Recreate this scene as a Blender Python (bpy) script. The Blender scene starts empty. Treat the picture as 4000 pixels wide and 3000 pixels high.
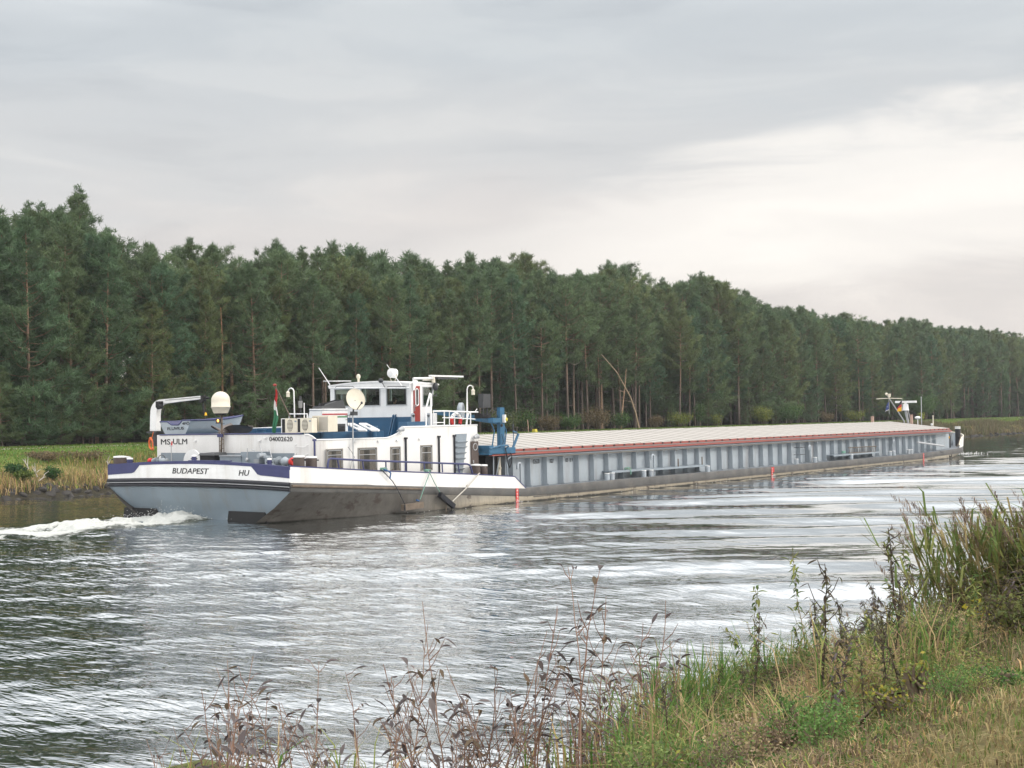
import bpy, bmesh, math, random
import numpy as np
from mathutils import Vector, Matrix
S = bpy.context.scene
COL = S.collection
R = math.radians
rnd = random.Random(7)
nrg = np.random.default_rng(11)

# ------------------------------------------------------------------ camera
YAW, PITCH, ROLL, FPX, CAMH = 0.6278883, 0.0249881, -0.0157080, 5300.0, 4.05
def _axes():
    f = Vector((math.cos(PITCH)*math.cos(YAW), math.cos(PITCH)*math.sin(YAW), math.sin(PITCH)))
    r0 = Vector((math.sin(YAW), -math.cos(YAW), 0)); u0 = r0.cross(f)
    return r0*math.cos(ROLL)+u0*math.sin(ROLL), -r0*math.sin(ROLL)+u0*math.cos(ROLL), f
CR, CU, CF = _axes()
CC = Vector((0, 0, CAMH))
cam = bpy.data.cameras.new('camera'); camo = bpy.data.objects.new('camera', cam); COL.objects.link(camo)
cam.sensor_width = 36; cam.lens = FPX/4000*36; cam.clip_start = 0.1; cam.clip_end = 6000
camo.matrix_world = Matrix(((CR.x, CU.x, -CF.x, 0), (CR.y, CU.y, -CF.y, 0), (CR.z, CU.z, -CF.z, CAMH), (0, 0, 0, 1)))
S.camera = camo
def proj(p):
    d = Vector(p)-CC; z = d.dot(CF)
    return 2000+FPX*d.dot(CR)/z, 1500-FPX*d.dot(CU)/z, z
# measuring frames: (origin x, origin y, magnification) in pixels of the 4000x3000 photograph
FR = {'P': (0, 0, 1), 'a': (400, 1450, 2.765), 'b': (1100, 1400, 2.765), 'c': (1700, 1500, 2.765), 'd': (2400, 1600, 2.765), 'e': (3100, 1450, 2.458),
      'f': (1860, 1640, 5.53), 'g': (3480, 1580, 7.373), 'h': (560, 1500, 5.53), 'i': (1260, 1440, 5.53), 'j': (1560, 1440, 4.424),
      'k': (560, 1580, 5.53), 'l': (860, 1580, 5.53), 'm': (3380, 1500, 7.373), 'n': (0, 1700, 5.027), 'D': (0, 0, .553)}
def at(k, u, v, x=None, y=None, z=None, t=None):
    o = FR[k]; px, py = o[0]+u/o[2], o[1]+v/o[2]
    d = CF+CR*((px-2000)/FPX)-CU*((py-1500)/FPX)
    if x is not None: s = (x-CC.x)/d.x
    elif y is not None: s = (y-CC.y)/d.y
    elif z is not None: s = (z-CC.z)/d.z
    else: s = t
    return CC+d*s

# ------------------------------------------------------------------ sky, sun, exposure
SUN_AZ, SUN_EL = R(-66), R(30)          # azimuth measured from +x toward +y
W = bpy.data.worlds.new('World'); S.world = W; W.use_nodes = True
nt = W.node_tree; N = nt.nodes; L = nt.links
for n in list(N): N.remove(n)
def wn(t, **k):
    n = N.new(t)
    for a, b in k.items(): setattr(n, a, b)
    return n
def wmath(op, a, b=None, clamp=False):
    n = wn('ShaderNodeMath', operation=op, use_clamp=clamp)
    for i, v in enumerate((a, b)):
        if v is None: continue
        if isinstance(v, (int, float)): n.inputs[i].default_value = v
        else: L.new(v, n.inputs[i])
    return n.outputs[0]
def wramp(fac, stops, interp='EASE'):
    n = wn('ShaderNodeValToRGB'); n.color_ramp.interpolation = interp
    e = n.color_ramp.elements
    while len(e) < len(stops): e.new(.5)
    for q, (p, c) in zip(e, stops): q.position = p; q.color = (*c, 1)
    L.new(fac, n.inputs[0]); return n.outputs[0]
def wmix(f, a, b, mode='MIX'):
    n = wn('ShaderNodeMix', data_type='RGBA', blend_type=mode)
    for i, v in ((0, f), (6, a), (7, b)):
        if isinstance(v, (int, float)): n.inputs[i].default_value = v
        elif isinstance(v, tuple): n.inputs[i].default_value = (*v, 1)
        else: L.new(v, n.inputs[i])
    return n.outputs[2]
sky = wn('ShaderNodeTexSky', sky_type='NISHITA', sun_disc=False, sun_elevation=SUN_EL, sun_rotation=R(90)-SUN_AZ, air_density=1.2, dust_density=2.5)
tc = wn('ShaderNodeTexCoord')
sep = wn('ShaderNodeSeparateXYZ'); L.new(tc.outputs['Generated'], sep.inputs[0])
zup = sep.outputs['Z']
mp = wn('ShaderNodeMapping'); mp.inputs['Scale'].default_value = (1.0, 1.0, 4.2); mp.inputs['Location'].default_value = (.35, .12, .0)
L.new(tc.outputs['Generated'], mp.inputs['Vector'])
n1 = wn('ShaderNodeTexNoise'); n1.inputs['Scale'].default_value = 2.3; n1.inputs['Detail'].default_value = 5; n1.inputs['Roughness'].default_value = .5; n1.inputs['Distortion'].default_value = .3
L.new(mp.outputs[0], n1.inputs['Vector'])
mp2 = wn('ShaderNodeMapping'); mp2.inputs['Scale'].default_value = (1.5, 1.5, 7.5); mp2.inputs['Location'].default_value = (1.35, .2, .3)
L.new(tc.outputs['Generated'], mp2.inputs['Vector'])
n2 = wn('ShaderNodeTexNoise'); n2.inputs['Scale'].default_value = 3.0; n2.inputs['Detail'].default_value = 8; n2.inputs['Roughness'].default_value = .56; n2.inputs['Distortion'].default_value = .6
L.new(mp2.outputs[0], n2.inputs['Vector'])
# bright opening in the overcast low over the canal, grey-blue bank of cloud higher up
hv = wn('ShaderNodeVectorMath', operation='MULTIPLY'); L.new(tc.outputs['Generated'], hv.inputs[0]); hv.inputs[1].default_value = (1, 1, 0)
hn = wn('ShaderNodeVectorMath', operation='NORMALIZE'); L.new(hv.outputs[0], hn.inputs[0])
bd = wn('ShaderNodeVectorMath', operation='DOT_PRODUCT'); L.new(hn.outputs[0], bd.inputs[0]); bd.inputs[1].default_value = (math.cos(R(12)), math.sin(R(12)), 0)
up = wmath('ADD', zup, wmath('MULTIPLY', wmath('SUBTRACT', n1.outputs['Fac'], .5), .16))
up2 = wmath('ADD', zup, wmath('MULTIPLY', wmath('SUBTRACT', n2.outputs['Fac'], .5), .14))
gaz = wramp(bd.outputs['Value'], [(.80, (0, 0, 0)), (.90, (.42, .42, .42)), (.98, (1, 1, 1))])
upe = wmath('SUBTRACT', up2, wmath('MULTIPLY', wmath('SUBTRACT', bd.outputs['Value'], .95), .9))
gel = wramp(upe, [(.045, (.15, .15, .15)), (.09, (.75, .75, .75)), (.125, (1, 1, 1)), (.15, (.8, .8, .8)), (.19, (0, 0, 0))])
base = wramp(up, [(0.0, (.66, .605, .58)), (.08, (.67, .625, .60)), (.13, (.64, .61, .595)), (.185, (.575, .58, .585)), (.27, (.515, .545, .57)), (.33, (.74, .77, .79)), (.42, (1.35, 1.37, 1.39)), (1.0, (1.7, 1.7, 1.7))])
cl = wramp(n2.outputs['Fac'], [(.34, (.915, .92, .93)), (.5, (1, 1, 1)), (.66, (1.08, 1.07, 1.055))])
c1 = wmix(1.0, base, cl, 'MULTIPLY')
gl = wmath('MULTIPLY', gaz, gel, True)
c2 = wmix(wmath('MULTIPLY', gl, .92, True), c1, (.90, .86, .81))
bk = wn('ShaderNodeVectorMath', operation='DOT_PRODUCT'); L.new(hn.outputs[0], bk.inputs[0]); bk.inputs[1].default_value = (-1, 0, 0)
bkf = wramp(bk.outputs['Value'], [(.15, (1, 1, 1)), (.9, (1.45, 1.43, 1.42))])  # added brightening of the unseen sky astern, to light walls facing aft
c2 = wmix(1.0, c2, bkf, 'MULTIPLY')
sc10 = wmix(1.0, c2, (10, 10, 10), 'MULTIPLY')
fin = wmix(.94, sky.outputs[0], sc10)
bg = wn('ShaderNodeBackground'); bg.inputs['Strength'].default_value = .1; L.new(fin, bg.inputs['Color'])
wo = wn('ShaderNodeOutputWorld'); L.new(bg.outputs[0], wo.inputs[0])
sd = bpy.data.lights.new('sun', 'SUN'); sd.energy = 1.5; sd.angle = R(12); sd.color = (1, .93, .84)
so = bpy.data.objects.new('sun', sd); COL.objects.link(so)
_d = Vector((math.cos(SUN_EL)*math.cos(SUN_AZ), math.cos(SUN_EL)*math.sin(SUN_AZ), math.sin(SUN_EL)))
so.rotation_euler = _d.to_track_quat('Z', 'Y').to_euler(); so.location = _d*100
S.view_settings.view_transform = 'Standard'; S.view_settings.look = 'None'; S.view_settings.exposure = 0.3; S.view_settings.gamma = 1
S.cycles.max_bounces = 6; S.cycles.diffuse_bounces = 3; S.cycles.glossy_bounces = 3; S.cycles.transparent_max_bounces = 8
S.cycles.use_denoising = True

# ------------------------------------------------------------------ materials
def mat(name, col, rough=.6, metal=0.0, var=.0, vscale=3.0, dirt=None, dirt_amt=.0, dscale=1.2, streak=False, bump=0.0, bscale=20, spec=.4, emit=None, attr=False):
    m = bpy.data.materials.new(name); m.use_nodes = True
    n = m.node_tree.nodes; l = m.node_tree.links; b = n['Principled BSDF']
    b.inputs['Roughness'].default_value = rough; b.inputs['Metallic'].default_value = metal
    b.inputs['Specular IOR Level'].default_value = spec
    t = n.new('ShaderNodeTexCoord'); src = None
    def noise(scale, det=5, vec=None, rgh=.55):
        q = n.new('ShaderNodeTexNoise'); q.inputs['Scale'].default_value = scale; q.inputs['Detail'].default_value = det; q.inputs['Roughness'].default_value = rgh
        l.new(vec or t.outputs['Object'], q.inputs['Vector']); return q.outputs['Fac']
    def mix(f, a, c, mode='MIX'):
        q = n.new('ShaderNodeMix'); q.data_type = 'RGBA'; q.blend_type = mode
        for i, v in ((0, f), (6, a), (7, c)):
            if isinstance(v, (int, float)): q.inputs[i].default_value = v
            elif isinstance(v, tuple): q.inputs[i].default_value = (*v[:3], 1)
            else: l.new(v, q.inputs[i])
        return q.outputs[2]
    def ramp(f, p0, p1, c0=(0, 0, 0), c1=(1, 1, 1)):
        q = n.new('ShaderNodeValToRGB'); e = q.color_ramp.elements
        e[0].position = p0; e[1].position = p1; e[0].color = (*c0, 1); e[1].color = (*c1, 1); l.new(f, q.inputs[0]); return q.outputs[0]
    cur = tuple(col)
    if attr:
        a = n.new('ShaderNodeAttribute'); a.attribute_name = 'Col'; cur = a.outputs['Color']
    if var:
        cur = mix(1.0, cur, ramp(noise(vscale), .3, .7, (1-var,)*3, (1+var,)*3), 'MULTIPLY')
    if dirt is not None:
        vec = t.outputs['Object']
        if streak:
            mm = n.new('ShaderNodeMapping'); mm.inputs['Scale'].default_value = (1, 1, .12); l.new(vec, mm.inputs[0]); vec = mm.outputs[0]
        f = ramp(noise(dscale, 8, vec, .65), .52, .78, (0, 0, 0), (dirt_amt,)*3)
        cur = mix(f, cur, tuple(dirt))
    if isinstance(cur, tuple): b.inputs['Base Color'].default_value = (*cur[:3], 1)
    else: l.new(cur, b.inputs['Base Color'])
    if bump:
        bn = n.new('ShaderNodeBump'); bn.inputs['Strength'].default_value = bump; bn.inputs['Distance'].default_value = .02
        l.new(noise(bscale), bn.inputs['Height']); l.new(bn.outputs[0], b.inputs['Normal'])
    if emit:
        b.inputs['Emission Color'].default_value = (*emit[0], 1); b.inputs['Emission Strength'].default_value = emit[1]
    m.diffuse_color = (*col[:3], 1)
    return m
M = {}
RUST = (.16, .075, .035)
M['white'] = mat('white_paint', (.72, .71, .69), .42, var=.07, vscale=.8, dirt=(.36, .29, .21), dirt_amt=.55, dscale=1.3, streak=True, bump=.12, bscale=2)
M['whiteclean'] = mat('white_gloss_paint', (.76, .76, .75), .4, var=.05, vscale=2, dirt=(.42, .37, .30), dirt_amt=.35, dscale=1.7, streak=True)
M['cream'] = mat('cream_plastic', (.66, .61, .50), .5, var=.06, vscale=3, dirt=(.4, .33, .22), dirt_amt=.3)
M['grey'] = mat('grey_deck_paint', (.235, .275, .31), .5, var=.10, vscale=1.5, dirt=(.15, .13, .11), dirt_amt=.45, dscale=1.5, streak=True)
M['coam'] = mat('light_grey_steel', (.335, .375, .408), .48, var=.07, vscale=1.2, dirt=(.17, .12, .09), dirt_amt=.6, dscale=1.1, streak=True, bump=.35, bscale=1.7)
M['deckm'] = mat('deck_steel', (.17, .19, .21), .6, var=.18, vscale=1.3, dirt=(.10, .08, .06), dirt_amt=.6)
M['transom'] = mat('transom_grey', (.185, .23, .265), .45, var=.10, vscale=.7, dirt=(.17, .15, .11), dirt_amt=.55, dscale=1.1, streak=True)
M['navy'] = mat('navy_paint', (.045, .050, .135), .4, var=.1, vscale=2)
M['blue'] = mat('blue_paint', (.022, .085, .165), .42, var=.12, vscale=1.5, dirt=(.12, .14, .15), dirt_amt=.25)
M['crblue'] = mat('crane_blue_paint', (.030, .115, .205), .42, var=.12, vscale=3, dirt=(.10, .09, .08), dirt_amt=.35, dscale=4)
M['black'] = mat('black_rubber', (.012, .012, .014), .5, var=.2, vscale=4)
M['blackband'] = mat('black_band_paint', (.010, .011, .017), .38, var=.2, vscale=1.5)
M['redred'] = mat('red_oxide_paint', (.29, .075, .06), .5, var=.10, vscale=1.4, dirt=(.12, .06, .04), dirt_amt=.5, dscale=2)
M['red'] = mat('signal_red', (.55, .03, .025), .45, var=.08)
M['doorred'] = mat('door_red', (.29, .035, .025), .4, var=.08)
M['brown'] = mat('brown_paint', (.075, .055, .048), .5, var=.15, dirt=(.2, .17, .14), dirt_amt=.3)
M['orange'] = mat('orange_hose', (.72, .17, .05), .5, var=.08)
M['alu'] = mat('bright_aluminium', (.39, .365, .33), .5, metal=.0, var=.06, vscale=.9, dirt=(.36, .32, .28), dirt_amt=.4, dscale=.8, bump=.1, bscale=3)
M['alurib'] = mat('weathered_seam', (.20, .16, .145), .6, var=.15)
M['steel'] = mat('bare_steel', (.35, .35, .35), .35, metal=.7)
M['galv'] = mat('galvanised_steel', (.42, .43, .44), .45, metal=.2, var=.1)
M['dark'] = mat('dark_recess', (.012, .012, .013), .7)
M['darkgrey'] = mat('dark_grey_plastic', (.05, .052, .055), .5, var=.1)
M['bronze'] = mat('dull_bronze', (.12, .10, .09), .55, metal=.2, var=.2, vscale=3)
M['text'] = mat('black_lettering', (.012, .012, .015), .5)
M['whitetext'] = mat('white_lettering', (.75, .74, .72), .5)
M['green'] = mat('flag_green', (.035, .17, .085), .7)
M['flagred'] = mat('flag_red', (.42, .03, .03), .7)
M['flagwhite'] = mat('flag_white', (.7, .7, .68), .7)
M['flagblack'] = mat('flag_black', (.02, .018, .02), .7)
M['gold'] = mat('flag_gold', (.72, .40, .02), .7)
M['flagblue'] = mat('flag_blue', (.035, .06, .19), .7)
M['yellow'] = mat('yellow_paint', (.55, .47, .06), .5, var=.1)
M['ropegreen'] = mat('faded_green_rope', (.16, .30, .24), .8)
M['rope'] = mat('pale_rope', (.45, .42, .37), .85)
M['ropeblue'] = mat('blue_rope', (.03, .09, .22), .8)
M['stripgreen'] = mat('stripe_green', (.05, .20, .06), .5)
M['wood'] = mat('weathered_wood', (.13, .10, .075), .75, var=.25, vscale=4)
M['boatgrey'] = mat('boat_grey_paint', (.33, .375, .41), .45, var=.05, dirt=(.2, .19, .17), dirt_amt=.3)
M['drape'] = mat('window_drape', (.12, .108, .092), .9, var=.3, vscale=14)
M['curtain'] = mat('curtained_pane', (.06, .058, .054), .08, var=.45, vscale=5, spec=.6)
M['frame'] = mat('window_frame_metal', (.25, .235, .21), .45, var=.1)
M['lamp'] = mat('lit_amber_lamp', (.8, .3, .05), .3, emit=((1.0, .42, .08), 3.0))
M['skin'] = mat('skin', (.48, .27, .19), .5)
M['greycloth'] = mat('grey_sweater', (.20, .20, .22), .9, var=.1, vscale=9)
M['blackcloth'] = mat('black_jacket', (.010, .010, .012), .9)
M['hair'] = mat('short_brown_hair', (.05, .035, .025), .8)
M['bluestrap'] = mat('blue_strap', (.02, .30, .50), .6)
def glass(name, tint=(.85, .9, .88), refl=.35):
    m = bpy.data.materials.new(name); m.use_nodes = True; n = m.node_tree.nodes; l = m.node_tree.links
    for q in list(n): n.remove(q)
    tr = n.new('ShaderNodeBsdfTransparent'); tr.inputs[0].default_value = (*tint, 1)
    g = n.new('ShaderNodeBsdfGlossy'); g.inputs['Roughness'].default_value = .02
    fr0_ = n.new('ShaderNodeFresnel'); fr0_.inputs[0].default_value = 1.33; fr = n.new('ShaderNodeMath'); fr.operation = 'MULTIPLY'; fr.inputs[1].default_value = .45; l.new(fr0_.outputs[0], fr.inputs[0])
    mx = n.new('ShaderNodeMixShader'); o = n.new('ShaderNodeOutputMaterial')
    l.new(fr.outputs[0], mx.inputs[0]); l.new(tr.outputs[0], mx.inputs[1]); l.new(g.outputs[0], mx.inputs[2]); l.new(mx.outputs[0], o.inputs[0])
    return m
M['glass'] = glass('window_glass')
# hull skin: weathered brown-grey plate, tan scraped band, wet dark foot (stains in the plate itself)
def hull_mat():
    m = mat('weathered_hull', (.13, .12, .11), .62); n = m.node_tree.nodes; l = m.node_tree.links; b = n['Principled BSDF']
    t = n.new('ShaderNodeTexCoord'); g = n.new('ShaderNodeNewGeometry')
    sp = n.new('ShaderNodeSeparateXYZ'); l.new(g.outputs['Position'], sp.inputs[0])
    def nz(sc, stretch=(1, 1, 1), det=7, r=.6):
        mm = n.new('ShaderNodeMapping'); mm.inputs['Scale'].default_value = stretch; l.new(g.outputs['Position'], mm.inputs[0])
        q = n.new('ShaderNodeTexNoise'); q.inputs['Scale'].default_value = sc; q.inputs['Detail'].default_value = det; q.inputs['Roughness'].default_value = r; l.new(mm.outputs[0], q.inputs['Vector']); return q.outputs['Fac']
    def rp(f, st):
        q = n.new('ShaderNodeValToRGB'); e = q.color_ramp.elements
        while len(e) < len(st): e.new(.5)
        for k, (p, c) in zip(e, st): k.position = p; k.color = (*c, 1)
        l.new(f, q.inputs[0]); return q.outputs[0]
    def mx(f, a, c, mode='MIX'):
        q = n.new('ShaderNodeMix'); q.data_type = 'RGBA'; q.blend_type = mode
        for i, v in ((0, f), (6, a), (7, c)):
            if isinstance(v, (int, float)): q.inputs[i].default_value = v
            elif isinstance(v, tuple): q.inputs[i].default_value = (*v, 1)
            else: l.new(v, q.inputs[i])
        return q.outputs[2]
    def ma(op, a, c):
        q = n.new('ShaderNodeMath'); q.operation = op
        for i, v in enumerate((a, c)):
            if isinstance(v, (int, float)): q.inputs[i].default_value = v
            else: l.new(v, q.inputs[i])
        return q.outputs[0]
    zz = ma('ADD', sp.outputs['Z'], ma('MULTIPLY', ma('SUBTRACT', nz(1.4, (1, 1, .3)), .5), .16))
    tan = rp(zz, [(0.0, (.035, .03, .025)), (.04, (.11, .095, .07)), (.08, (.27, .23, .17)), (.22, (.33, .29, .22)), (.5, (.24, .22, .18))])
    aft = rp(nz(1.2, (1, 1, .6)), [(.3, (.075, .068, .06)), (.7, (.135, .125, .112))])
    fx = rp(ma('MULTIPLY', sp.outputs['X'], .01), [(.455, (0, 0, 0)), (.50, (1, 1, 1))])
    c = mx(fx, aft, tan)
    c = mx(rp(nz(.9, (1.6, 1, 2.2), 9, .68), [(.56, (0, 0, 0)), (.64, (.85, .85, .85))]), c, (.05, .035, .028))
    c = mx(rp(nz(7, (1, 1, .15)), [(.45, (0, 0, 0)), (.75, (.45, .45, .45))]), c, (.07, .06, .05))
    wet = rp(zz, [(.0, (1, 1, 1)), (.07, (0, 0, 0))])
    c = mx(wet, c, (.022, .021, .016))
    l.new(c, b.inputs['Base Color'])
    return m
M['hull'] = hull_mat()
M['hulldark'] = mat('dark_hull_band', (.085, .082, .078), .55, var=.25, vscale=1.0, dirt=(.20, .17, .14), dirt_amt=.55, dscale=1.3)

# ------------------------------------------------------------------ mesh builder
class MB:
    def __init__(s): s.v = []; s.f = []; s.mi = []; s.sm = []
    def add(s, vs, fs, mi=0, smooth=False):
        o = len(s.v); s.v += [tuple(p) for p in vs]
        for f in fs: s.f.append(tuple(i+o for i in f)); s.mi.append(mi); s.sm.append(smooth)
        return s
    def hexa(s, p, mi=0):   # 8 points: bottom ring 0-3, top ring 4-7
        return s.add(p, [(3, 2, 1, 0), (4, 5, 6, 7), (0, 1, 5, 4), (1, 2, 6, 5), (2, 3, 7, 6), (3, 0, 4, 7)], mi)
    def box(s, c, d, mi=0, rz=0.0, M3=None):
        hx, hy, hz = d[0]/2, d[1]/2, d[2]/2; c = Vector(c)
        m = M3 or Matrix.Rotation(rz, 3, 'Z')
        return s.hexa([c+m@Vector(q) for q in ((-hx, -hy, -hz), (hx, -hy, -hz), (hx, hy, -hz), (-hx, hy, -hz), (-hx, -hy, hz), (hx, -hy, hz), (hx, hy, hz), (-hx, hy, hz))], mi)
    def b2(s, a, b, mi=0):  # box from two corners
        a, b = Vector(a), Vector(b)
        return s.box((a+b)/2, [abs(q) for q in (b-a)], mi)
    def tube(s, pts, r, seg=8, mi=0, caps=True, smooth=True):
        pts = [Vector(p) for p in pts]; n = len(pts); rs = r if isinstance(r, (list, tuple)) else [r]*n
        T = []
        for i in range(n):
            d = pts[min(i+1, n-1)]-pts[max(i-1, 0)]
            T.append(d.normalized() if d.length > 1e-9 else Vector((0, 0, 1)))
        a = T[0].orthogonal().normalized(); vs = []
        for i in range(n):
            a = (a-T[i]*a.dot(T[i])); a = a.normalized() if a.length > 1e-6 else T[i].orthogonal().normalized()
            b = T[i].cross(a)
            for k in range(seg):
                w = 2*math.pi*k/seg; vs.append(pts[i]+(a*math.cos(w)+b*math.sin(w))*rs[i])
        fs = [(i*seg+k, i*seg+(k+1) % seg, (i+1)*seg+(k+1) % seg, (i+1)*seg+k) for i in range(n-1) for k in range(seg)]
        s.add(vs, fs, mi, smooth)
        if caps:
            s.add(vs[:seg], [tuple(range(seg))[::-1]], mi); s.add(vs[-seg:], [tuple(range(seg))], mi)
        return s
    def cyl(s, p0, p1, r0, r1=None, seg=16, mi=0, smooth=True):
        return s.tube([p0, p1], [r0, r0 if r1 is None else r1], seg, mi, True, smooth)
    def lathe(s, o, prof, ax=(0, 0, 1), seg=24, mi=0, smooth=True):   # prof: (radius, height)
        ax = Vector(ax).normalized(); a = ax.orthogonal().normalized(); b = ax.cross(a); o = Vector(o); vs = []
        for r, h in prof:
            for k in range(seg):
                w = 2*math.pi*k/seg; vs.append(o+ax*h+(a*math.cos(w)+b*math.sin(w))*r)
        n = len(prof)
        fs = [(i*seg+k, i*seg+(k+1) % seg, (i+1)*seg+(k+1) % seg, (i+1)*seg+k) for i in range(n-1) for k in range(seg)]
        return s.add(vs, fs, mi, smooth)
    def prism(s, poly, d, mi=0):   # poly of 3D points, extruded by d
        d = Vector(d); p = [Vector(q) for q in poly]; n = len(p)
        return s.add(p+[q+d for q in p], [tuple(range(n))[::-1], tuple(range(n, 2*n))]+[(i, (i+1) % n, (i+1) % n+n, i+n) for i in range(n)], mi)
    def torus(s, c, ax, Rr, r, seg=24, sg=8, a0=0, a1=2*math.pi, mi=0, split=None):
        ax = Vector(ax).normalized(); a = ax.orthogonal().normalized(); b = ax.cross(a); c = Vector(c)
        full = abs(a1-a0-2*math.pi) < 1e-6
        ps = [c+(a*math.cos(a0+(a1-a0)*i/seg)+b*math.sin(a0+(a1-a0)*i/seg))*Rr for i in range(seg+1)]
        return s.tube(ps, r, sg, mi, not full)
    def ell(s, c, r, seg=16, rings=10, mi=0, M3=None):
        vs = []; c = Vector(c)
        for i in range(rings+1):
            p = math.pi*i/rings
            for k in range(seg):
                w = 2*math.pi*k/seg; q = Vector((r[0]*math.sin(p)*math.cos(w), r[1]*math.sin(p)*math.sin(w), r[2]*math.cos(p)))
                vs.append(c+(M3@q if M3 else q))
        return s.add(vs, [(i*seg+k, (i+1)*seg+k, (i+1)*seg+(k+1) % seg, i*seg+(k+1) % seg) for i in range(rings) for k in range(seg)], mi, True)
    def build(s, name, mats, parent=None, org=None):
        me = bpy.data.meshes.new(name)
        o = Vector(org) if org is not None else (Vector(parent.get('_org', (0, 0, 0))) if parent else Vector((0, 0, 0)))
        me.from_pydata([tuple(Vector(p)-o) for p in s.v], [], s.f)
        for m in (mats if isinstance(mats, (list, tuple)) else [mats]): me.materials.append(m)
        me.polygons.foreach_set('material_index', s.mi); me.polygons.foreach_set('use_smooth', s.sm)
        bm = bmesh.new(); bm.from_mesh(me); bmesh.ops.recalc_face_normals(bm, faces=bm.faces); bm.to_mesh(me); bm.free()
        ob = bpy.data.objects.new(name, me); COL.objects.link(ob)
        if parent is not None: ob.parent = parent; ob['_org'] = tuple(o)
        else: ob.location = o; ob['_org'] = tuple(o)
        return ob
def tag(o, label=None, cat=None, group=None, kind=None):
    if label: o['label'] = label
    if cat: o['category'] = cat
    if group: o['group'] = group
    if kind: o['kind'] = kind
    return o
def thing(name, loc, label, cat, group=None):
    o = bpy.data.objects.new(name, None); COL.objects.link(o); o.location = loc; o['_org'] = tuple(loc)
    o.empty_display_size = .2
    return tag(o, label, cat, group)
def dup(root, loc, rz=0, sc=1.0, label=None, group=None, sxy=None):
    r = root.copy(); COL.objects.link(r); r.location = loc; r.rotation_euler = (0, 0, rz)
    q = sxy if sxy else sc; r.scale = (q, q, sc)
    if label: r['label'] = label
    if group: r['group'] = group
    for ch in list(root.children):
        c = ch.copy(); COL.objects.link(c); c.parent = r
        for g in ch.children:
            d = g.copy(); COL.objects.link(d); d.parent = c
    return r
def text(body, name, parent, m, origin, xdir, updir, size, width=None, ext=.003, shear=0, bold=.02):
    cu = bpy.data.curves.new(name, 'FONT'); cu.body = body; cu.size = size; cu.extrude = ext; cu.shear = shear; cu.resolution_u = 3
    o = bpy.data.objects.new(name, cu); COL.objects.link(o)
    bpy.context.view_layer.update()
    dg = bpy.context.evaluated_depsgraph_get(); me = bpy.data.meshes.new_from_object(o.evaluated_get(dg)); bpy.data.objects.remove(o)
    me.materials.clear(); me.materials.append(m)
    co = np.array([v.co[:] for v in me.vertices]); x0, x1 = co[:, 0].min(), co[:, 0].max(); y0, y1 = co[:, 1].min(), co[:, 1].max()
    sx = (width/(x1-x0)) if width else 1.0; sy = size/(y1-y0)
    X = Vector(xdir).normalized(); U_ = Vector(updir).normalized(); Nn = X.cross(U_)
    po = Vector(parent['_org'])
    base = [Vector(origin)-po+X*((q[0]-x0)*sx)+U_*((q[1]-y0)*sy)+Nn*q[2] for q in co]
    polys = [tuple(p.vertices) for p in me.polygons]; nv = len(base); w_ = bold*size; VV, FF = [], []
    for k_, (a_, b_) in enumerate(((0, 0), (1, 0), (-1, 0), (0, .6), (0, -.6)) if bold else ((0, 0),)):
        VV += [tuple(p+X*(w_*a_)+U_*(w_*b_)+Nn*(.0011*k_)) for p in base]; FF += [tuple(i+k_*nv for i in f) for f in polys]
    me = bpy.data.meshes.new(name); me.from_pydata(VV, [], FF); me.materials.append(m)
    ob = bpy.data.objects.new(name, me); COL.objects.link(ob); ob.parent = parent; ob['_org'] = tuple(po)
    return ob
def mesh_np(name, V, F, mats, cols=None, parent=None, loc=None, smooth=False, quads=True, mi=None):
    """V (n,3) array, F (m,k) index array with k = 3 or 4"""
    me = bpy.data.meshes.new(name); V = np.asarray(V, np.float32); F = np.asarray(F, np.int32); k = F.shape[1]
    me.vertices.add(len(V)); me.vertices.foreach_set('co', V.ravel())
    me.loops.add(F.size); me.loops.foreach_set('vertex_index', F.ravel())
    me.polygons.add(len(F)); me.polygons.foreach_set('loop_start', np.arange(0, F.size, k, dtype=np.int32)); me.polygons.foreach_set('loop_total', np.full(len(F), k, np.int32))
    if smooth: me.polygons.foreach_set('use_smooth', np.ones(len(F), bool))
    for m in (mats if isinstance(mats, (list, tuple)) else [mats]): me.materials.append(m)
    if mi is not None: me.polygons.foreach_set('material_index', np.asarray(mi, np.int32))
    if cols is not None:
        a = me.color_attributes.new('Col', 'FLOAT_COLOR', 'POINT'); C4 = np.ones((len(V), 4), np.float32); C4[:, :3] = cols; a.data.foreach_set('color', C4.ravel())
    me.update(calc_edges=True); me.validate()
    ob = bpy.data.objects.new(name, me); COL.objects.link(ob)
    if parent is not None: ob.parent = parent
    if loc is not None: ob.location = loc
    return ob
def lerp(x, pts):
    return float(np.interp(x, [p[0] for p in pts], [p[1] for p in pts]))
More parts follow.
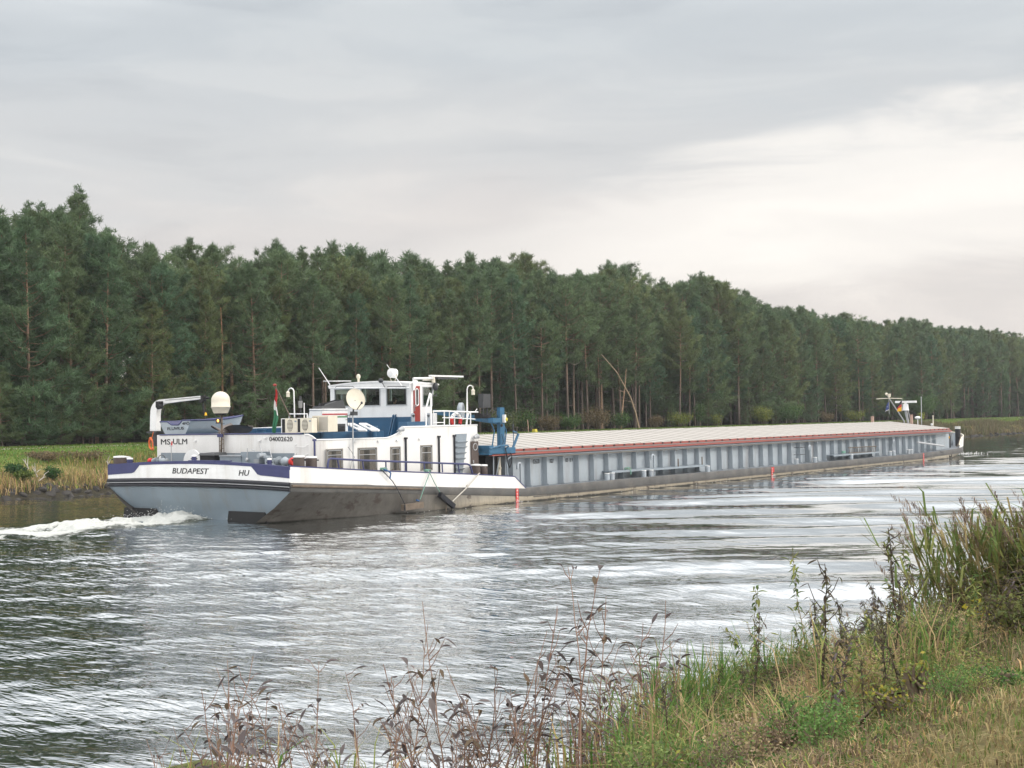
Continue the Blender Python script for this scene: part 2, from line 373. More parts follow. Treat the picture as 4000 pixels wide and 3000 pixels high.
# ------------------------------------------------------------------ water
def bank_y(x): return 65.6+.25*np.sin(x*.21)+.15*np.sin(x*.67+1)
def near_z(x, y):
    z = np.interp(y, [-60, 1.2, 2.9, 5.6, 8.3, 11, 40], [2.5, 2.5, 2.2, 1.05, -.02, -1.0, -1.2])
    return z+.06*np.sin(x*.9+y*.7)*np.clip((8-y)/4, 0, 1)+.04*np.sin(x*2.3-y*1.9)*np.clip((8-y)/4, 0, 1)
def far_z(x, y):
    z = np.interp(y, [60, 64.6, 65.7, 67.2, 69.5, 72.0, 74.4, 75.2, 79, 112, 150, 400, 1500], [-1.5, -.9, .12, .80, 1.55, 2.15, 2.50, 2.56, 2.60, 2.75, 7, 16, 20])
    return z+.07*np.sin(x*.5+y*.9)*np.clip((74.5-y)/4, 0, 1)+.05*np.sin(x*1.3-y*.4)*np.clip((74.5-y)/4, 0, 1)
def grid_mesh(name, xs, ys, zf, mats):
    X, Y = np.meshgrid(xs, ys, indexing='ij'); Z = zf(X, Y); nx, ny = X.shape
    V = np.stack([X, Y, Z], -1).reshape(-1, 3)
    i = np.arange(nx-1)[:, None]*ny+np.arange(ny-1)[None, :]
    F = np.stack([i, i+ny, i+ny+1, i+1], -1).reshape(-1, 4)
    return mesh_np(name, V, F, mats, smooth=True)
fwd = np.array([math.cos(YAW), math.sin(YAW)])
comps = []
for lam, amp, da, ph in ((5.2, .042, .02, .3), (4.1, .030, -.09, 2.1), (6.6, .026, .13, 4.0), (3.3, .016, .10, 1.1), (2.6, .010, -.2, 5.2)):
    a = YAW+da; comps.append((2*math.pi/lam*math.cos(a), 2*math.pi/lam*math.sin(a), amp, ph))
chop = []
for j in range(44):
    lam = .45*math.exp(rnd.uniform(0, 1.35)); a = YAW+rnd.gauss(0, .5); amp = .0021*lam*rnd.uniform(.5, 1.2)
    chop.append((2*math.pi/lam*math.cos(a), 2*math.pi/lam*math.sin(a), amp, rnd.uniform(0, 6.3)))
def sstep(x, a, b):
    t = np.clip((x-a)/(b-a), 0, 1); return t*t*(3-2*t)
def vnoise(X, Y, seed, sc):
    r = np.random.default_rng(seed); s = 0*X
    for k in range(7):
        a = r.uniform(0, 6.28); f = sc*r.uniform(.6, 1.7); s = s+np.sin(X*f*math.cos(a)+Y*f*math.sin(a)+r.uniform(0, 6.28))
    return s/2.6
def water_z(X, Y):
    swell = sum(a*np.sin(kx*X+ky*Y+p+.9*vnoise(X, Y, 5, .09)) for kx, ky, a, p in comps)
    wv_ = X-.95*Y; ms = sstep(wv_, 2, 18)*sstep(38.2-Y, 1.0, 9.0)*(.85+.3*vnoise(X, Y, 9, .07))
    calm = .32+.0*X
    ms = np.clip(np.maximum(ms, calm*sstep(38.2-Y, -2, 6)), 0, 1.4)
    ch = sum(a*np.sin(kx*X+ky*Y+p) for kx, ky, a, p in chop)
    mc = np.clip(.95+.5*vnoise(X, Y, 3, .12), .3, 1.7)*(1-.72*sstep(wv_, 8, 22)*(1-sstep(Y, 27, 36)))
    # churned strip behind the stern
    wk = np.exp(-((Y-43.9-.05*(38-X))/4.2)**2)*sstep(40-X, 0, 2.5)
    wz = wk*.09*vnoise(X, Y, 21, 1.6)
    # hull-side wash
    wash = np.exp(-np.clip(38-Y, 0, 99)/1.6)*sstep(X, 38, 42)*.035*vnoise(X, Y, 31, 1.4)
    far = sstep(Y, 52, 56)*.5
    return swell*ms*2.15+ch*mc*(1-far*.6)+wz+wash
def cat(*a): return np.unique(np.round(np.concatenate(a), 4))
wxs = cat(np.arange(-500, -20, 20), np.arange(-20, 8, 1), np.arange(8, 60, .115), np.arange(60, 130, .26), np.arange(130, 290, .7), np.arange(290, 1500, 30))
wys = cat(np.arange(7.4, 42, .115), np.arange(42, 52, .3), np.arange(52, 67, .26))
def water_mat():
    m = bpy.data.materials.new('canal_water'); m.use_nodes = True; n = m.node_tree.nodes; l = m.node_tree.links; b = n['Principled BSDF']
    b.inputs['Base Color'].default_value = (.62, .65, .66, 1); b.inputs['Metallic'].default_value = .55; b.inputs['Roughness'].default_value = .06; b.inputs['IOR'].default_value = 1.4; b.inputs['Specular IOR Level'].default_value = .5
    b.inputs['Base Color'].default_value = (.026, .032, .028, 1); b.inputs['Metallic'].default_value = 0
    g = n.new('ShaderNodeNewGeometry')
    def nz(sc, det, rz, stretch, dist=0.0):
        mm = n.new('ShaderNodeMapping'); mm.inputs['Rotation'].default_value = (0, 0, rz); mm.inputs['Scale'].default_value = stretch; l.new(g.outputs['Position'], mm.inputs[0])
        q = n.new('ShaderNodeTexNoise'); q.inputs['Scale'].default_value = sc; q.inputs['Detail'].default_value = det; q.inputs['Roughness'].default_value = .55; q.inputs['Distortion'].default_value = dist
        l.new(mm.outputs[0], q.inputs['Vector']); return q.outputs['Fac']
    def ma(op, a, c):
        q = n.new('ShaderNodeMath'); q.operation = op
        for i, v in enumerate((a, c)):
            if isinstance(v, (int, float)): q.inputs[i].default_value = v
            else: l.new(v, q.inputs[i])
        return q.outputs[0]
    rot = -YAW
    sx = n.new('ShaderNodeSeparateXYZ'); l.new(g.outputs['Position'], sx.inputs[0])
    wv = n.new('ShaderNodeMapRange'); wv.interpolation_type = 'SMOOTHSTEP'; wv.inputs['From Min'].default_value = 6; wv.inputs['From Max'].default_value = 22; wv.inputs['To Min'].default_value = 1.75; wv.inputs['To Max'].default_value = .22; l.new(ma('SUBTRACT', sx.outputs['X'], ma('MULTIPLY', sx.outputs['Y'], .95)), wv.inputs[0])
    big = nz(.055, 3, rot, (1, .5, 1))                                # patches of rougher and smoother water
    patch = n.new('ShaderNodeMapRange'); patch.inputs['From Min'].default_value = .36; patch.inputs['From Max'].default_value = .64; patch.inputs['To Min'].default_value = .45; patch.inputs['To Max'].default_value = 1.15
    l.new(big, patch.inputs[0])
    h = ma('ADD', ma('MULTIPLY', nz(2.5, 3, rot+.12, (1, .30, 1), .5), .8), ma('MULTIPLY', nz(6.5, 2, rot-.12, (1, .35, 1), .4), .42))
    h = ma('MULTIPLY', ma('MULTIPLY', h, patch.outputs[0]), wv.outputs[0])
    bp = n.new('ShaderNodeBump'); bp.inputs['Strength'].default_value = 1.0; bp.inputs['Distance'].default_value = .040
    l.new(h, bp.inputs['Height']); l.new(bp.outputs[0], b.inputs['Normal'])
    gs = n.new('ShaderNodeBsdfGlossy'); gs.inputs['Roughness'].default_value = .055; gs.inputs['Color'].default_value = (.93, .95, .96, 1); l.new(bp.outputs[0], gs.inputs['Normal'])
    lw = n.new('ShaderNodeLayerWeight'); lw.inputs['Blend'].default_value = .47; l.new(bp.outputs[0], lw.inputs['Normal'])
    mr = n.new('ShaderNodeMapRange'); mr.inputs['To Min'].default_value = .0; mr.inputs['To Max'].default_value = .97; l.new(lw.outputs['Facing'], mr.inputs[0])
    ms_ = n.new('ShaderNodeMixShader'); o = [q for q in n if q.type == 'OUTPUT_MATERIAL'][0]; l.new(mr.outputs[0], ms_.inputs[0]); l.new(b.outputs[0], ms_.inputs[1]); l.new(gs.outputs[0], ms_.inputs[2]); l.new(ms_.outputs[0], o.inputs[0])
    return m
M['water'] = water_mat()
water = tag(grid_mesh('water', wxs, wys, water_z, M['water']), 'grey rippled canal water with long smooth swells', kind='structure')

# ------------------------------------------------------------------ ground
def ground_mat(name, zones, sc=1.2, bump=.6):
    """zones: list of (y, colour) along the bank profile, broken up with noise"""
    m = bpy.data.materials.new(name); m.use_nodes = True; n = m.node_tree.nodes; l = m.node_tree.links; b = n['Principled BSDF']; b.inputs['Roughness'].default_value = .95; b.inputs['Specular IOR Level'].default_value = .1
    g = n.new('ShaderNodeNewGeometry'); sp = n.new('ShaderNodeSeparateXYZ'); l.new(g.outputs['Position'], sp.inputs[0])
    q = n.new('ShaderNodeTexNoise'); q.inputs['Scale'].default_value = sc; q.inputs['Detail'].default_value = 8; l.new(g.outputs['Position'], q.inputs['Vector'])
    a = n.new('ShaderNodeMath'); a.operation = 'MULTIPLY_ADD'; l.new(q.outputs['Fac'], a.inputs[0]); a.inputs[1].default_value = 1.6; a.inputs[2].default_value = -.8
    s = n.new('ShaderNodeMath'); s.operation = 'ADD'; l.new(sp.outputs['Y'], s.inputs[0]); l.new(a.outputs[0], s.inputs[1])
    y0, y1 = zones[0][0], zones[-1][0]
    mr = n.new('ShaderNodeMapRange'); mr.inputs['From Min'].default_value = y0; mr.inputs['From Max'].default_value = y1; l.new(s.outputs[0], mr.inputs[0])
    r = n.new('ShaderNodeValToRGB'); e = r.color_ramp.elements
    while len(e) < len(zones): e.new(.5)
    for k, (y, c) in zip(e, zones): k.position = (y-y0)/(y1-y0); k.color = (*c, 1)
    l.new(mr.outputs[0], r.inputs[0])
    q2 = n.new('ShaderNodeTexNoise'); q2.inputs['Scale'].default_value = 9; q2.inputs['Detail'].default_value = 6; l.new(g.outputs['Position'], q2.inputs['Vector'])
    rr = n.new('ShaderNodeValToRGB'); rr.color_ramp.elements[0].color = (.6, .6, .6, 1); rr.color_ramp.elements[1].color = (1.35, 1.35, 1.35, 1); rr.color_ramp.elements[0].position = .3; rr.color_ramp.elements[1].position = .7
    l.new(q2.outputs['Fac'], rr.inputs[0])
    mx = n.new('ShaderNodeMix'); mx.data_type = 'RGBA'; mx.blend_type = 'MULTIPLY'; mx.inputs[0].default_value = 1; l.new(r.outputs[0], mx.inputs[6]); l.new(rr.outputs[0], mx.inputs[7]); l.new(mx.outputs[2], b.inputs['Base Color'])
    bp = n.new('ShaderNodeBump'); bp.inputs['Strength'].default_value = bump; bp.inputs['Distance'].default_value = .08; l.new(q2.outputs['Fac'], bp.inputs['Height']); l.new(bp.outputs[0], b.inputs['Normal'])
    return m
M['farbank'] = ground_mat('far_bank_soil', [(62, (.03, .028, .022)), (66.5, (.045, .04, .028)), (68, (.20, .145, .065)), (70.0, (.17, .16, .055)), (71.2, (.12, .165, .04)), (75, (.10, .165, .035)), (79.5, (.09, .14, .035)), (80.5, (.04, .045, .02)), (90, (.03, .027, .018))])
fxs = cat(np.arange(-1500, -20, 120), np.arange(-20, 330, 1.5), np.arange(330, 3000, 120)); fys = cat(np.arange(60, 82, .5), np.arange(82, 130, 4), np.arange(130, 1500, 150))
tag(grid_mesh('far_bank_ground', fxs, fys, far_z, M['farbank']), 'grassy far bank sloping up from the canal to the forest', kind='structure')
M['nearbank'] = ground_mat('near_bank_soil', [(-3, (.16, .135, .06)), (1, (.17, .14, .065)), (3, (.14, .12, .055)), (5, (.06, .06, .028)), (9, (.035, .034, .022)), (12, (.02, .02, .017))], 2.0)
nxs = cat(np.arange(-400, -10, 40), np.arange(-10, 60, .4), np.arange(60, 1200, 40)); nys = cat(np.arange(-200, -6, 20), np.arange(-6, 13, .4))
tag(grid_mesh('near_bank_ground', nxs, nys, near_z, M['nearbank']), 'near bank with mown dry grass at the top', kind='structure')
M['track'] = mat('pale_gravel', (.42, .37, .31), .95, var=.2, vscale=3, dirt=(.12, .16, .05), dirt_amt=.9, dscale=.35, bump=.5, bscale=12, spec=.1)
for y0, y1 in ((75.75, 76.45), (77.3, 78.0)):
    xs = np.arange(-60, 330, 1.0)
    def wv(X, Y): return far_z(X, Y)+.012
    o = grid_mesh('path', xs, np.array([y0, (y0+y1)/2, y1]), wv, M['track'])
    co = np.empty(len(o.data.vertices)*3, np.float32); o.data.vertices.foreach_get('co', co); co = co.reshape(-1, 3); co[:, 1] += .12*np.sin(co[:, 0]*.31)+.08*np.sin(co[:, 0]*1.1); o.data.vertices.foreach_set('co', co.ravel())
    tag(o, 'pale gravel wheel track on the far bank', kind='structure')
# ------------------------------------------------------------------ barge: hull
YC = 43.9
ship = thing('cargo_barge', (37.9, YC, 0), 'long grey cargo barge with blue and white stern house and aluminium hatch covers', 'barge')
X0 = 37.9
def hb_deck(x):
    if x > 115: return 5.9*math.sqrt(max(0, 1-((x-115)/13.8)**2))
    return lerp(x, [(37.9, 5.6), (39.5, 5.76), (42, 5.9), (115, 5.9)])
def hb_wl(x):
    if x > 113.5: return 5.88*max(0, 1-((x-113.5)/13.2)**2)**.62
    return lerp(x, [(37.9, 3.6), (38.3, 3.9), (40, 4.55), (42, 5.15), (44, 5.58), (46.5, 5.84), (48, 5.88), (113.5, 5.88)])
def zt(x): return lerp(x, [(37.9, 1.68), (42.4, 1.37), (48.7, .95), (53.3, .67), (62, .69), (80, .64), (108, .66), (116, .74), (120, .84), (128.8, 1.05)])
def zb(x): return lerp(x, [(37.9, 1.28), (43.6, .92), (48.7, .57), (53.5, .25), (70, .18), (108, .22), (116, .32), (128.8, .5)])
def zbul(x): return lerp(x, [(37.9, 2.32), (42.5, 1.96), (48.7, 1.56), (52.45, 1.28), (53.35, .68)])
stn = [37.9, 38.3, 39, 40, 41, 42, 43, 44, 45.2, 46.5, 48, 50, 52, 53.4, 56, 60]+[60+4*i for i in range(1, 14)]+[114, 115, 116.5, 118, 119.5, 121, 122.5, 124, 125.3, 126.5, 127.3, 128, 128.5, 128.75]
def loft(sx, rows, mi=0):
    """rows: functions x -> (half breadth, z); both sides"""
    mb = MB()
    for sgn in (-1, 1):
        vs = [(x, YC+sgn*h, z) for x in sx for (h, z) in (r(x) for r in rows)]; k = len(rows)
        mb.add(vs, [(i*k+j, (i+1)*k+j, (i+1)*k+j+1, i*k+j+1) for i in range(len(sx)-1) for j in range(k-1)], mi, True)
    return mb
def wlx(x): return hb_wl(min(x, 126.69))
lower = [x for x in stn if x <= 126.6]+[126.69]
low = loft(stn, [lambda x: (wlx(x)*.96, -.8), lambda x: (wlx(x), 0), lambda x: (wlx(x)+(hb_deck(x)-wlx(x))*.55 if x < 113 else wlx(x)+(hb_deck(x)-wlx(x))*.5, .5*zb(x)), lambda x: (hb_deck(x)-.03, zb(x))])
hull = low.build('hull', M['hull'], ship)
up_ = loft(stn, [lambda x: (hb_deck(x)-.03, zb(x)), lambda x: (hb_deck(x), zb(x)+.03), lambda x: (hb_deck(x), zt(x)-.03), lambda x: (hb_deck(x)-.03, zt(x))])
up_.build('sheer_strake', M['hulldark'], ship)
# worn fender bar along the after quarter
mb = MB(); mb.tube([(x, YC-hb_deck(x)-.03, lerp(x, [(37.9, 1.52), (45.5, 1.02)])) for x in np.linspace(37.95, 45.5, 14)], .055, 8); mb.build('rubbing_bar', M['wood'], ship)
mb = MB(); mb.tube([(x, YC-hb_deck(x)-.005, .215) for x in np.linspace(54, 112, 40)], .02, 6); mb.build('chine_bar', M['hulldark'], ship)
dk = MB()
for i in range(len(stn)-1):
    a, b = stn[i], stn[i+1]; za = min(zt(a)-.02, 1.36); zb_ = min(zt(b)-.02, 1.36)
    dk.add([(a, YC-hb_deck(a)+.03, za), (b, YC-hb_deck(b)+.03, zb_), (b, YC+hb_deck(b)-.03, zb_), (a, YC+hb_deck(a)-.03, za)], [(0, 1, 2, 3)])
dk.build('deck', M['deckm'], ship)
# stern bulwark
sb = [37.9, 38.5, 39.2, 40, 41, 42.5, 44, 46, 48.7, 51, 52.45, 53.35]
cap = MB()
for sgn in (-1, 1):
    bw = MB()
    o = [(x, YC+sgn*(hb_deck(x)), zt(x)-.03) for x in sb]+[(x, YC+sgn*hb_deck(x), zbul(x)-.045) for x in sb]; i_ = [(p[0], p[1]-sgn*.06, p[2]) for p in o]; k = len(sb)
    bw.add(o, [(i, i+1, i+1+k, i+k) for i in range(k-1)], 0, True); bw.add(i_, [(i, i+1, i+1+k, i+k) for i in range(k-1)], 0, True)
    for i in range(k-1):
        a, b = sb[i], sb[i+1]
        p = [(a, YC+sgn*(hb_deck(a)+.015), zbul(a)-.045), (b, YC+sgn*(hb_deck(b)+.015), zbul(b)-.045), (b, YC+sgn*(hb_deck(b)-.10), zbul(b)-.045), (a, YC+sgn*(hb_deck(a)-.10), zbul(a)-.045)]
        cap.hexa(p+[(q[0], q[1], q[2]+.05) for q in p])
    bw.build('bulwark', M['white'], ship)

# transom: grey counter, double black strake, white panel, navy cap and corner patches
def cam_(y): return 1-((y-YC)/5.6)**2
ys = list(np.linspace(YC-5.6, YC+5.6, 33))
def strip(mb, f0, f1, x0, th, mi=0, yr=None):
    yy = yr or ys; k = len(yy)
    fr = [(x0, y, f0(y)) for y in yy]+[(x0, y, f1(y)) for y in yy]; bk = [(x0+th, p[1], p[2]) for p in fr]
    q = [(i, i+1, i+1+k, i+k) for i in range(k-1)]
    mb.add(fr, q, mi); mb.add(bk, q, mi)
    mb.add(fr[:k]+bk[:k], q, mi); mb.add(fr[k:]+bk[k:], q, mi)
    mb.add([fr[0], fr[k], bk[k], bk[0]], [(0, 1, 2, 3)], mi); mb.add([fr[k-1], fr[-1], bk[-1], bk[k-1]], [(0, 1, 2, 3)], mi)
zs1 = lambda y: 1.30+.09*cam_(y); zs2 = lambda y: 1.66+.09*cam_(y); ztop = lambda y: 2.27+.20*cam_(y)
mb = MB()
lowpts = [(-5.6, zs1(YC-5.6)), (-5.2, .98), (-4.55, .52), (-3.85, .20), (-3.75, -.6)]
k = len(lowpts); nn = 24; vs = []
for (h, z) in lowpts:
    for j in range(nn+1):
        y = h+(-2*h)*j/nn; zz = z+(.09*cam_(YC+y)*(1 if z > 1 else .3 if z > .4 else 0)); xx = 37.92+.40*(max(0, 1.3-z)/1.1)**1.2
        vs.append((min(xx, 38.32), YC+y, zz))
mb.add(vs, [(i*(nn+1)+j, i*(nn+1)+j+1, (i+1)*(nn+1)+j+1, (i+1)*(nn+1)+j) for i in range(k-1) for j in range(nn)], 0, True)
mb.build('counter_plate', M['transom'], ship)
for (ya, yb, zz) in ((39.95, 42.25, .42), (46.6, 48.9, .40)):
    a = MB(); a.hexa([(38.2, ya-.1, -.3), (38.5, ya-.1, -.3), (38.5, yb+.05, -.3), (38.2, yb+.05, -.3), (38.17, ya+.12, zz), (38.5, ya+.12, zz), (38.5, yb-.1, zz), (38.17, yb-.1, zz)]); a.build('tunnel_opening', M['dark'], ship)
mb = MB()
strip(mb, zs1, zs2, 37.89, .05)
mb.tube([(37.88, y, zs1(y)+.07) for y in ys], .07, 8); mb.tube([(37.88, y, zs2(y)-.09) for y in ys], .09, 8)
mb.build('black_strake', M['blackband'], ship)
mb = MB(); strip(mb, lambda y: zs1(y)+.17, lambda y: zs1(y)+.195, 37.80, .05); mb.build('strake_line', M['galv'], ship)
mb = MB(); strip(mb, zs2, lambda y: ztop(y)-.12, 37.86, .06); mb.build('transom_panel', M['whiteclean'], ship)
strip(cap, lambda y: ztop(y)-.125, lambda y: ztop(y), 37.845, .14)
for sgn in (-1, 1):
    y0 = YC+sgn*5.6; n = 12
    yy = [y0-sgn*2.15*i/n for i in range(n+1)]
    top = [(37.845, y, ztop(y)-.12) for y in yy]; bot = [(37.845, y, ztop(y)-.45+(.33*max(0, (abs(y-y0)-1.75)/.4))) for y in yy]
    cap.prism(top+bot[::-1], (.02, 0, 0))
cap.b2((37.84, YC+.3, 2.455), (37.99, YC-2.2, 2.50))
cap.build('cap_rail', M['navy'], ship)
org = Vector(ship['_org'])
def tx_stern(body, k, u0, v0, u1, hgt, x, m=M['text'], shear=0, bold=.02):
    a = at(k, u0, v0, x=x); b = at(k, u1, v0, x=x); d = (b-a); d.z = 0
    return text(body, 'lettering', ship, m, a, (0, -1, 0), (0, 0, 1), hgt, abs(a.y-b.y), shear=shear, bold=bold)
h1 = (at('a', 900, 1045, x=37.855)-at('a', 900, 1104, x=37.855)).z
tx_stern('BUDAPEST', 'a', 755, 1104, 1150, h1, 37.855, shear=.22)
tx_stern('HU', 'a', 1472, 1128, 1588, h1, 37.855, shear=.22)
# ------------------------------------------------------------------ coaming, frames, hatch covers
YW = 38.95
mb = MB(); mb.b2((53.0, YW, .55), (118.6, YW+.05, 2.34)); mb.b2((53.0, 2*YC-YW-.05, .55), (118.6, 2*YC-YW, 2.34)); mb.b2((53.0, YW+.05, .55), (53.06, 2*YC-YW-.05, 2.3)); mb.b2((118.54, YW+.05, .55), (118.6, 2*YC-YW-.05, 2.4))
for x in np.arange(53.24, 118, 2.9): mb.b2((x+.1, YW-.004, 1.38), (x+1.35, YW, 1.40))
mb.build('coaming', M['coam'], ship)
YO = 38.65
fr0 = None
for i in range(43):
    x = 53.24+i*1.4555
    if i == 0:
        mb = MB(); prof = [(YW, .66), (YO-.12, .66), (YO, .74), (YO+.02, 2.2), (YW, 2.2)]
        mb.prism([(x-.012, y, z) for y, z in prof], (.024, 0, 0)); fr0 = mb.build('side_frame', M['coam'], ship)
    else:
        o = fr0.copy(); COL.objects.link(o); o.parent = ship; o.location = (x-53.24, 0, 0)
def railmb(z0, z1, y0, y1, x0=51.25, x1=117.9): return MB().b2((x0, y0, z0), (x1, y1, z1))
mb = railmb(2.265, 2.36, 38.42, 38.62); mb.b2((51.6, 38.63, 2.36), (117.9, 38.70, 2.535)); mb.b2((51.3, 38.44, 2.36), (51.5, 49.3, 2.52))
mb.build('coaming_rail', M['redred'], ship)
mb = MB(); mb.b2((53.2, 38.52, 2.37), (117.9, 38.58, 2.425)); mb.build('guide_rail', M['steel'], ship)
hg = None
for i in range(63):
    x = 53.0+i*1.05
    if hg is None:
        mb = MB(); mb.b2((x, 38.58, 2.46), (x+.10, 38.64, 2.53)); hg = mb.build('cover_wheel', M['dark'], ship)
    else:
        o = hg.copy(); COL.objects.link(o); o.parent = ship; o.location = (x-53.0, 0, 0)
mb = MB(); mb.tube([(52.6, 38.5, .75), (52.5, 38.5, 1.9), (52.62, 38.52, 2.08), (52.85, 38.55, 2.17), (53.6, 38.56, 2.19), (118, 38.56, 2.19)], .05, 8); mb.build('pipe', M['grey'], ship)
mb = MB(); pts = []; x = 53.3
while x < 117.8:
    pts += [(x, 38.5, 2.10), (x+1.15, 38.5, 2.09), (x+1.3, 38.5, 1.99), (x+1.45, 38.5, 2.085)]; x += rnd.choice([1.45, 2.9, 2.9, 4.35])
mb.tube(pts, .014, 5); mb.tube([(53.4, 38.53, 2.12), (118, 38.53, 2.12)], .022, 6); mb.build('cable', mat('dusty_cable', (.19, .175, .155), .8), ship)
HZ0, HZ1, HY0, HP = 2.56, 3.19, 38.66, 1.193
hc = None
for i in range(56):
    x = 51.10+i*HP
    if hc is None:
        mb = MB(); p = [(x, HY0, HZ0), (x, YC, HZ1), (x, 2*YC-HY0, HZ0)]; q = [(x+HP-.05, a[1], a[2]) for a in p]; dn = Vector((0, 0, -.05))
        for a in range(2):
            mb.hexa([Vector(p[a])+dn, Vector(q[a])+dn, Vector(q[a+1])+dn, Vector(p[a+1])+dn, p[a], q[a], q[a+1], p[a+1]], 0)
        for a in range(2):
            r0 = [Vector(q[a])+Vector((.002, 0, -.04)), Vector(q[a])+Vector((.048, 0, -.04)), Vector(q[a+1])+Vector((.048, 0, -.04)), Vector(q[a+1])+Vector((.002, 0, -.04))]
            mb.hexa(r0+[v+Vector((0, 0, .052)) for v in r0], 1)
        hc = mb.build('hatch_cover', [M['alu'], M['alurib']], ship)
    else:
        o = hc.copy(); COL.objects.link(o); o.parent = ship; o.location = (i*HP, 0, .006*math.sin(i*2.3))
mb = MB(); mb.add([(51.1, HY0, HZ0-.05), (51.1, YC, HZ1-.05), (51.1, 2*YC-HY0, HZ0-.05), (51.1, 2*YC-HY0, 2.5), (51.1, HY0, 2.5)], [(0, 1, 2, 3, 4)]); mb.add([(117.9, HY0, HZ0-.05), (117.9, YC, HZ1-.05), (117.9, 2*YC-HY0, HZ0-.05), (117.9, 2*YC-HY0, 2.3), (117.9, HY0, 2.3)], [(0, 1, 2, 3, 4)])
mb.build('hatch_end', M['wood'], ship)
# writing on the coaming
def tx_side(body, k, u0, v0, u1, v1, y, m=M['text'], bold=.015, nm='lettering'):
    a = at(k, u0, v0, y=y); b = at(k, u1, v0, y=y); top = at(k, u0, v1, y=y)
    return text(body, nm, ship, m, a, (1, 0, 0), (0, 0, 1), top.z-a.z, b.x-a.x, bold=bold)
tx_side('02620', 'f', 1228, 950, 1365, 855, YW-.003)
tx_side('1827', 'f', 1590, 932, 1672, 845, YW-.003)
tx_side('105', 'f', 1924, 914, 1985, 828, YW-.003); tx_side('B 9', 'f', 2022, 910, 2085, 824, YW-.003)
# draught marks
for k, u, v0, v1, w, wide in (('c', 885, 1130, 1300, .20, 0), ('d', 1703, 622, 735, .20, 1), ('e', 1248, 790, 860, .24, 0)):
    p = at(k, u, v0, y=37.98); mb = MB(); mb.b2((p.x-w/2, 37.975, -.15), (p.x+w/2, 37.985, zt(p.x)-.03))
    if wide: mb.b2((p.x+w/2+.03, 37.975, .28), (p.x+w/2+.20, 37.985, zt(p.x)-.03))
    dm = mb.build('draught_mark', M['red'], ship)
    for j in range(4): text(str(8-2*j), 'numeral', dm, M['whitetext'], (p.x-.05, 37.97, zt(p.x)-.17-.15*j), (1, 0, 0), (0, 0, 1), .09, .08, bold=.02)
# side-deck fittings
def vent_pipe(k, u, vtop):
    p = at(k, u, vtop, y=38.5); mb = MB(); z0 = zt(p.x)-.05
    a = [(p.x+.14, 38.5, z0), (p.x+.14, 38.5, p.z-.16)]+[(p.x+.14*math.cos(t), 38.5, p.z-.16+.14*math.sin(t)) for t in np.linspace(.3, math.pi, 8)]+[(p.x-.14, 38.5, p.z-.32)]
    mb.tube(a, .065, 10); mb.build('vent_pipe', M['coam'], ship)
vent_pipe('c', 905, 848); vent_pipe('d', 413, 483); vent_pipe('d', 2107, 385); vent_pipe('e', 152, 710); vent_pipe('e', 960, 660)
def bollard_pair(k, us, v, y=38.22, h=.36, r=.14):
    for u in us:
        p = at(k, u, v, y=y); z0 = zt(p.x)-.03; mb = MB(); mb.cyl((p.x, y, z0), (p.x, y, z0+h), r, seg=18); b = mb.build('bollard', M['coam'], ship)
        c = MB(); c.cyl((p.x, y, z0+h), (p.x, y, z0+h+.035), r+.012, seg=18); c.build('bollard_cap', M['whiteclean'], b)
        c = MB(); c.cyl((p.x-.2, y, z0+h*.75), (p.x+.2, y, z0+h*.75), .018, seg=6); c.build('bollard_pin', M['coam'], b)
bollard_pair('c', (1857, 1911), 1040); bollard_pair('d', (318, 397), 720); bollard_pair('d', (1007,), 672, y=38.15); bollard_pair('d', (1966, 2167), 590)
bollard_pair('e', (205, 554), 870, y=38.25); bollard_pair('e', (925, 962), 805); bollard_pair('e', (1103, 1128), 795)
for k, u0, v0, u1, v1 in (('c', 1895, 945, 2185, 930), ('d', 420, 640, 1000, 603), ('e', 375, 808, 815, 775)):
    a = at(k, u0, v0, y=38.4); b = at(k, u1, v1, y=38.4)
    if k == 'c': b = at('d', 420, 648, y=38.4)
    mb = MB(); mb.b2((a.x, 38.33, a.z-.03), (b.x, 38.95, a.z+.02)); mb.b2((a.x, 38.33, a.z-.09), (b.x, 38.36, a.z-.03)); mb.build('side_shelf', M['grey'], ship)
for k, u, v0, v1 in (('d', 690, 530, 612), ('d', 948, 510, 598)):
    a = at(k, u, v0, y=38.4); b = at(k, u, v1, y=38.4); mb = MB(); mb.cyl((b.x, 38.4, b.z-.05), (b.x, 38.4, a.z), .035, seg=6); mb.build('stanchion', M['wood'], ship)
for v in (412, 488):
    a = at('d', 1997, v, y=38.5); b = at('d', 2063, v, y=38.5); mb = MB(); mb.tube([(a.x, 38.9, a.z), (a.x, 38.5, a.z), (b.x, 38.5, a.z), (b.x, 38.9, a.z)], .02, 6); mb.build('rung', M['darkgrey'], ship)
a = at('e', 1190, 682, y=38.35); b = at('e', 1440, 718, y=38.35); mb = MB(); mb.tube([a, b], .085, 10); mb.build('spare_boom', M['galv'], ship)
mb = MB(); c0 = at('g', 1510, 910, y=38.45); c1 = at('g', 940, 1090, y=38.38); mb.tube([c0, c1], .012, 4); mb.build('boom_stay', M['galv'], ship)
p = at('f', 500, 1040, y=38.93); mb = MB(); mb.b2((p.x-.1, 38.9, p.z-.5), (p.x+.1, 38.95, p.z+.52)); mb.cyl((p.x, 38.84, p.z), (p.x, 38.9, p.z), .06, seg=10); mb.build('cable_box', M['cream'], ship)
mb = MB(); mb.b2((51.75, 39.2, .6), (52.9, 40.6, 2.25)); mb.build('recess_wall', M['black'], ship)
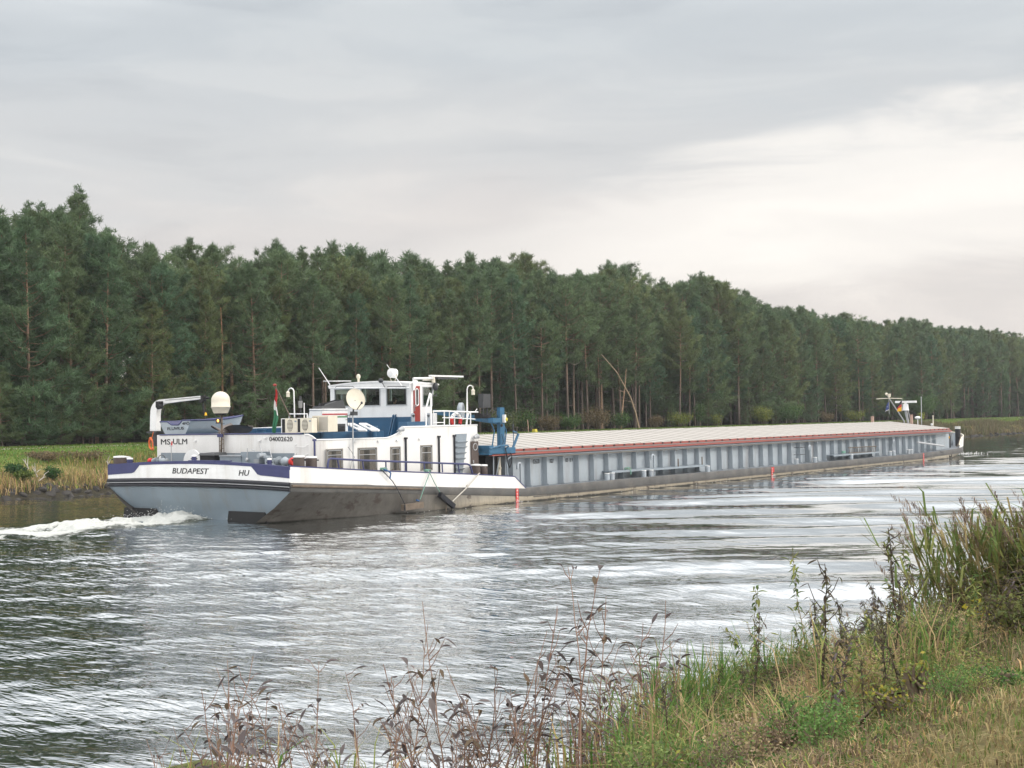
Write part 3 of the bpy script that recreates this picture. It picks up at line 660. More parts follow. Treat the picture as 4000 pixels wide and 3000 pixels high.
mb = MB(); mb.tube([(51.75, 38.75, .7), (51.72, 38.7, 2.25)], .035, 6); mb.tube([(52.15, 38.7, .75), (51.95, 38.72, 1.3), (52.2, 38.7, 2.2)], .03, 6); mb.build('drain_pipe', M['coam'], ship)
mb = MB(); mb.b2((50.9, 39.6, .7), (51.1, 48, 2.4)); mb.build('cofferdam_wall', M['coam'], ship)
# ------------------------------------------------------------------ bow
bxs = [119.3, 120, 121, 122, 123, 124, 125.2, 126.3, 127.2, 128, 128.5, 128.78]
def zbw(x): return lerp(x, [(119.3, 1.0), (120.4, 1.66), (122, 1.72), (125, 1.88), (128.8, 2.1)])
mb = MB()
for sgn in (-1, 1):
    o = [(x, YC+sgn*hb_deck(x), zt(x)-.02) for x in bxs]+[(x+.12, YC+sgn*(hb_deck(x)*1.0+.02), zbw(x)) for x in bxs]; k = len(bxs)
    mb.add(o, [(i, i+1, i+1+k, i+k) for i in range(k-1)], 0, True); mb.add([(p[0]-.02, p[1]-sgn*.07, p[2]) for p in o], [(i, i+1, i+1+k, i+k) for i in range(k-1)], 1, True)
mb.build('bow_bulwark', [M['white'], M['coam']], ship)
mb = MB()
for sgn in (-1, 1): mb.tube([(x+.12, YC+sgn*(hb_deck(x)-.02), zbw(x)+.02) for x in bxs], .06, 8)
mb.build('bow_rail', M['cream'], ship)
mb = MB(); mb.b2((120.4, 40.2, .8), (123.6, 47.6, 1.9)); mb.build('bow_house', M['coam'], ship)
p = at('g', 1925, 700, y=39.6); b = MB(); b.cyl((p.x, 39.6, .75), (p.x, 39.6, p.z), .24, seg=20); bo = b.build('bow_bollard', M['black'], ship)
c = MB(); c.cyl((p.x, 39.6, p.z), (p.x, 39.6, p.z+.09), .25, seg=20); c.cyl((p.x-.02, 39.6, p.z+.12), (p.x-.02, 39.6, p.z+.2), .25, seg=20); c.build('bollard_cap', M['whiteclean'], bo)
mb = MB(); q = at('g', 1700, 900, y=39.3); mb.tube([(q.x, 39.3, .75), (q.x, 39.3, 2.2)], .06, 8); mb.tube([(q.x, 39.3, 1.1), (q.x+1.0, 39.5, 1.1)], .04, 6); mb.tube([(q.x+.1, 39.3, 1.6), (q.x+1.2, 39.5, 2.1)], .04, 6); mb.build('bow_gear', M['darkgrey'], ship)
p = at('g', 1665, 950, y=39.1); mb = MB(); mb.ell(p, (.09, .09, .12)); mb.build('float_lamp', M['gold'], ship)
# anchor ropes and anchor at the bow
mb = MB(); a = at('g', 2020, 880, y=39.0); b = at('g', 1800, 1400, y=39.0); mb.tube([a, at('g', 1960, 1100, y=38.98), b], .05, 6); mb.tube([at('g', 1990, 930, y=39.0), at('g', 2030, 1200, y=39.1)], .035, 6); mb.build('bow_rope', M['wood'], ship)
mb = MB(); a = at('g', 1420, 1360, y=38.0); b = at('g', 1660, 1450, y=38.1); mb.tube([a, b], .035, 6); mb.tube([b, at('g', 1700, 1510, y=38.1)], .06, 6); mb.tube([at('g', 1740, 1440, y=38.1), at('g', 1730, 1510, y=38.1)], .05, 6); mb.build('anchor', M['dark'], ship)
# bow mast, radar
XM = 121.6
def mp_(u, v, y=YC): return at('m', u, v, x=XM+0.0) if y is None else at('m', u, v, y=y)
mb = MB(); foot = mp_(1120, 1075); top = mp_(610, 290); MTX = top.x; mb.tube([foot+Vector((0, 0, -.8)), foot, top], [.06, .06, .045], 8); mast = mb.build('bow_mast', M['galv'], ship)
mb = MB(); mb.ell(top, (.12, .12, .12)); mb.build('mast_ball', M['cream'], mast)
mb = MB(); a = at('m', 322, 430, x=top.x); b = at('m', 685, 410, x=top.x); c = at('m', 1062, 420, x=top.x); mb.tube([a, b, c], .032, 6); mb.build('yardarm', M['cream'], mast)
p = at('m', 692, 335, x=top.x); mb = MB(); mb.cyl(p+Vector((0, 0, -.12)), p+Vector((0, 0, .10)), .11, .13); mb.cyl(p+Vector((0, 0, .10)), p+Vector((0, 0, .17)), .15); mb.cyl(p+Vector((0, 0, -.3)), p+Vector((0, 0, -.12)), .03); mb.build('mast_lamp', M['cream'], mast)
p = at('m', 1160, 650, y=YC); mb = MB(); mb.cyl(p+Vector((0, 0, -.3)), p+Vector((0, 0, .25)), .28, .24, 16); mb.cyl(p+Vector((0, 0, -.36)), p+Vector((0, 0, -.3)), .32, .32, 16); mb.cyl(p+Vector((0, 0, .25)), p+Vector((0, 0, .36)), .12, .12); rad = mb.build('radar_base', M['whiteclean'], ship)
a = at('m', 870, 555, x=p.x); b = at('m', 1472, 540, x=p.x); mb = MB(); d = b-a; cn = (a+b)/2; mb.box((p.x, cn.y, p.z+.43), (.2, abs(d.y), .19)); mb.build('radar_scanner', M['whiteclean'], rad)
mb = MB(); mb.tube([p+Vector((0, 0, -.36)), p+Vector((.5, -.12, -2.0))], [.13, .10], 8); mb.tube([p+Vector((.3, -.12, -.36)), p+Vector((.8, -.3, -2.0))], .04, 6); mb.build('radar_leg', M['galv'], rad)
p = at('m', 1610, 390, y=43); mb = MB(); q = at('m', 1620, 1120, y=43); mb.tube([q+Vector((0, 0, -1)), p], .035, 6); mb.ell(p, (.05, .05, .09)); mb.build('signal_pole', M['galv'], ship)
p = at('m', 1328, 900, y=43.4); mb = MB(); mb.cyl((p.x, 43.4, 1.5), (p.x, 43.4, p.z), .13, seg=12); mb.cyl((p.x, 43.4, p.z), (p.x, 43.4, p.z+.06), .15, seg=12); mb.build('exhaust_post', mat('salmon_post', (.42, .28, .22), .6), ship)
p = at('m', 205, 930, y=47.5); mb = MB(); mb.cyl((p.x, 47.5, 1.5), (p.x, 47.5, p.z), .14, seg=12); mb.build('exhaust_post', bpy.data.materials['salmon_post'], ship)
p = at('m', 1510, 980, y=42.5); mb = MB(); mb.ell(p+Vector((0, 0, .03)), (.26, .26, .14)); mb.cyl((p.x, 42.5, 1.5), p, .04); mb.build('searchlight', M['whiteclean'], ship)
p = at('m', 1950, 900, y=41.2); mb = MB(); mb.cyl((p.x, 41.2, 1.5), p, .045); mb.build('bow_pole', M['cream'], ship); mb = MB(); mb.ell(p+Vector((0, 0, .1)), (.07, .07, .12)); mb.build('pole_head', M['dark'], bpy.data.objects['bow_pole'])
p = at('m', 1918, 1160, y=41.2); mb = MB(); mb.ell(p, (.12, .12, .07)); mb.cyl((p.x, p.y, 1.5), p, .04); mb.build('vent_cap', M['whiteclean'], ship)
# ------------------------------------------------------------------ stern house
YS, XR, XF = 38.9, 40.0, 50.75
PORT = 2*YC-YS
path = [(XF, PORT, 3.73), (XR+.1, PORT, 3.53), (XR, PORT-.1, 3.53), (XR, 39.75, 3.50)]
for i in range(1, 9):
    t = math.pi/2*i/8; path.append((XR+.85*(1-math.cos(t)), 39.75-.85*math.sin(t), 3.50 if i < 3 else lerp(i, [(3, 3.42), (4, 3.28), (8, 3.275)])))
path += [(44.25, YS, 3.27)]
for i in range(1, 9):
    t = math.pi/2*i/8; path.append((44.25+1.1*math.sin(t)**1.1, YS, 3.27+.45*(1-math.cos(t))**.75 if i < 8 else 3.725))
path += [(48, YS, 3.73), (XF, YS, 3.74), (XF, PORT, 3.73)]
mb = MB(); k = len(path); z0 = .9
mb.add([(x, y, z0) for x, y, z in path]+path, [(i, i+1, i+1+k, i+k) for i in range(k-1)], 0, False)
ins = []
for i, (x, y, z) in enumerate(path):
    dx = 45.4-x; dy = YC-y; ins.append((x+.06*(1 if dx > 4 else -1 if dx < -4 else 0), y+.06*(1 if dy > 0 else -1), z))
mb.add([(p[0], p[1], 3.0) for p in ins]+ins, [(i, i+1, i+1+k, i+k) for i in range(k-1)], 0, False)
mb.add(path+ins, [(i, i+1, i+1+k, i+k) for i in range(k-1)], 0, False)
house = mb.build('stern_house', M['white'], ship)
mb = MB(); mb.tube([(x, y, z) for x, y, z in path[4:]], .035, 6); mb.build('parapet_trim', M['whiteclean'], house)
mb = MB(); mb.tube([(XR-.01, y, 3.53+.02*cam_(y)) for y in np.linspace(PORT-.3, 39.72, 14)], .03, 6); mb.build('navy_trim', M['navy'], house)
mb = MB(); mb.b2((XR+.08, 39.8, 3.08), (48.5, PORT-.07, 3.14)); mb.b2((XR+.92, YS+.07, 3.08), (48.5, 39.8, 3.14)); mb.b2((48.5, YS+.07, 3.5), (XF-.05, PORT-.07, 3.6)); mb.build('house_roof', M['blue'], house)
a = at('k', 382, 1064, x=XR); b = at('l', 1603, 1030, x=XR); mb = MB(); mb.b2((XR-.004, a.y, 1.3), (XR-.0005, b.y, (a.z+b.z)/2)); mb.build('grey_dado', M['grey'], house)
p0 = at('h', 383, 1308, x=XR); p1 = at('h', 585, 1300, x=XR); hh = at('h', 383, 1192, x=XR).z-p0.z
text('MS', 'lettering', house, M['text'], (XR-.006, p0.y, p0.z), (0, -1, .0), (0, 0, 1), hh, p0.y-p1.y, bold=.022)
q0 = at('h', 645, 1302, x=XR); q1 = at('h', 948, 1290, x=XR)
text('ULM', 'lettering', house, M['text'], (XR-.006, q0.y, q0.z), (0, -1, .0), (0, 0, 1), hh, q0.y-q1.y, bold=.022)
q = at('h', 598, 1300, x=XR); mb = MB(); mb.b2((XR-.006, q.y-.012, q.z), (XR-.001, q.y+.012, q.z+.03)); mb.build('lettering', M['text'], house)
q0 = at('l', 1065, 795, x=XR); q1 = at('l', 1565, 795, x=XR); h2 = at('l', 1065, 700, x=XR).z-q0.z
text('04002620', 'lettering', house, M['text'], (XR-.006, q0.y, q0.z), (0, -1, 0), (0, 0, 1), h2, q0.y-q1.y, bold=.02)
for kk, u, v in (('h', 1110, 1228), ('l', 845, 783), ('l', 970, 718)):
    q = at(kk, u, v, x=XR-.05); mb = MB(); mb.box((XR-.04, q.y, q.z), (.08, .15, .055)); mb.build('wall_light', M['whiteclean'], house)
for u, v in ((790, 893), (1047, 893), (1250, 885), (1492, 870)):
    q = at('b', u, v, y=YS-.03); mb = MB(); mb.box((q.x, YS-.04, q.z), (.14, .08, .06)); mb.build('wall_light', M['whiteclean'], house)
# rungs by the rounded corner
for v in (910, 1100, 1290):
    a = at('l', 1605, v+10, x=XR-.1); b = at('l', 1815, v+10, x=XR-.1); mb = MB(); mb.tube([(XR+.02, a.y-.0, a.z+.16), (XR-.1, a.y, a.z), (XR-.1, b.y, a.z), (XR+.15, b.y-.1, a.z+.16)], .016, 6); mb.build('rung', M['whiteclean'], house)
# down pipes
for u, v0, v1 in ((355, 885, 1055), (1342, 865, 1215), (1700, 848, 1225), (1867, 838, 1235)):
    a = at('b', u, v0, y=YS-.05); mb = MB(); mb.tube([(a.x, YS-.05, a.z), (a.x, YS-.05, 1.0)], .042, 8); mb.box((a.x, YS-.05, a.z+.01), (.14, .1, .08)); mb.build('down_pipe', M['navy'] if u == 355 else M['blackband'], house)
# cabin windows
for (u0, v0, u1, v1) in ((478, 980, 660, 1200), (820, 966, 1030, 1212), (1172, 955, 1284, 1215), (1497, 938, 1627, 1205)):
    a = at('b', u0, v0, y=YS); b = at('b', u1, v1, y=YS); x0, x1, zt_, zb_2 = a.x, b.x, a.z, max(b.z, 1.15)
    w = MB(); t = .042
    for (c0, c1) in (((x0, zb_2), (x0+t, zt_)), ((x1-t, zb_2), (x1, zt_)), ((x0+t, zt_-t), (x1-t, zt_)), ((x0+t, zb_2), (x1-t, zb_2+t))):
        w.b2((c0[0], YS-.035, c0[1]), (c1[0], YS-.002, c1[1]))
    win = w.build('window', M['frame'], house)
    g = MB(); g.b2((x0+t, YS-.012, zb_2+t), (x1-t, YS-.003, zt_-t)); g.build('pane', M['curtain'], win)
    for (f0_, f1_) in ((.0, .30), (.62, 1.0)):
        xa, xb_ = x0+t+.02+(x1-x0-2*t-.04)*f0_, x0+t+.02+(x1-x0-2*t-.04)*f1_; c_ = MB(); n_ = 12; cv = [(xa+(xb_-xa)*q_/n_, YS-.0135-.0035*(q_ % 2), z_) for z_ in (zb_2+t, zt_-t-.06) for q_ in range(n_+1)]; c_.add(cv, [(q_, q_+1, q_+n_+2, q_+n_+1) for q_ in range(n_)]); c_.build('curtain', M['drape'], win)
    s_ = MB(); zm = zb_2+(zt_-zb_2)*.70; xi0, xi1 = x0+t+.04, x1-t-.03
    s_.tube([(xi0, YS-.022, zb_2+.1), (xi0, YS-.022, zt_-t-.08), (xi0+.06, YS-.022, zt_-t-.03), (xi1-.06, YS-.022, zt_-t-.03), (xi1, YS-.022, zt_-t-.08), (xi1, YS-.022, zb_2+.1)], .013, 5); s_.tube([(xi0, YS-.022, zm), (xi1, YS-.022, zm)], .016, 5)
    s_.build('sash', M['galv'], win)
# louvred ladder recess with slanted forward edge, brown door with porthole
a = at('b', 1872, 816, y=YS); b = at('b', 2000, 812, y=YS); c = at('b', 1945, 1235, y=YS); d = at('b', 1872, 1235, y=YS)
mb = MB(); mb.prism([(a.x, YS-.012, a.z), (b.x, YS-.012, a.z), (c.x, YS-.012, 1.2), (a.x, YS-.012, 1.2)], (0, .01, 0)); st = mb.build('ladder_recess', M['grey'], house)
for v in (898, 955, 1018, 1078, 1135, 1190):
    q = at('b', 1872, v, y=YS); f = (a.z-q.z)/(a.z-1.2); xr = b.x+(c.x-b.x)*f
    m2 = MB(); m2.hexa([(a.x+.04, YS-.013, q.z-.10), (xr-.04, YS-.013, q.z-.10), (xr-.04, YS-.010, q.z-.10), (a.x+.04, YS-.010, q.z-.10), (a.x+.04, YS-.16, q.z), (xr-.02, YS-.16, q.z), (xr-.02, YS-.012, q.z+.02), (a.x+.04, YS-.012, q.z+.02)]); m2.build('step', M['coam'], st)
a = at('b', 2045, 897, y=YS-.05); b = at('b', 2125, 1235, y=YS-.05); mb = MB(); mb.b2((a.x, YS-.075, 1.05), (b.x, YS-.03, a.z)); door = mb.build('door', M['brown'], house)
q = at('b', 2092, 955, y=YS-.08); mb = MB(); mb.torus((q.x, YS-.08, q.z), (0, 1, 0), .155, .02, 20, 6); mb.build('porthole', M['galv'], door)
mb = MB(); h = at('b', 2072, 1115, y=YS-.1); mb.b2((h.x-.02, YS-.12, h.z-.06), (h.x+.02, YS-.076, h.z+.06)); mb.build('handle', M['galv'], door)
# flood lights
for kk, u, v in (('b', 1283, 770), ('b', 2095, 848)):
    q = at(kk, u, v, y=YS-.15); mb = MB(); mb.cyl((q.x-.1, YS-.15, q.z-.02), (q.x+.11, YS-.2, q.z+.04), .07, .125, 14); mb.cyl((q.x-.05, YS, q.z-.05), (q.x-.05, YS-.15, q.z), .025, seg=6); mb.torus((q.x, YS-.14, q.z-.16), (0, 1, 0), .06, .008, 12, 4); mb.build('flood_light', M['galv'], house)
# roof clutter: skylight, vents, black louvre box
a = at('b', 1103, 782, y=39.6); mb = MB(); mb.b2((41.0, 39.6, 3.14), (a.x, 43.6, a.z)); sk = mb.build('skylight', M['blue'], house)
q = at('b', 1000, 740, y=39.4); mb = MB(); mb.cyl((q.x, 39.4, 3.14), (q.x, 39.4, q.z-.04), .11, seg=16); mb.cyl((q.x, 39.4, q.z-.04), (q.x, 39.4, q.z+.05), .15, seg=16); mb.build('roof_vent', M['blue'], house)
q = at('l', 890, 520, x=42.5); mb = MB(); mb.cyl((42.5, q.y, 3.14), (42.5, q.y, q.z), .2, seg=16); mb.cyl((42.5, q.y, q.z-.08), (42.5, q.y, q.z+.02), .23, seg=16); mb.build('roof_vent', M['blue'], house)
mb = MB(); mb.b2((44.5, 42, 3.14), (45, 48.3, 3.75)); mb.b2((43.2, 45.5, 3.14), (44.5, 48.6, 3.45)); mb.build('roof_box', M['blue'], house)
mb = MB(); a = at('l', 710, 520, x=45.1); b = at('l', 1335, 490, x=45.1); mb.tube([a, b], .035, 6); mb.tube([a, a+Vector((0, 0, -.6))], .03, 6); mb.tube([b, b+Vector((0, 0, -.6))], .03, 6); mb.build('roof_rail', M['whiteclean'], house)
a = at('b', 552, 708, y=39.9); b = at('b', 690, 790, y=39.9); mb = MB(); mb.b2((a.x, 39.9, b.z), (b.x, 40.5, a.z)); lv = mb.build('louvre_box', M['darkgrey'], house)
for j in range(4): m2 = MB(); z_ = b.z+.05+(a.z-b.z-.08)*j/4; m2.hexa([(a.x+.04, 39.86, z_), (b.x-.04, 39.86, z_), (b.x-.04, 39.899, z_), (a.x+.04, 39.899, z_), (a.x+.04, 39.89, z_+.035), (b.x-.04, 39.89, z_+.035), (b.x-.04, 39.899, z_+.035), (a.x+.04, 39.899, z_+.035)]); m2.build('louvre', M['black'], lv)
# funnel with tricolour bands and slanted cowl
XFU = 42.9
def fy(u, v): q = at('b', u, v, x=XFU); return q
bl, br, tl, tr = fy(268, 690), fy(425, 690), fy(292, 556), fy(428, 556)
def frus(mb, l0, r0, z0, l1, r1, z1, d0=1.75, d1=1.6, mi=0):
    mb.hexa([(XFU, l0, z0), (XFU+d0, l0, z0), (XFU+d0, r0, z0), (XFU, r0, z0), (XFU+(d0-d1)/2, l1, z1), (XFU+(d0+d1)/2, l1, z1), (XFU+(d0+d1)/2, r1, z1), (XFU+(d0-d1)/2, r1, z1)], mi)
def fl(z): f = (z-bl.z)/(tl.z-bl.z); return bl.y+(tl.y-bl.y)*f, br.y+(tr.y-br.y)*f
mb = MB(); l0, r0 = fl(3.14); frus(mb, l0, r0, 3.14, tl.y, tr.y, tl.z); fun = mb.build('funnel', M['whiteclean'], house)
mb = MB(); mb.tube([(XFU+.07, tl.y, tl.z), (XFU+.07, tr.y, tl.z), (XFU+1.68, tr.y, tl.z), (XFU+1.68, tl.y, tl.z), (XFU+.07, tl.y, tl.z)], .04, 6); mb.build('funnel_rim', M['whiteclean'], fun)
for (v0, v1, m_) in ((597, 611, 'flagred'), (626, 640, 'stripgreen')):
    a = fy(430, v0); b = fy(430, v1); mb = MB(); ya, yb = fl(a.z)[1], fl(b.z)[1]; xa = XFU+.06
    mb.hexa([(xa, yb-.012, b.z), (XFU+1.66, yb-.012, b.z), (XFU+1.66, yb-.002, b.z), (xa, yb-.002, b.z), (xa, ya-.012, a.z), (XFU+1.66, ya-.012, a.z), (XFU+1.66, ya-.002, a.z), (xa, ya-.002, a.z)]); mb.build('funnel_band', M[m_], fun)
cz = tl.z+.03; ct = at('b', 580, 446, x=XFU+1.45); yl, yr = tl.y-.10, tr.y+.06
mb = MB(); pts = [(XFU+.12, yl, cz), (XFU+1.62, yl, cz), (XFU+1.62, yr, cz), (XFU+.12, yr, cz), (XFU+.16, yl-.04, cz+.12), (XFU+1.5, yl-.04, ct.z), (XFU+1.5, yr+.04, ct.z), (XFU+.16, yr+.04, cz+.12)]
mb.add(pts, [(0, 1, 5, 4), (1, 2, 6, 5), (2, 3, 7, 6), (3, 0, 4, 7)]); mb.build('funnel_cowl', M['darkgrey'], fun)
mb = MB(); mb.add([Vector(p)+Vector((0, 0, -.05)) for p in pts[4:]], [(0, 1, 2, 3)]); mb.cyl((XFU+.45, yl-.2, cz), (XFU+.5, yl-.22, cz+.24), .14, seg=14); mb.build('exhaust', M['black'], fun)
# air conditioners on the after parapet
def aircon(u0, v0, u1, v1, ufan, label=None, x=40.12):
    a = at('l', u0, v0, x=x); b = at('l', u1, v1, x=x); mb = MB(); mb.b2((x, a.y, b.z), (x+.30, b.y, a.z)); un = mb.build('air_conditioner', M['cream'], house)
    c = at('l', ufan, (v0+v1)/2-10, x=x); r_ = .30; mb = MB(); h_ = (a.z-b.z)*.40
    mb.prism([(x-.012, c.y+.17*math.cos(t), c.z+h_*math.sin(t)) for t in np.linspace(0, 2*math.pi, 25)[:-1]], (.011, 0, 0)); mb.build('fan_grille', M['darkgrey'], un)
    mb = MB()
    for j in range(9): zz = -h_+2*h_*(j+.5)/9; w_ = .17*math.sqrt(max(0, 1-(zz/h_)**2)); mb.b2((x-.02, c.y-w_, c.z+zz-.013), (x-.013, c.y+w_, c.z+zz+.013))
    mb.build('grille_bars', M['cream'], un)
    mb = MB(); mb.b2((x-.008, b.y+.05, a.z-.16), (x-.001, b.y+.16, a.z-.10)); mb.build('badge', M['grey'], un)
    mb = MB(); mb.b2((x+.02, a.y+.02, b.z+.02), (x+.28, a.y+.20, a.z-.03)); mb.build('coil_side', M['black'], un)
    mb = MB(); mb.b2((x+.0, a.y+.2, b.z), (x+.03, a.y+.235, a.z)); mb.b2((x, a.y, a.z-.03), (x+.3, a.y+.235, a.z)); mb.b2((x, a.y, b.z), (x+.3, a.y+.235, b.z+.02)); mb.build('bracket', M['whiteclean'], un)
aircon(1402, 300, 1670, 620, 1508); aircon(1728, 292, 1985, 608, 1832)
a = at('b', 332, 620, x=40.7); b = at('b', 505, 792, x=40.7); mb = MB(); mb.b2((40.7, a.y, b.z), (41.25, b.y, a.z)); un = mb.build('air_conditioner', M['cream'], house)
c = at('b', 385, 620, x=40.7); mb = MB(); mb.b2((40.688, a.y-.02, b.z+.05), (40.699, c.y, a.z-.05)); mb.build('coil_side', M['black'], un)
mb = MB()
for j in range(9): z_ = b.z+.05+(a.z-b.z-.1)*j/8; mb.b2((40.678, a.y-.02, z_-.012), (40.687, c.y, z_+.012))
for j in range(4): y_ = a.y-.02+(c.y-a.y+.02)*j/3; mb.b2((40.670, y_-.012, b.z+.05), (40.677, y_+.012, a.z-.05))
mb.build('guard_grid', M['cream'], un)
c = at('b', 405, 620, x=40.7); mb = MB(); mb.b2((40.688, c.y, b.z+.06), (40.699, b.y+.03, a.z-.06)); mb.build('fan_panel', mat('taupe_plastic', (.42, .39, .34), .6, bump=.3, bscale=60), un)
# lamp posts
def lamp_post(pts, lamp, x, par=None):
    P_ = [at('b', u, v, x=x) for u, v in pts]; mb = MB(); mb.tube(P_, .028, 8); lp = mb.build('lamp_post', M['whiteclean'], house)
    q = at('b', *lamp, x=x); m2 = MB(); m2.cyl(q+Vector((0, 0, -.1)), q+Vector((0, 0, .08)), .075, .07, 12); m2.cyl(q+Vector((0, 0, .08)), q+Vector((0, 0, .16)), .09, .03, 12); m2.build('lantern', M['cream'], lp)
lamp_post([(140, 640), (136, 470), (132, 352), (122, 330), (105, 321), (85, 328), (72, 350), (69, 365)], (69, 392), 41.3)
q = [(1998, 718), (2004, 560), (2004, 330), (2012, 304), (2032, 291), (2054, 297), (2066, 322), (2068, 336)]
def lp2():
    P_ = [at('b', u, v, y=39.0) for u, v in q]; mb = MB(); mb.tube(P_, [.045, .045]+[.024]*6, 8); lp = mb.build('lamp_post', M['whiteclean'], house)
    c = at('b', 2068, 368, y=39.0); m2 = MB(); m2.cyl(c+Vector((0, 0, -.11)), c+Vector((0, 0, .09)), .085, .08, 12); m2.cyl(c+Vector((0, 0, .09)), c+Vector((0, 0, .17)), .1, .03, 12); m2.torus(c+Vector((0, 0, .24)), (0, 1, 0), .06, .012, 12, 5); m2.build('lantern', M['cream'], lp)
lp2()
p = at('b', 203, 490, x=41.6); mb = MB(); mb.cyl(p+Vector((0, 0, -.9)), p+Vector((0, 0, -.15)), .03, seg=8); mb.cyl(p+Vector((0, 0, .12)), p+Vector((0, 0, .32)), .06, seg=10); hs = mb.build('stern_light', M['darkgrey'], house)
mb = MB(); mb.cyl(p+Vector((0, 0, -.18)), p+Vector((0, 0, .12)), .085, .10, 14); mb.build('chrome_drum', M['steel'], hs)
p = at('b', 243, 480, x=40.3); mb = MB(); mb.cyl((40.3, p.y, 3.3), p, .022, seg=6); mb.build('whip_aerial', M['whiteclean'], house)
mb = MB(); a = at('l', 1500, 205, x=41.4); b = at('l', 1880, 205, x=41.4); mb.tube([a+Vector((0, .1, -.5)), a, b, b+Vector((0, 0, -.6))], .03, 6); mb.build('roof_rail', M['whiteclean'], house)
# satellite dish on a pole against the side wall
b0 = at('b', 775, 1195, y=38.74); b1 = at('b', 768, 590, y=38.74); dc = at('b', 801, 440, y=38.55)
mb = MB(); mb.tube([(b0.x, 38.74, 1.2), (b0.x, 38.74, 2.9), (b1.x, 38.74, b1.z)], .028, 8); dp = mb.build('dish_pole', M['galv'], house)
dn = Vector((-.42, -.83, .30)).normalized(); ax_ = Vector((.85, -.5, 0)); ax_ = (ax_-dn*ax_.dot(dn)).normalized(); ay_ = dn.cross(ax_)
mb = MB(); vs = []; RN, SG = 6, 36
for i in range(RN+1):
    for j in range(SG):
        w_ = 2*math.pi*j/SG; r_ = i/RN; vs.append(dc+(ax_*math.cos(w_)*.405+ay_*math.sin(w_)*.46)*r_-dn*(.10*(1-r_*r_)))
mb.add(vs, [(i*SG+j, i*SG+(j+1) % SG, (i+1)*SG+(j+1) % SG, (i+1)*SG+j) for i in range(RN) for j in range(SG)], 0, True)
mb.tube([vs[RN*SG+j] for j in list(range(SG))+[0]], .012, 5); mb.build('satellite_dish', M['cream'], dp)
mb = MB(); e0 = dc-ay_*.46*(1 if ay_.z > 0 else -1); e1 = at('b', 865, 480, y=38.2); mb.tube([e0, e1], .02, 6); mb.ell(e1, (.05, .05, .06)); mb.build('dish_arm', M['darkgrey'], dp)
mb = MB(); mb.box((b1.x+.03, 38.70, b1.z-.02), (.26, .2, .16)); mb.tube([(b1.x, 38.74, b1.z-.1), dc-dn*.12], .04, 6); mb.build('dish_bracket', M['darkgrey'], dp)
mb = MB()
for dz in (-.10, -.28): mb.tube([(b1.x-.42, 38.76, b1.z+dz), (b1.x+.12, 38.76, b1.z+dz+.03)], .012, 5)
mb.tube([(b1.x-.3, 38.76, b1.z-.06), (b1.x-.27, 38.8, b1.z-.55)], .012, 5); mb.tube([(b1.x-.15, 38.76, b1.z-.06), (b1.x-.12, 38.8, b1.z-.7)], .012, 5)
mb.tube([(b0.x-.25, 38.8, 2.95), (b0.x-.1, 38.74, 2.75), (b0.x+.1, 38.75, 2.5), (b0.x-.1, 38.76, 2.3), (b0.x-.16, 38.77, 1.9), (b0.x, 38.77, 1.6), (b0.x+.13, 38.77, 1.9), (b0.x+.06, 38.77, 2.3)], .009, 4); mb.build('aerial_frame', M['darkgrey'], dp)
# sun deck frames (white) stowed on the skylight
for (u0, u1) in ((705, 880), (840, 1010)):
    c0 = at('b', u0+5, 708, x=43.2); lg = thing('slatted_frame', tuple(at('b', u0+90, 775, x=42.9)), 'white slatted frame lying on the blue skylight %s' % ('behind the dish pole' if u0 < 800 else 'beside the blue roof vent'), 'slatted frame', 'slatted frames on the blue skylight')
    A = at('b', u0+140, 778, x=42.4); Bq = at('b', u0+210, 776, x=42.4); Cq = at('b', u0+5, 708, x=43.9); Dq = at('b', u0+75, 708, x=43.9)
    mb = MB(); mb.tube([A, Cq], .05, 6); mb.tube([Bq, Dq], .05, 6); mb.tube([A, Bq], .05, 6); mb.tube([Cq, Dq], .05, 6); mb.build('frame', M['whiteclean'], lg)
    mb = MB()
    for f in (.12, .3, .8, .92): mb.tube([A.lerp(Cq, f), Bq.lerp(Dq, f)], .04, 5)
    mb.build('slat', M['whiteclean'], lg)
# ------------------------------------------------------------------ wheelhouse
XW, YWR = 48.5, 41.0
wr = at('b', 1400, 630, x=XW); YWL = at('b', 526, 400, x=XW).y; ZB = wr.z; ZT = 5.68
YWR = wr.y; XWF = 50.25
mb = MB(); mb.b2((XW-.02, YWL-.02, 3.12), (XWF-.3, YWR+.02, ZB)); wbase = mb.build('wheelhouse_base', M['blue'], house)
mb = MB()
for u in (1213,):
    for du in (-9, 14):
        q = at('b', u+du, 615, x=XW-.1); q2 = at('b', u+du-16, 760, x=XW-.5); mb.prism([(XW-.02, q.y, q.z+.05), (XW-.10, q.y, q.z), (XW-.5, q.y, 3.15), (XW-.02, q.y, 3.15)], (0, .05, 0))
mb.build('hinge_bracket', M['blue'], wbase)
wins = [(572, 318, 815, 513), (855, 318, 1068, 513), (1130, 318, 1355, 512)]
W3 = []
for (u0, v0, u1, v1) in wins:
    a = at('b', u0, v0, x=XW); b = at('b', u1, v1, x=XW); W3.append((a.y, b.y))
za = at('b', 960, 318, x=XW).z; zb2 = at('b', 960, 514, x=XW).z
mb = MB(); TH = .06
mb.b2((XW, YWL, ZB), (XW+TH, YWR, zb2)); mb.b2((XW, YWL, za), (XW+TH, YWR, ZT))
yy = [YWL]+[q for w_ in W3 for q in w_]+[YWR]
for i in range(0, len(yy), 2): mb.b2((XW, yy[i], zb2), (XW+TH, yy[i+1], za))
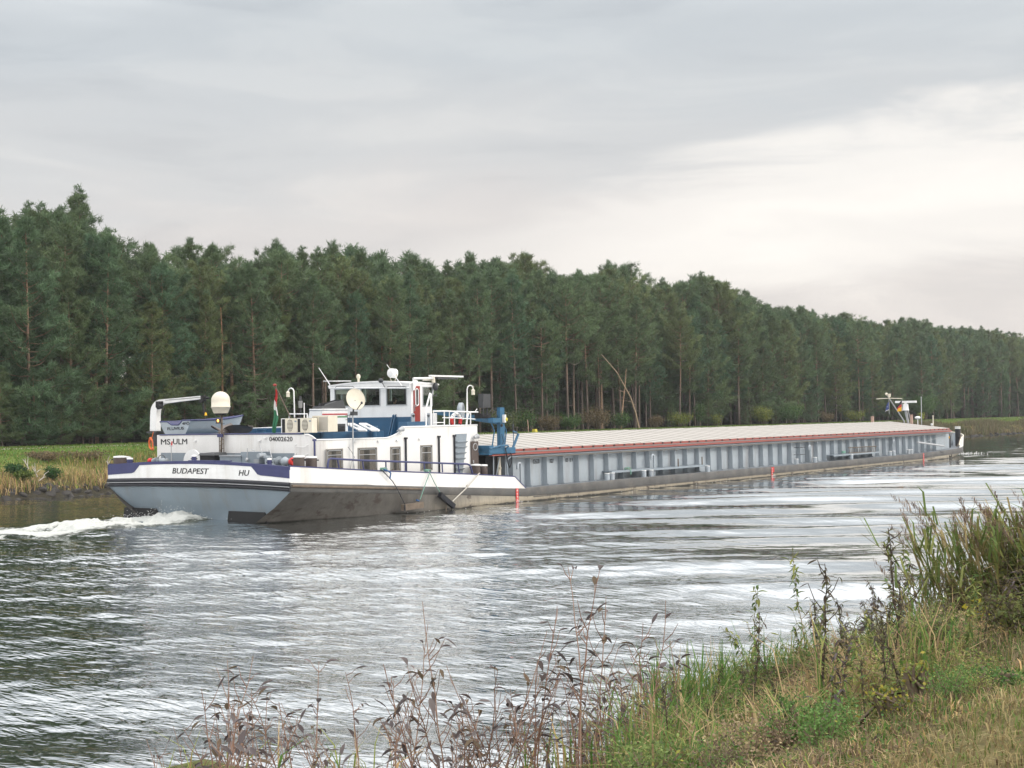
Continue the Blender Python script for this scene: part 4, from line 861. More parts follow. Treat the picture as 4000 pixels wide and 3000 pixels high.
# starboard side wall with window hole, front wall, port wall
sa = at('b', 1520, 305, y=YWR); sb_ = at('b', 1628, 520, y=YWR)
XF1 = at('b', 1648, 262, y=YWR).x; XF0 = at('b', 1622, 730, y=YWR).x
mb.b2((XW+TH, YWR, 3.6), (sa.x, YWR+TH, ZT)); mb.b2((sa.x, YWR, 3.6), (XF0-.02, YWR+TH, sb_.z)); mb.b2((sa.x, YWR, sa.z), (XF1, YWR+TH, ZT))
mb.hexa([(sb_.x-.01, YWR, sb_.z), (XF0, YWR, sb_.z), (XF0, YWR+TH, sb_.z), (sb_.x-.01, YWR+TH, sb_.z), (sb_.x+.04, YWR, sa.z), (XF1, YWR, sa.z), (XF1, YWR+TH, sa.z), (sb_.x+.04, YWR+TH, sa.z)])
mb.hexa([(XF0-.02, YWR, 3.6), (XF0, YWR, 3.6), (XF0, YWR+TH, 3.6), (XF0-.02, YWR+TH, 3.6), (XF0-.02, YWR, sb_.z), (XF0, YWR, sb_.z), (XF0, YWR+TH, sb_.z), (XF0-.02, YWR+TH, sb_.z)])
mb.b2((XF0-TH, YWR+TH, ZB-.3), (XF0, YWL, zb2+.0)); mb.b2((XF0-TH+.12, YWR+TH, za+.02), (XF0+.12, YWL, ZT))
for y_ in np.linspace(YWR+.9, YWL-.9, 3): mb.b2((XF0-TH+.05, y_-.05, zb2), (XF0+.05, y_+.05, za+.03))
mb.b2((XW+TH, YWL-TH, ZB-.3), (XF0, YWL, zb2)); mb.b2((XW+TH, YWL-TH, za), (XF0+.1, YWL, ZT)); mb.b2((XW+TH+.7, YWL-TH, zb2), (XW+TH+.8, YWL, za))
wh = mb.build('wheelhouse', M['whiteclean'], ship)
mb = MB(); mb.b2((XW+.07, YWR+.07, ZB-.05), (XF0-.07, YWL-.07, ZB)); mb.build('wheelhouse_floor', M['darkgrey'], wh)
for i, (y1, y0) in enumerate(W3):
    w = MB(); t = .035
    for c0, c1 in (((y0-.01, zb2-.01), (y0+t, za+.01)), ((y1-t, zb2-.01), (y1+.01, za+.01)), ((y0+t, za-t), (y1-t, za+.01)), ((y0+t, zb2-.01), (y1-t, zb2+t))): w.b2((XW-.025, c0[0], c0[1]), (XW+.03, c1[0], c1[1]))
    win = w.build('window', M['galv'], wh); g = MB(); g.b2((XW+.010, y0+t, zb2+t), (XW+.016, y1-t, za-t)); g.build('pane', M['glass'], win)
g = MB(); g.hexa([(sa.x, YWR+.02, sb_.z), (sb_.x, YWR+.02, sb_.z), (sb_.x, YWR+.026, sb_.z), (sa.x, YWR+.026, sb_.z), (sa.x, YWR+.02, sa.z), (sb_.x+.04, YWR+.02, sa.z), (sb_.x+.04, YWR+.026, sa.z), (sa.x, YWR+.026, sa.z)])
w = MB(); w.tube([(sa.x+.02, YWR-.01, sb_.z+.02), (sb_.x-.02, YWR-.01, sb_.z+.02), (sb_.x+.02, YWR-.01, sa.z-.02), (sa.x+.02, YWR-.01, sa.z-.02), (sa.x+.02, YWR-.01, sb_.z+.02)], .02, 6); win = w.build('window', M['galv'], wh); g.build('pane', M['glass'], win)
g = MB(); g.b2((XF0-.02, YWR+.1, zb2), (XF0-.012, YWL-.1, za)); g.build('front_glazing', M['glass'], wh)
g = MB(); g.b2((XW+.1, YWL-.04, zb2), (XF0-.1, YWL-.03, za)); g.build('side_glazing', M['glass'], wh)
# red door
da = at('b', 1424, 298, y=YWR-.02); db = at('b', 1497, 680, y=YWR-.02); mb = MB(); mb.b2((da.x, YWR-.03, db.z), (db.x, YWR-.002, da.z)); rd = mb.build('door', M['doorred'], wh)
wa = at('b', 1443, 328, y=YWR-.03); wb_ = at('b', 1479, 510, y=YWR-.03); cx = (wa.x+wb_.x)/2; hw = (wb_.x-wa.x)/2; mb = MB(); gp = MB()
ov = [(cx+hw*math.cos(t), (wa.z-hw if math.sin(t) > 0 else wb_.z+hw)+hw*math.sin(t)) for t in np.linspace(0, 2*math.pi, 25)]
mb.tube([(x, YWR-.035, z) for x, z in ov], .03, 6); mb.build('window_rim', M['whiteclean'], rd); gp.prism([(x, YWR-.036, z) for x, z in ov[:-1]], (0, .005, 0)); gp.build('pane', M['curtain'], rd)
hz = at('b', 1438, 520, y=YWR-.05); mb = MB(); mb.b2((hz.x-.01, YWR-.08, hz.z-.02), (hz.x+.12, YWR-.05, hz.z+.01)); mb.b2((hz.x-.02, YWR-.05, hz.z-.22), (hz.x+.02, YWR-.03, hz.z+.1)); mb.build('handle', M['steel'], rd)
# roof
mb = MB(); n = 14; YRl, YRr = YWL+.12, YWR-.02; pr = []
for i in range(n+1):
    f = i/n; y_ = YRl+(YRr-YRl)*f; pr.append((y_, ZT+.10+.14*(1-(2*f-1)**2)))
vs = []
for xx, dz in ((XW-.035, -.01), (XW+.2, 0), (XF1-.1, 0), (XF1+.35, -.04)): vs += [(xx, y_, z_+dz) for y_, z_ in pr]
k = n+1; qf = [(r_*k+i, r_*k+i+1, (r_+1)*k+i+1, (r_+1)*k+i) for r_ in range(3) for i in range(n)]
mb.add(vs, qf, 0, False); mb.add([(v[0], v[1], v[2]-.07) for v in vs], qf); top = vs; bot = [(v[0], v[1], v[2]-.07) for v in vs]
for r_ in (0, 3): mb.add(top[r_*k:r_*k+k]+bot[r_*k:r_*k+k], [(i, i+1, i+1+k, i+k) for i in range(n)])
for i_ in (0, n): mb.add([top[r_*k+i_] for r_ in range(4)]+[bot[r_*k+i_] for r_ in range(4)], [(j, j+1, j+5, j+4) for j in range(3)])
mb.add([(XW-.002, y_, ZT-.02) for y_, z_ in pr]+[(XW-.002, y_, z_-.04) for y_, z_ in pr], [(i, i+1, i+1+k, i+k) for i in range(n)])
mb.add([(XW, YWR+.001, ZT-.02), (XF1, YWR+.001, ZT-.02), (XF1, YWR+.001, ZT+.09), (XW, YWR+.001, ZT+.09)], [(0, 1, 2, 3)])
roof = mb.build('wheelhouse_roof', M['whiteclean'], wh)
def rw(u, v, x=XW-.2): return at('b', u, v, x=x)
mb = MB(); mb.tube([rw(512, 322), rw(1380, 320)], .035, 8); mb.tube([rw(1380, 320), rw(1385, 268)], .03, 6); mb.tube([rw(515, 322), rw(520, 275)], .03, 6); mb.build('grab_rail', M['whiteclean'], wh)
mb = MB()
for (u0, u1) in ((575, 790), (1130, 1350)):
    mb.tube([rw(u0, 318), rw(u0+20, 302), rw(u1-20, 302), rw(u1, 318)], .014, 5)
mb.build('window_guard', M['darkgrey'], wh)
for pts, r_ in (([(515, 275), (402, 102)], .02), ([(1300, 300), (1137, 68)], .02)):
    mb = MB(); mb.tube([rw(*p_) for p_ in pts], [r_*1.3, r_*.7], 6); mb.build('whip_aerial', M['whiteclean'], wh)
mb = MB(); mb.tube([rw(452, 246, XW+.3), rw(750, 244, XW+.3)], .022, 6); mb.build('roof_bar', M['whiteclean'], wh)
p = rw(830, 215, XW+.4); mb = MB(); mb.cyl(p+Vector((0, 0, -.25)), p, .05, .06, 10); mb.ell(p+Vector((0, 0, .08)), (.10, .10, .13)); mb.build('gps_dome', M['cream'], wh)
p = rw(1072, 240, XW-.3); mb = MB(); mb.ell(p, (.12, .13, .11)); mb.tube([p, rw(1122, 320, XW-.2)], .018, 5); mb.build('camera_head', M['darkgrey'], wh)
p = rw(1203, 163, XW+.3); mb = MB(); mb.cyl(p+Vector((-.14, .04, .02)), p+Vector((.14, -.04, 0)), .22, .22, 20); mb.ell(p+Vector((-.14, .04, .02)), (.06, .21, .21)); sl = mb.build('searchlight', M['whiteclean'], wh)
mb = MB(); mb.tube([p+Vector((0, .24, -.02)), p+Vector((0, .1, -.4)), p+Vector((0, 0, -.5))], .02, 5); mb.tube([p+Vector((0, -.24, -.02)), p+Vector((0, -.1, -.4)), p+Vector((0, 0, -.5))], .02, 5); mb.build('yoke', M['cream'], sl)
# radar and gear on the forward corner
mb = MB(); a = at('b', 1422, 218, y=YWR-.1); b = at('b', 1640, 213, y=YWR-.1); mb.tube([a, b], .055, 8); mb.prism([a+Vector((0, 0, 0)), a+Vector((0, 0, -.55)), a+Vector((.08, 0, -.55)), a+Vector((.35, 0, -.1))], (0, .05, 0)); mb.build('radar_bracket', M['whiteclean'], wh)
p = at('b', 1640, 225, y=YWR-.1); mb = MB(); mb.cyl(p+Vector((0, 0, -.16)), p+Vector((0, 0, .12)), .09, .07, 12); mb.cyl(p+Vector((-.05, .35, -.05)), p+Vector((-.05, .35, .10)), .22, .18, 16); rb = mb.build('radar_base', M['cream'], wh)
a = at('b', 1602, 190, y=YWR-.1); b = at('b', 1955, 182, y=YWR-.1); mb = MB(); mb.b2((a.x, YWR-.16, a.z-.03), (b.x, YWR-.02, a.z+.05)); mb.build('radar_scanner', M['whiteclean'], rb)
mb = MB(); mb.b2((a.x+.5, YWR-.2, a.z-.13), (b.x-.5, YWR-.0, a.z-.06)); mb.build('scanner_foot', M['darkgrey'], rb)
p = at('b', 1662, 305, y=YWR-.1); mb = MB(); mb.ell(p, (.12, .14, .2)); mb.tube([p+Vector((0, 0, .1)), p+Vector((.05, 0, .32)), p+Vector((-.2, 0, .34))], .02, 5); mb.tube([p+Vector((-.15, 0, -.42)), p+Vector((.05, 0, -.44)), p+Vector((.05, 0, -.3))], .03, 6); mb.build('horn_lamp', M['darkgrey'], wh)
# inside: console, chair, blind
mb = MB(); mb.b2((49.75, 42.0, ZB), (XF0-.08, 45.2, 4.95)); mb.b2((49.5, 41.9, ZB), (49.75, 42.6, 4.8)); mb.build('console', M['black'], wh)
mb = MB(); q = at('b', 1225, 470, x=49.1); mb.b2((49.45, q.y-.62, ZB), (49.6, q.y-.22, q.z-.02)); mb.b2((49.15, q.y-.25, ZB+.1), (49.6, q.y+.25, ZB+.42)); mb.build('helm_chair', M['black'], wh)
mb = MB(); a = at('b', 580, 330, x=XW+.12); b = at('b', 815, 380, x=XW+.12); mb.b2((XW+.1, a.y, b.z), (XW+.115, b.y, a.z+.05)); mb.build('roller_blind', M['cream'], wh)
mb = MB(); a = at('b', 590, 445, x=XW+.3); b = at('b', 655, 513, x=XW+.3); mb.prism([(XW+.3, a.y, a.z), (XW+.3, b.y, b.z+.12), (XW+.3, b.y+.1, b.z-.05), (XW+.3, a.y, b.z)], (.1, 0, 0)); mb.build('seat_back', mat('orange_vinyl', (.45, .19, .04), .5), wh)
for u in (640, 665, 685): q = at('b', u, 450, x=49.7); mb = MB(); mb.b2((49.7, q.y-.04, ZB), (49.76, q.y+.04, za)); mb.build('cabin_post', M['wood'], wh)
for u in (1335,): q = at('b', u, 400, x=49.4); mb = MB(); mb.b2((49.4, q.y-.09, q.z-.5), (49.5, q.y+.08, q.z+.35)); mb.build('screen_stack', M['black'], wh)
# bridge deck rails on the forward starboard corner
def rs(u, v, y=38.98): return at('b', u, v, y=y)
mb = MB(); mb.tube([rs(1562, 735), rs(1558, 545), rs(1605, 375), rs(1612, 380), rs(1615, 735)], .04, 8); mb.build('handrail', M['whiteclean'], house)
mb = MB(); mb.tube([rs(1635, 571), rs(1760, 569), rs(2000, 578), rs(2120, 580)], .035, 8); mb.tube([rs(1738, 640), rs(1900, 645), rs(2090, 656)], .024, 6); mb.tube([rs(1640, 693), rs(1762, 693)], .022, 6)
for u in (1640, 1757, 1812, 1868, 2040): mb.tube([rs(u, 571), rs(u, 728)], .034 if u in (1757, 2040) else .022, 6)
mb.tube([rs(1990, 718), rs(2018, 600), rs(2030, 583)], .03, 6); mb.tube([rs(2090, 575), rs(2110, 545)], .02, 6); mb.build('bridge_rail', M['whiteclean'], house)
mb = MB(); a = rs(1645, 590, 40.6); b = rs(1665, 728, 40.6); mb.b2((a.x, 40.6, 3.6), (b.x+.1, 40.9, a.z)); mb.build('deck_locker', M['whiteclean'], house)
mb = MB(); a = rs(1370, 735, 39.5); b = rs(1615, 680, 39.5); mb.hexa([(a.x, 39.5, 3.3), (b.x, 39.5, 3.3), (b.x, 40.2, 3.3), (a.x, 40.2, 3.3), (a.x+.15, 39.7, b.z), (b.x-.02, 39.7, b.z), (b.x-.02, 40.2, b.z), (a.x+.15, 40.2, b.z)]); mb.build('stair_well', M['blue'], house)
for u in (1415, 1578): a = rs(u, 600, 40.4); mb = MB(); mb.b2((a.x-.1, 40.35, 3.6), (a.x+.1, 40.42, a.z-.05)); mb.cyl((a.x, 40.42, a.z-.05), (a.x, 40.35, a.z-.05), .1, seg=12); mb.build('door_leaf', M['coam'], house)
a = at('j', 1420, 435, y=39.3); b = at('j', 1548, 675, y=39.3); mb = MB(); mb.b2((a.x, 39.2, b.z), (b.x, 39.5, a.z)); mb.cyl((b.x-.15, 39.3, b.z-.35), (b.x-.15, 39.3, b.z), .04, seg=8); mb.tube([(a.x-.02, 39.2, b.z-.35), (a.x-.05, 39.2, b.z+.3)], .03, 5); mb.build('signal_board', M['darkgrey'], house)
# bulwark rail
def rb_(u, v): return at('b', u, v, y=38.08)
rp = [(497, 1183), (500, 1130), (508, 1095), (530, 1082), (870, 1102), (1125, 1110), (1340, 1118), (1540, 1125), (1735, 1132), (1905, 1138), (2005, 1141), (2030, 1152), (2045, 1180), (2060, 1235)]
mb = MB(); mb.tube([rb_(*q_) for q_ in rp], .042, 8)
for u0, v0, u1, v1 in ((603, 1085, 622, 1190), (873, 1100, 886, 1200), (1125, 1110, 1128, 1195), (1340, 1118, 1340, 1215), (1538, 1125, 1545, 1218), (1733, 1132, 1738, 1228), (1905, 1138, 1920, 1232)): mb.tube([rb_(u0, v0), rb_(u1, v1)], .034, 6)
mb.build('bulwark_rail', M['navy'], ship)
# stern bollards
def boll(kk, u0, u1, v0, y=None, x=None, m='brown', zb_=1.35):
    a = at(kk, u0, v0, x=x, y=y); b = at(kk, u1, v0, x=x, y=y); c = (a+b)/2; r_ = (b-a).length/2; 
    if y is not None: r_ *= .80
    mb = MB(); mb.cyl((c.x, c.y, zb_), (c.x, c.y, c.z), r_, seg=20); bo = mb.build('bollard', M[m], ship)
    d = MB(); d.lathe((c.x, c.y, c.z-.03), [(r_*1.04, 0), (r_*1.06, .03), (r_*1.0, .06), (r_*.5, .075), (0, .08)], seg=20); d.build('bollard_cap', M['whiteclean'], bo)
    e = MB()
    for dz in (.12, .62): e.cyl((c.x+r_*.7, c.y-r_*1.15, c.z-dz), (c.x-r_*.7, c.y+r_*1.15, c.z-dz), .025, seg=6)
    e.build('bollard_pin', M['black'], bo)
boll('l', 1612, 1788, 1125, x=38.7); boll('l', 1880, 2056, 1140, x=39.4); boll('a', 145, 230, 925, x=38.7); boll('a', 228, 286, 930, x=39.5); boll('a', 276, 318, 945, x=38.4, m='navy')
boll('a', 972, 1008, 915, x=38.4, m='navy'); boll('a', 1786, 1822, 950, x=38.3, m='navy')
boll('b', 2057, 2135, 1150, y=38.5, m='brown', zb_=.7); boll('b', 2137, 2212, 1155, y=38.5, m='brown', zb_=.7)
# winch gear along the stern
XG = 39.1
def gp_(kk, u, v, x=XG): return at(kk, u, v, x=x)
def gbox(kk, u0, v0, u1, v1, nm, m='grey', x=XG, d=.6, zbot=None):
    a = gp_(kk, u0, v0, x); b = gp_(kk, u1, v1, x); mb = MB(); mb.b2((x, a.y, zbot if zbot else b.z), (x+d, b.y, a.z)); return mb.build(nm, M[m], ship)
gbox('l', -10, 1120, 445, 1250, 'deck_locker', zbot=1.3); gbox('l', -25, 1098, 448, 1125, 'locker_lid', 'coam', x=XG-.03, d=.64)
gbox('l', 445, 1025, 850, 1250, 'winch_housing', x=XG+.05, zbot=1.3); gbox('l', 725, 1185, 835, 1260, 'winch_motor', 'coam', x=XG-.1)
gbox('l', 890, 1110, 990, 1150, 'winch_motor', 'coam', d=.3); gbox('l', 965, 1170, 1200, 1290, 'winch_frame', 'coam', x=XG, zbot=1.3)
p = gp_('l', 870, 1105, XG-.05); mb = MB(); mb.cyl(p+Vector((-.12, 0, 0)), p+Vector((.25, 0, 0)), .10, seg=16); mb.build('winch_motor', M['coam'], ship)
for pts in ([(590, 940), (580, 1200)], [(850, 880), (870, 930), (905, 1050)], [(1045, 985), (1075, 990), (1120, 1160)], [(675, 968), (740, 1005)]):
    mb = MB(); mb.tube([gp_('l', *q_, XG-.05) for q_ in pts], .018, 6)
    if pts[0][0] == 590: mb.ell(gp_('l', 580, 1195, XG-.06), (.06, .07, .09))
    mb.build('lever', M['galv'], ship)
def drum(kk, prof, m, nm, x=XG):   # profile along -y: (u, radius in frame px) about height v
    u0, v = prof[0][0], prof[0][2]; o = gp_(kk, u0, v, x); s_ = 1/FR[kk][2]*53.5/5300
    mb = MB(); mb.lathe(o, [(0.001, 0)]+[(r_*s_, (u-u0)*s_*1.22) for u, r_, _ in prof]+[(.001, (prof[-1][0]-u0)*s_*1.22)], ax=(0, -1, 0), seg=24); return mb.build(nm, M[m], ship)
drum('l', [(1190, 55, 1235), (1255, 55, 1235)], 'deckm', 'winch_drum'); dr = drum('l', [(1262, 118, 1235), (1285, 118, 1235)], 'grey', 'drum_flange')
drum('l', [(1285, 58, 1235), (1345, 70, 1235)], 'deckm', 'winch_drum'); drum('l', [(1350, 75, 1235), (1415, 112, 1235), (1470, 75, 1235), (1495, 66, 1235), (1520, 70, 1235)], 'coam', 'warping_head')
drum('l', [(1520, 72, 1235), (1560, 92, 1235), (1600, 95, 1235), (1603, 60, 1235), (1560, 45, 1235)], 'red', 'warping_rim')
drum('a', [(500, 20, 968), (512, 34, 968), (545, 30, 968)], 'red', 'warping_rim'); drum('a', [(545, 26, 968), (580, 38, 968)], 'coam', 'warping_head'); drum('a', [(582, 42, 968), (600, 42, 968)], 'deckm', 'drum_flange'); drum('a', [(600, 28, 968), (690, 34, 968), (735, 30, 968)], 'coam', 'winch_drum')
mb = MB(); c = gp_('a', 640, 955, XG-.1); mb.torus(c, (1, .2, 0), .2, .015, 20, 5); mb.build('hand_wheel', M['darkgrey'], ship)
mb = MB(); a = gp_('a', 743, 800, XG); b = gp_('a', 745, 970, XG); mb.tube([a, b], .022, 6); mb.b2((XG-.03, a.y-.1, a.z-.05), (XG+.03, a.y+.1, a.z-.02)); sp_ = mb.build('pump_handle', M['galv'], ship)
mb = MB(); mb.cyl(a+Vector((0, -.03, 0)), a+Vector((0, -.06, .17)), .03, seg=8); mb.build('grip', M['red'], sp_)
mb = MB(); c = gp_('a', 968, 985, XG+.2); mb.cyl(c, c+Vector((.08, 0, 0)), .56, seg=36); mb.build('cable_reel', M['whiteclean'], ship)
# mast with satcom dome
XMz = 39.8
mt = MB(); b0 = gp_('k', 1640, 1130, XMz); 
for u in (1640, 1735):
    a = gp_('k', u, 610, XMz); mt.tube([(XMz, a.y, 1.35), a], .022, 6)
t0 = gp_('k', 1690, 235, XMz); t1 = gp_('k', 1655, 1150, XMz); mt.tube([(XMz, t1.y, 1.35), gp_('k', 1695, 600, XMz), t0, gp_('k', 1650, 215, XMz)], .045, 8)
for j in range(9): z_ = 1.7+j*.19; ya, yb = gp_('k', 1640, 900, XMz).y, gp_('k', 1735, 900, XMz).y; mt.tube([(XMz, ya, z_), (XMz, yb, z_+.12)], .012, 4)
mast2 = mt.build('dome_mast', M['wood'], ship)
mb = MB(); a = gp_('k', 1600, 640, XMz-.06); b = gp_('k', 1700, 705, XMz-.06); mb.b2((XMz-.08, a.y, b.z), (XMz+.05, b.y, a.z)); mb.build('mast_clamp', M['navy'], mast2)
c = gp_('h', 1672, 495, XMz); rr = .405; mb = MB(); mb.lathe((XMz, c.y, c.z), [(0.001, -.275), (rr*.73, -.275), (rr*.75, -.26), (rr*1.0, -.02), (rr*1.03, -.015), (rr*1.03, .015), (rr*.985, .02), (rr*.985, .28)]+[(rr*.985*math.cos(t), .28+rr*.95*math.sin(t)) for t in np.linspace(.1, math.pi/2, 9)], seg=32); mb.build('satcom_dome', M['cream'], mast2)
mb = MB(); mb.cyl((XMz, c.y, c.z-.36), (XMz, c.y, c.z-.276), .24, .26, 16); mb.build('dome_foot', M['black'], mast2)
a = gp_('k', 1565, 305, XMz-.1); b = gp_('k', 1645, 400, XMz-.1); mb = MB(); mb.b2((XMz-.10, a.y, b.z), (XMz, b.y, a.z)); mb.b2((XMz-.14, a.y-.02, b.z-.03), (XMz+.1, b.y-.1, b.z-.01)); bx = mb.build('lamp_box', M['darkgrey'], mast2)
q = gp_('k', 1612, 350, XMz-.12); mb = MB(); mb.ell(q, (.05, .035, .06)); mb.build('amber_lamp', M['lamp'], bx)
# davit on the port after corner
XD = 41.0
def hd(u, v): return at('h', u, v, x=XD)
mb = MB(); outer = [(142, 1015), (145, 700), (152, 580), (170, 500), (205, 430), (260, 370), (330, 340), (480, 325), (860, 290), (1240, 255)]; inner = [(280, 1015), (278, 700), (285, 600), (300, 520), (330, 470), (370, 440), (430, 425), (500, 415), (880, 365), (1275, 320)]
o_ = [hd(*q_) for q_ in outer]; i_ = [hd(*q_) for q_ in inner]; vs = [p_ for p_ in o_]+[p_ for p_ in i_]+[p_+Vector((.26, 0, 0)) for p_ in o_]+[p_+Vector((.26, 0, 0)) for p_ in i_]; k = len(o_); fs = []
for j in range(k-1): fs += [(j, j+1, k+j+1, k+j), (2*k+j, 2*k+j+1, 3*k+j+1, 3*k+j), (j, j+1, 2*k+j+1, 2*k+j), (k+j, k+j+1, 3*k+j+1, 3*k+j)]
fs += [(0, k, 3*k, 2*k), (k-1, 2*k-1, 4*k-1, 3*k-1)]
mb.add(vs, fs); mb.tube([hd(480, 350)+Vector((-.012, 0, 0)), hd(1235, 285)+Vector((-.012, 0, 0))], .012, 4, 1); dv = mb.build('boat_davit', [M['whiteclean'], M['darkgrey']], ship)
a = hd(120, 1035); b = hd(325, 1030); mb = MB(); mb.b2((XD-.15, a.y, a.z-.06), (XD+.42, b.y, a.z+.02)); mb.cyl((XD+.13, (a.y+b.y)/2, 3.0), (XD+.13, (a.y+b.y)/2, a.z-.06), .15, seg=14); mb.build('davit_foot', M['darkgrey'], dv)
mb = MB(); c = hd(390, 440); mb.box(c+Vector((-.12, 0, 0)), (.22, .26, .28)); mb.cyl(c+Vector((-.1, -.1, -.1)), c+Vector((-.35, -.2, -.13)), .11, seg=14); mb.tube([hd(455, 520), hd(415, 690)], .02, 5); mb.tube([hd(410, 717), hd(510, 717)], .02, 5); mb.build('davit_winch', M['black'], dv)
mb = MB(); c = hd(1315, 320); mb.box(c+Vector((-.05, 0, .02)), (.2, .15, .26)); mb.cyl(hd(1350, 300), hd(1412, 300), .05, seg=10); mb.box(hd(1260, 370), (.14, .18, .16)); mb.tube([hd(1290, 420), hd(1310, 640)], .05, 6); mb.tube([hd(1340, 340), hd(1345, 640)], .012, 4); mb.build('davit_head', M['black'], dv)
mb = MB(); mb.cyl(hd(1350, 680), hd(1345, 615), .065, .03, 10); mb.build('davit_hook', M['gold'], dv)
# blue gantry crane on the hatch rail
def cj(u, v, y=38.75): return at('j', u, v, y=y)
YCR = 38.75; cb = cj(1755, 1380); ct = cj(1755, 670); hw = .115*1.0
mb = MB(); a = cj(1705, 670); b = cj(1803, 1395); mb.b2((a.x+.02, YCR-.10, b.z), (b.x-.03, YCR+.10, a.z)); crane = mb.build('hatch_crane', M['crblue'], ship)
mb = MB(); mb.ell(cj(1712, 980)+Vector((0, -.2, 0)), (.08, .05, .08)); mb.tube([cj(1720, 1130)+Vector((0, -.17, 0)), cj(1750, 1260)+Vector((0, -.18, 0)), cj(1715, 1330)+Vector((0, -.17, 0))], .014, 4); mb.build('crane_hose', M['black'], crane)
mb = MB(); a = cj(1525, 1385, 38.5); b = cj(1985, 1470, 38.5); mb.b2((a.x, 38.42, b.z), (b.x, 39.0, a.z+.02)); mb.b2((a.x, 38.4, b.z+.1), (a.x+.35, 39.3, a.z+.15)); mb.build('crane_carriage', M['crblue'], crane)
mb = MB(); mb.tube([cj(1560, 1385, 38.4), cj(1740, 1335, 38.35), cj(1870, 1325, 38.35), cj(1888, 1340, 38.35), cj(1840, 1400, 38.4)], .045, 8); mb.build('crane_step', M['crblue'], crane)
mb = MB(); mb.tube([cj(1580, 870), cj(1590, 950), cj(1642, 1080), cj(1602, 1360)], .035, 6); mb.tube([cj(1800, 960), cj(1848, 1080), cj(1825, 1300)], .035, 6); mb.build('crane_guard', M['crblue'], crane)
bt = at('b', 1640, 575, y=44.2); b1_ = cj(1760, 920, 38.85); dirb = (bt-b1_); 
mb = MB(); p0 = b1_; p1 = bt; hz = Vector((0, 0, .15)); hx = Vector((.12, .1, 0)); mb.hexa([p0-hz-hx, p0-hz+hx, p1-hz*.8+hx, p1-hz*.8-hx, p0+hz-hx, p0+hz+hx, p1+hz*.7+hx, p1+hz*.7-hx]); mb.build('crane_boom', M['crblue'], crane)
mb = MB(); a = cj(1560, 855); b = cj(1705, 930); mb.b2((a.x, YCR-.2, b.z), (b.x, YCR+.12, a.z)); mb.build('crane_head', M['crblue'], crane)
mb = MB(); a = cj(1385, 775, 39.6); b = cj(1555, 860, 39.6); mb.b2((a.x, 39.5, b.z), (b.x, 39.9, a.z)); 
for (pp) in ([(1555, 760), (1600, 690), (1690, 690)], [(1600, 780), (1640, 720), (1690, 720)], [(1620, 840), (1680, 790), (1700, 830)]): mb.tube([cj(*q_) for q_ in pp], .018, 5)
mb.build('crane_hydraulics', M['black'], crane)
c = at('b', 1955, 572, y=39.9); ax_ = Vector((.45, -.89, 0)); mb = MB(); mb.lathe(c-ax_*.0, [(.001, -.22), (.30, -.22), (.42, -.16), (.42, .0), (.40, .03), (.26, .03), (.24, -.04), (.001, -.04)], ax=ax_, seg=32); mb.build('rope_drum', M['coam'], crane)
mb = MB(); a = cj(1935, 1068, 38.6); b = cj(2115, 1130, 38.6); mb.hexa([(a.x, 38.5, a.z-.05), (a.x+.35, 38.5, a.z-.12), (b.x, 38.9, b.z), (b.x-.35, 38.9, b.z+.02), (a.x, 38.5, a.z), (a.x+.35, 38.5, a.z-.07), (b.x, 38.9, b.z+.05), (b.x-.35, 38.9, b.z+.07)]); mb.build('crane_seat', M['crblue'], crane)
mb = MB(); mb.tube([cj(2055, 1130, 38.6), cj(1975, 1335, 38.6), cj(1950, 1400, 38.6)], .07, 6); mb.tube([cj(1970, 1100, 38.6), cj(1972, 1340, 38.6)], .02, 5); mb.build('crane_arm', M['crblue'], crane)
mb = MB(); mb.cyl(cj(1965, 1020, 38.6), cj(1965, 960, 38.6), .05, seg=8); mb.tube([cj(1830, 755, 38.6), cj(1910, 770, 38.6), cj(1960, 830, 38.6), cj(1970, 960, 38.6)], .012, 4); mb.tube([cj(1965, 1020, 38.6), cj(1968, 1120, 38.6)], .03, 6); mb.build('crane_pendant', M['darkgrey'], crane)
mb = MB(); a = cj(1805, 795, 38.55); b = cj(1832, 930, 38.55); mb.b2((a.x, 38.5, b.z), (b.x, 38.65, a.z)); cbx = mb.build('crane_box', M['whiteclean'], crane)
mb = MB(); mb.ell(cj(1850, 880, 38.5), (.07, .06, .10)); mb.build('crane_lamp', M['yellow'], cbx)
mb = MB(); mb.tube([cj(1830, 1370, 38.35), cj(1850, 1470, 38.35), cj(1880, 1640, 38.35), at('f', 725, 1035, y=38.35), at('f', 765, 930, y=38.35), at('f', 770, 780, y=38.35), at('f', 735, 715, y=38.35)], .028, 6); mb.build('crane_cable', M['black'], crane)
